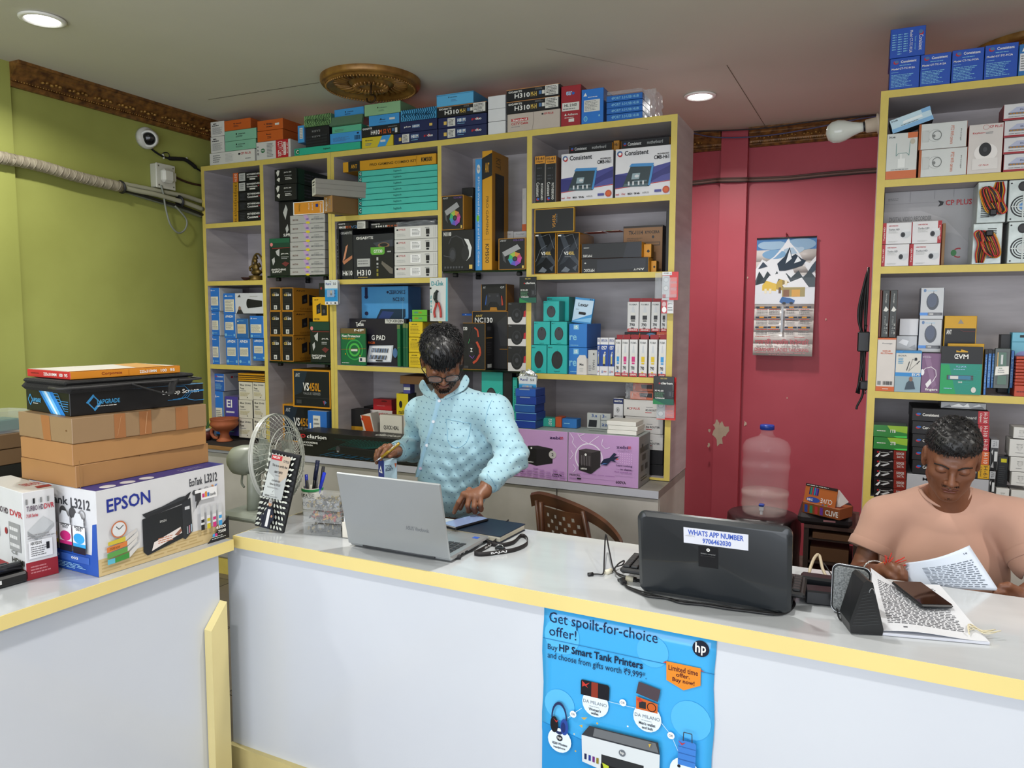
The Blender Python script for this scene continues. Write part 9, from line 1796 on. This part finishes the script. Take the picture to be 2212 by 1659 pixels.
# pen and the software box he holds
pa,pb2=pyv(863,957,2.335),pyv(824,988,2.305); pc_=pyv(809,998,2.30)
e=empty('pen',tuple(pb2),'golden yellow pen held between the standing man\'s fingers','pen')
MB().tube([tuple(pa-pb2),tuple((pa-pb2)*.5),(0,0,0)],[.0058,.0062,.005],10).build('barrel',mat('a8882a',.2,.4),e,smooth=True); MB().tube([(0,0,0),tuple((pc_-pb2)*.6),tuple(pc_-pb2)],[.004,.002,.0008],8).build('tip',mat('b8bcc0',.2,.8),e,smooth=True)
MB().tube([tuple((pa-pb2)*.9+vec(.0,-.006,.002)),tuple((pa-pb2)*.45+vec(0,-.0068,.002))],.0018,6).build('clip',mat('c9ccd0',.2,.8),e,smooth=True)
b1=pyv(829,1000,2.335)
o=solid('software_case','pale blue security software box with a navy spine held by the standing man','box',b1[0],b1[0]+.056,b1[1],.05,b1[2]-.17,b1[2]+.008,'a9c3d0 28357e b5cad4',fa='T 10 84 60 90 n TOTAL|T 10 77 70 83 n SECURITY|p c0603a 78,92 96,92 87,82|r 10 50 22 56 k|r 28 50 40 56 b03040|l 10 20 90 44 5 x',la='d 20 20 46 60 w TOTAL|d 56 20 80 60 w SECURITY|p w 20,72 80,72 50,88|p 28357e 38,75 62,75 50,82',rz=math.radians(60))
# ---------------------------------------------------------------- the seated man
c2_=pyv(2056,988,2.50); F2=Frame(c2_,(-.02,-1),math.radians(24),math.radians(3),.92)
sk2=skin('70452f')
B2=Body(); head(B2,F2)
nk2=pyv(2048,1092,2.6); l2=pyv(1912,1118,2.62); r2=pyv(2196,1126,2.6); ch2=nk2+vec(0,.02,-.2); be2=nk2+vec(.0,.0,-.38); pe2=vec(nk2[0],nk2[1]+.1,.53)
B2.chain([F2.p(0,.02,-.06),nk2,ch2],[.05,.058,.08],.02)
e2l=pyv(1858,1240,2.56); w2l=pyv(1905,1236,2.36); e2r=pyv(2262,1262,2.50); w2r=pyv(2205,1290,2.34)
B2.cap(l2,nk2+vec(-.03,.02,.02),.05,.04,.03).cap(r2,nk2+vec(.03,.02,.02),.05,.04,.03).ell(ch2,(.15,.1,.16),None,.04).ell(be2,(.14,.1,.16),None,.04).ell(pe2,(.16,.13,.12),None,.04)
B2.chain([l2,e2l],[.045,.034]).chain([e2l,w2l],[.034,.023]).chain([r2,e2r],[.045,.036]).chain([e2r,w2r],[.036,.024])
for s_ in (-1,1):
    hp=pe2+vec(s_*.09,-.03,-.02); kn=vec(hp[0]+s_*.05,2.41,.50); an=vec(kn[0],2.46,.07); B2.chain([hp,kn,an],[.08,.058,.04],.03); B2.cap(an,an+vec(0,-.04,-.03),.032,.026)
k_=[pyv(1926,1222,2.335),pyv(1932,1226,2.325),pyv(1936,1233,2.32),pyv(1937,1241,2.32)]
hand(B2,w2l+vec(.005,0,0),None,k_,[[k_[0],pyv(1946,1226,2.318),pyv(1954,1236,2.315),pyv(1957,1244,2.318)],[k_[1],pyv(1948,1233,2.31),pyv(1955,1243,2.308),pyv(1957,1251,2.312)],[k_[2],pyv(1949,1241,2.305),pyv(1955,1250,2.304),pyv(1956,1258,2.308)],[k_[3],pyv(1947,1249,2.305),pyv(1951,1257,2.305),pyv(1952,1263,2.308)]],[pyv(1912,1232,2.34),pyv(1925,1244,2.315),pyv(1936,1253,2.308)],.0085)
k_=[pyv(2185,1277,2.335),pyv(2184,1283,2.33),pyv(2185,1290,2.33),pyv(2188,1296,2.335)]
hand(B2,w2r,None,k_,[[k_[0],pyv(2170,1272,2.325),pyv(2158,1274,2.32),pyv(2150,1277,2.318)],[k_[1],pyv(2168,1279,2.318),pyv(2156,1281,2.314),pyv(2149,1284,2.314)],[k_[2],pyv(2170,1288,2.318),pyv(2160,1290,2.314),pyv(2154,1292,2.314)],[k_[3],pyv(2174,1296,2.322),pyv(2166,1298,2.32),pyv(2161,1300,2.32)]],[pyv(2196,1276,2.33),pyv(2178,1266,2.322),pyv(2164,1266,2.32)],.0085)
org2=(float(pe2[0]),float(pe2[1]),0.0)
man2=B2.obj('person',sk2,.0034,None,org2); props(man2,'young man in a dusty pink t-shirt seated at the right reading pages','person')
H2=Body(); H2.ell(F2.p(0,.016,.042),(.071,.09,.079),F2.R); H2.ell(F2.p(0,-.03,.092),(.054,.056,.03),F2.R,.03); H2.ell(F2.p(0,-.058,.082),(.049,.03,.022),F2.R,.02)
cut2=hcut(F2,.06,.04,.012)
hr2=H2.obj('hair',hairm,.0036,man2,org2,extra=lambda P: nz3(P,190,.002),cut=cut2)
st2=strands(H2,F2,2600,hr2,org2,.010,6,cut2,.4,.0011,.6)
def l0(o): o.location=-Vector(org2); return o
for s_ in (-1,1):
    l0(surf_tube(B2,F2,[(s_*.012,.0165),(s_*.03,.021),(s_*.05,.0155)],.0038,6,.0).build('eyebrow',dk,man2,smooth=True))
    l0(surf_tube(B2,F2,[(s_*.017,-.004),(s_*.031,-.0085),(s_*.046,-.002)],.0012,5,.0).build('eyelash',dk,man2,smooth=True))
l0(surf_tube(B2,F2,[(-.021,-.0625),(-.009,-.058),(0,-.0595),(.009,-.058),(.021,-.0625)],.0036,6,.0).build('upper_lip',mat('5a2f28',.4,0,.04),man2,smooth=True))
l0(surf_tube(B2,F2,[(-.017,-.0695),(0,-.071),(.017,-.0695)],.0044,6,.0).build('lower_lip',mat('6f3f36',.35,0,.04),man2,smooth=True))
tufts(B2,F2,[(-.024,.024,-.0525,-.046,.45,0),(-.01,.01,-.1,-.092,.06,0)],450,man2,org2,8,.004,.0005,name='moustache')
tsm=mat('b8907e',.85,0,.03,9,.05,sheen=.15)
S2=Body(); S2.ell(ch2,(.175,.115,.17),None,.05).ell(be2,(.175,.12,.18),None,.05).ell(pe2+vec(0,-.02,.04),(.17,.13,.12),None,.05)
S2.cap(nk2+vec(0,.0,-.055),ch2+vec(0,0,.03),.078,.105,.04); S2.cap(l2,nk2+vec(-.045,.015,.012),.062,.05,.05).cap(r2,nk2+vec(.045,.015,.012),.062,.05,.05)
sl,sr_=l2+(e2l-l2)*.62,r2+(e2r-r2)*.62
S2.chain([l2,sl],[.062,.068],.03).chain([r2,sr_],[.064,.07],.03)
def folds2(P):
    q=P-ch2; e=.003*np.sin(q[:,0]*28+2*np.sin(q[:,2]*18))*np.clip(-q[:,2]*6,0,1)
    for a in (l2,r2): dl=np.linalg.norm(P-a-vec(0,0,-.09),axis=1); e+=.0035*np.sin((q[:,0]*np.sign((a-nk2)[0])+q[:,2]*.7)*80)*np.exp(-(dl/.07)**2)
    return e
rgc=pyv(2043,1046,2.55); RX,RZ=.072,.066
def cutt(P):
    n=P-rgc; ring=(1-np.sqrt((n[:,0]/RX)**2+(n[:,2]/RZ)**2))*RX; ring=np.where((P[:,1]<nk2[1]+.03)|(n[:,2]>.0),ring,-1); m_=np.maximum(ring,P[:,2]-(nk2[2]+.085))
    for a,b in ((l2,sl),(r2,sr_)):
        d_=(b-a)/np.linalg.norm(b-a); t=(P-b)@d_; near=(np.linalg.norm(P-b,axis=1)<.12)&(np.abs(P[:,0]-nk2[0])>.185); m_=np.maximum(m_,np.where(near,t+.004,-1))
    return m_
ts=S2.obj('t_shirt',tsm,.0044,man2,org2,extra=folds2,cut=cutt)
# collar rib, sleeve hems
rib=[]
for k in range(25):
    a=math.pi+.12+(math.pi-.24)*k/24; p,ok=traceN(S2,np.array([rgc+vec(RX*math.cos(a),-.4,RZ*math.sin(a))]),np.array([[0,1.,0]]))
    if ok[0]: rib.append(p[0]-vec(0,.007,0))
l0(MB().tube(bez([Vector(p) for p in rib],2),.0058,8,flat=.8).build('neck_rib',mat('b08a79',.85),ts,smooth=True)); ts.children[-1].location=-Vector(org2)
for a,b,r_ in ((l2,sl,.068),(r2,sr_,.07)):
    d_=Vector(b-a).normalized(); Mq=Matrix.Translation(Vector(b)-d_*.004-Vector(org2))@d_.to_track_quat('Z','Y').to_matrix().to_4x4()
    MB().lathe([(r_*1.0,-.03),(r_*1.025,-.024),(r_*1.03,-.002),(r_*1.0,.001),(r_*.95,-.004),(r_*.96,-.03)],32,M=Mq,cap=False).build('sleeve_hem',tsm,ts,smooth=True)
# neck thread, bangle, sacred thread
for off,cc in ((-.0,'b9b3a4'),(.004,'1a1614')):
    pts=[nk2+vec(.058*math.cos(a),.058*math.sin(a)*1.0-.0,.012-.02*abs(math.sin(a))*(1 if math.sin(a)<0 else -.6)+off) for a in [i*2*math.pi/24 for i in range(25)]]
    l0(MB().tube([Vector(p) for p in pts],.0018,6).build('neck_thread',mat(cc,.6),man2,smooth=True))
def band(c_,d_,R_,r_,m_,nm,par=man2,og=org2):
    d_=Vector(d_).normalized(); Mq=Matrix.Translation(Vector(c_)-Vector(og))@d_.to_track_quat('Z','Y').to_matrix().to_4x4(); m=MB()
    m.tube([Mq@Vector((R_*math.cos(a),R_*math.sin(a),0)) for a in [i*2*math.pi/24 for i in range(25)]],r_,8,cap=False); return m.build(nm,m_,par,smooth=True)
band(e2l+(w2l-e2l)*.72,w2l-e2l,.034,.0028,mat('c9ccd0',.15,.9),'bangle')
band(w2l+(k_[0]-k_[0])+vec(.008,-.004,0),w2l-e2l,.0262,.004,mat('c97a1e',.7),'wrist_thread')
m=MB(); rr=random.Random(2); q0=Vector(w2l+vec(.01,-.02,.022))-Vector(org2)
for k in range(16): m.tube([q0,q0+Vector((rr.uniform(-.01,.05),rr.uniform(-.02,0),rr.uniform(.01,.045)))],.0012,5)
m.build('thread_tassel',mat('c0281e',.7),man2,smooth=True)['kind']='stuff'
T2=Body(); T2.ell(pe2+vec(0,0,-.01),(.17,.14,.11))
for s_ in (-1,1):
    hp=pe2+vec(s_*.09,-.03,-.02); kn=vec(hp[0]+s_*.05,2.41,.50); an=vec(kn[0],2.46,.12); T2.chain([hp,kn,an],[.092,.07,.056],.03)
T2.obj('trousers',mat('2a2d35',.8,0,.1),.012,man2,org2)
for s_ in (-1,1):
    hp=pe2+vec(s_*.09,-.03,-.02); x_=hp[0]+s_*.05-org2[0]; Body().cap((x_,2.46-org2[1],.05),(x_,2.36-org2[1],.042),.046,.038).obj('shoe',mat('1a1614',.4),.01,man2)
e=empty('stool',(pe2[0],pe2[1]+.02,0),'red seated stool with chrome legs under the seated man','stool')
MB().lathe([(.17,.35),(.19,.36),(.19,.385),(.17,.395),(.001,.398)],30).build('seat',mat('8a1f2c',.4),e,smooth=True)
for k in range(4):
    q=math.pi/4+k*math.pi/2; MB().tube([(.12*math.cos(q),.12*math.sin(q),.37),(.19*math.cos(q),.19*math.sin(q),0)],.011,10).build('leg',mat('b9bcc0',.2,.9),e,smooth=True)
# page held up behind the counter edge
q=[pyv(1957,1262,2.318),pyv(2158,1276,2.312),pyv(2094,1178,2.36),pyv(1956,1216,2.345)]
e=empty('printed_page',tuple(q[0]),'curved sheet of print held up by the seated man','paper'); m=MB(); n=14; vs=[];fs=[]
def pgp(a,b):
    p=q[0]*(1-a)*(1-b)+q[1]*a*(1-b)+q[2]*a*b+q[3]*(1-a)*b; return p-q[0]+vec(0,-.03*math.sin(math.pi*a)*(.3+.7*b),0)
for i in range(n+1):
    for j in range(n+1): vs.append(tuple(pgp(i/n,j/n)))
for i in range(n):
    for j in range(n): fs.append((i*(n+1)+j,(i+1)*(n+1)+j,(i+1)*(n+1)+j+1,i*(n+1)+j+1))
m.add(vs,fs); o=m.build('sheet',mat('c9d3e2',.6,0,.02),e,smooth=True); sd=o.modifiers.new('s','SOLIDIFY'); sd.thickness=.0006; sd.offset=-1
m=MB(); rr=random.Random(6)
for k in range(13):
    b=.70-k*.052; a=.30-.1*b
    while a<.9:
        w2=rr.uniform(.03,.09); m.add([tuple(pgp(x,y)+vec(0,-.0012,0)) for x,y in ((a,b),(min(a+w2,.92),b),(min(a+w2,.92),b+.02),(a,b+.02))],[(0,1,2,3)]); a+=w2+.02
t_,f_=textmesh('14',1); m.add([tuple(pgp(.86+.05*p[0],.86+.04*p[1])+vec(0,-.0012,0)) for p in t_],f_)
m.build('print_lines',mat('5a6472',.6,0,0),e)['kind']='stuff'
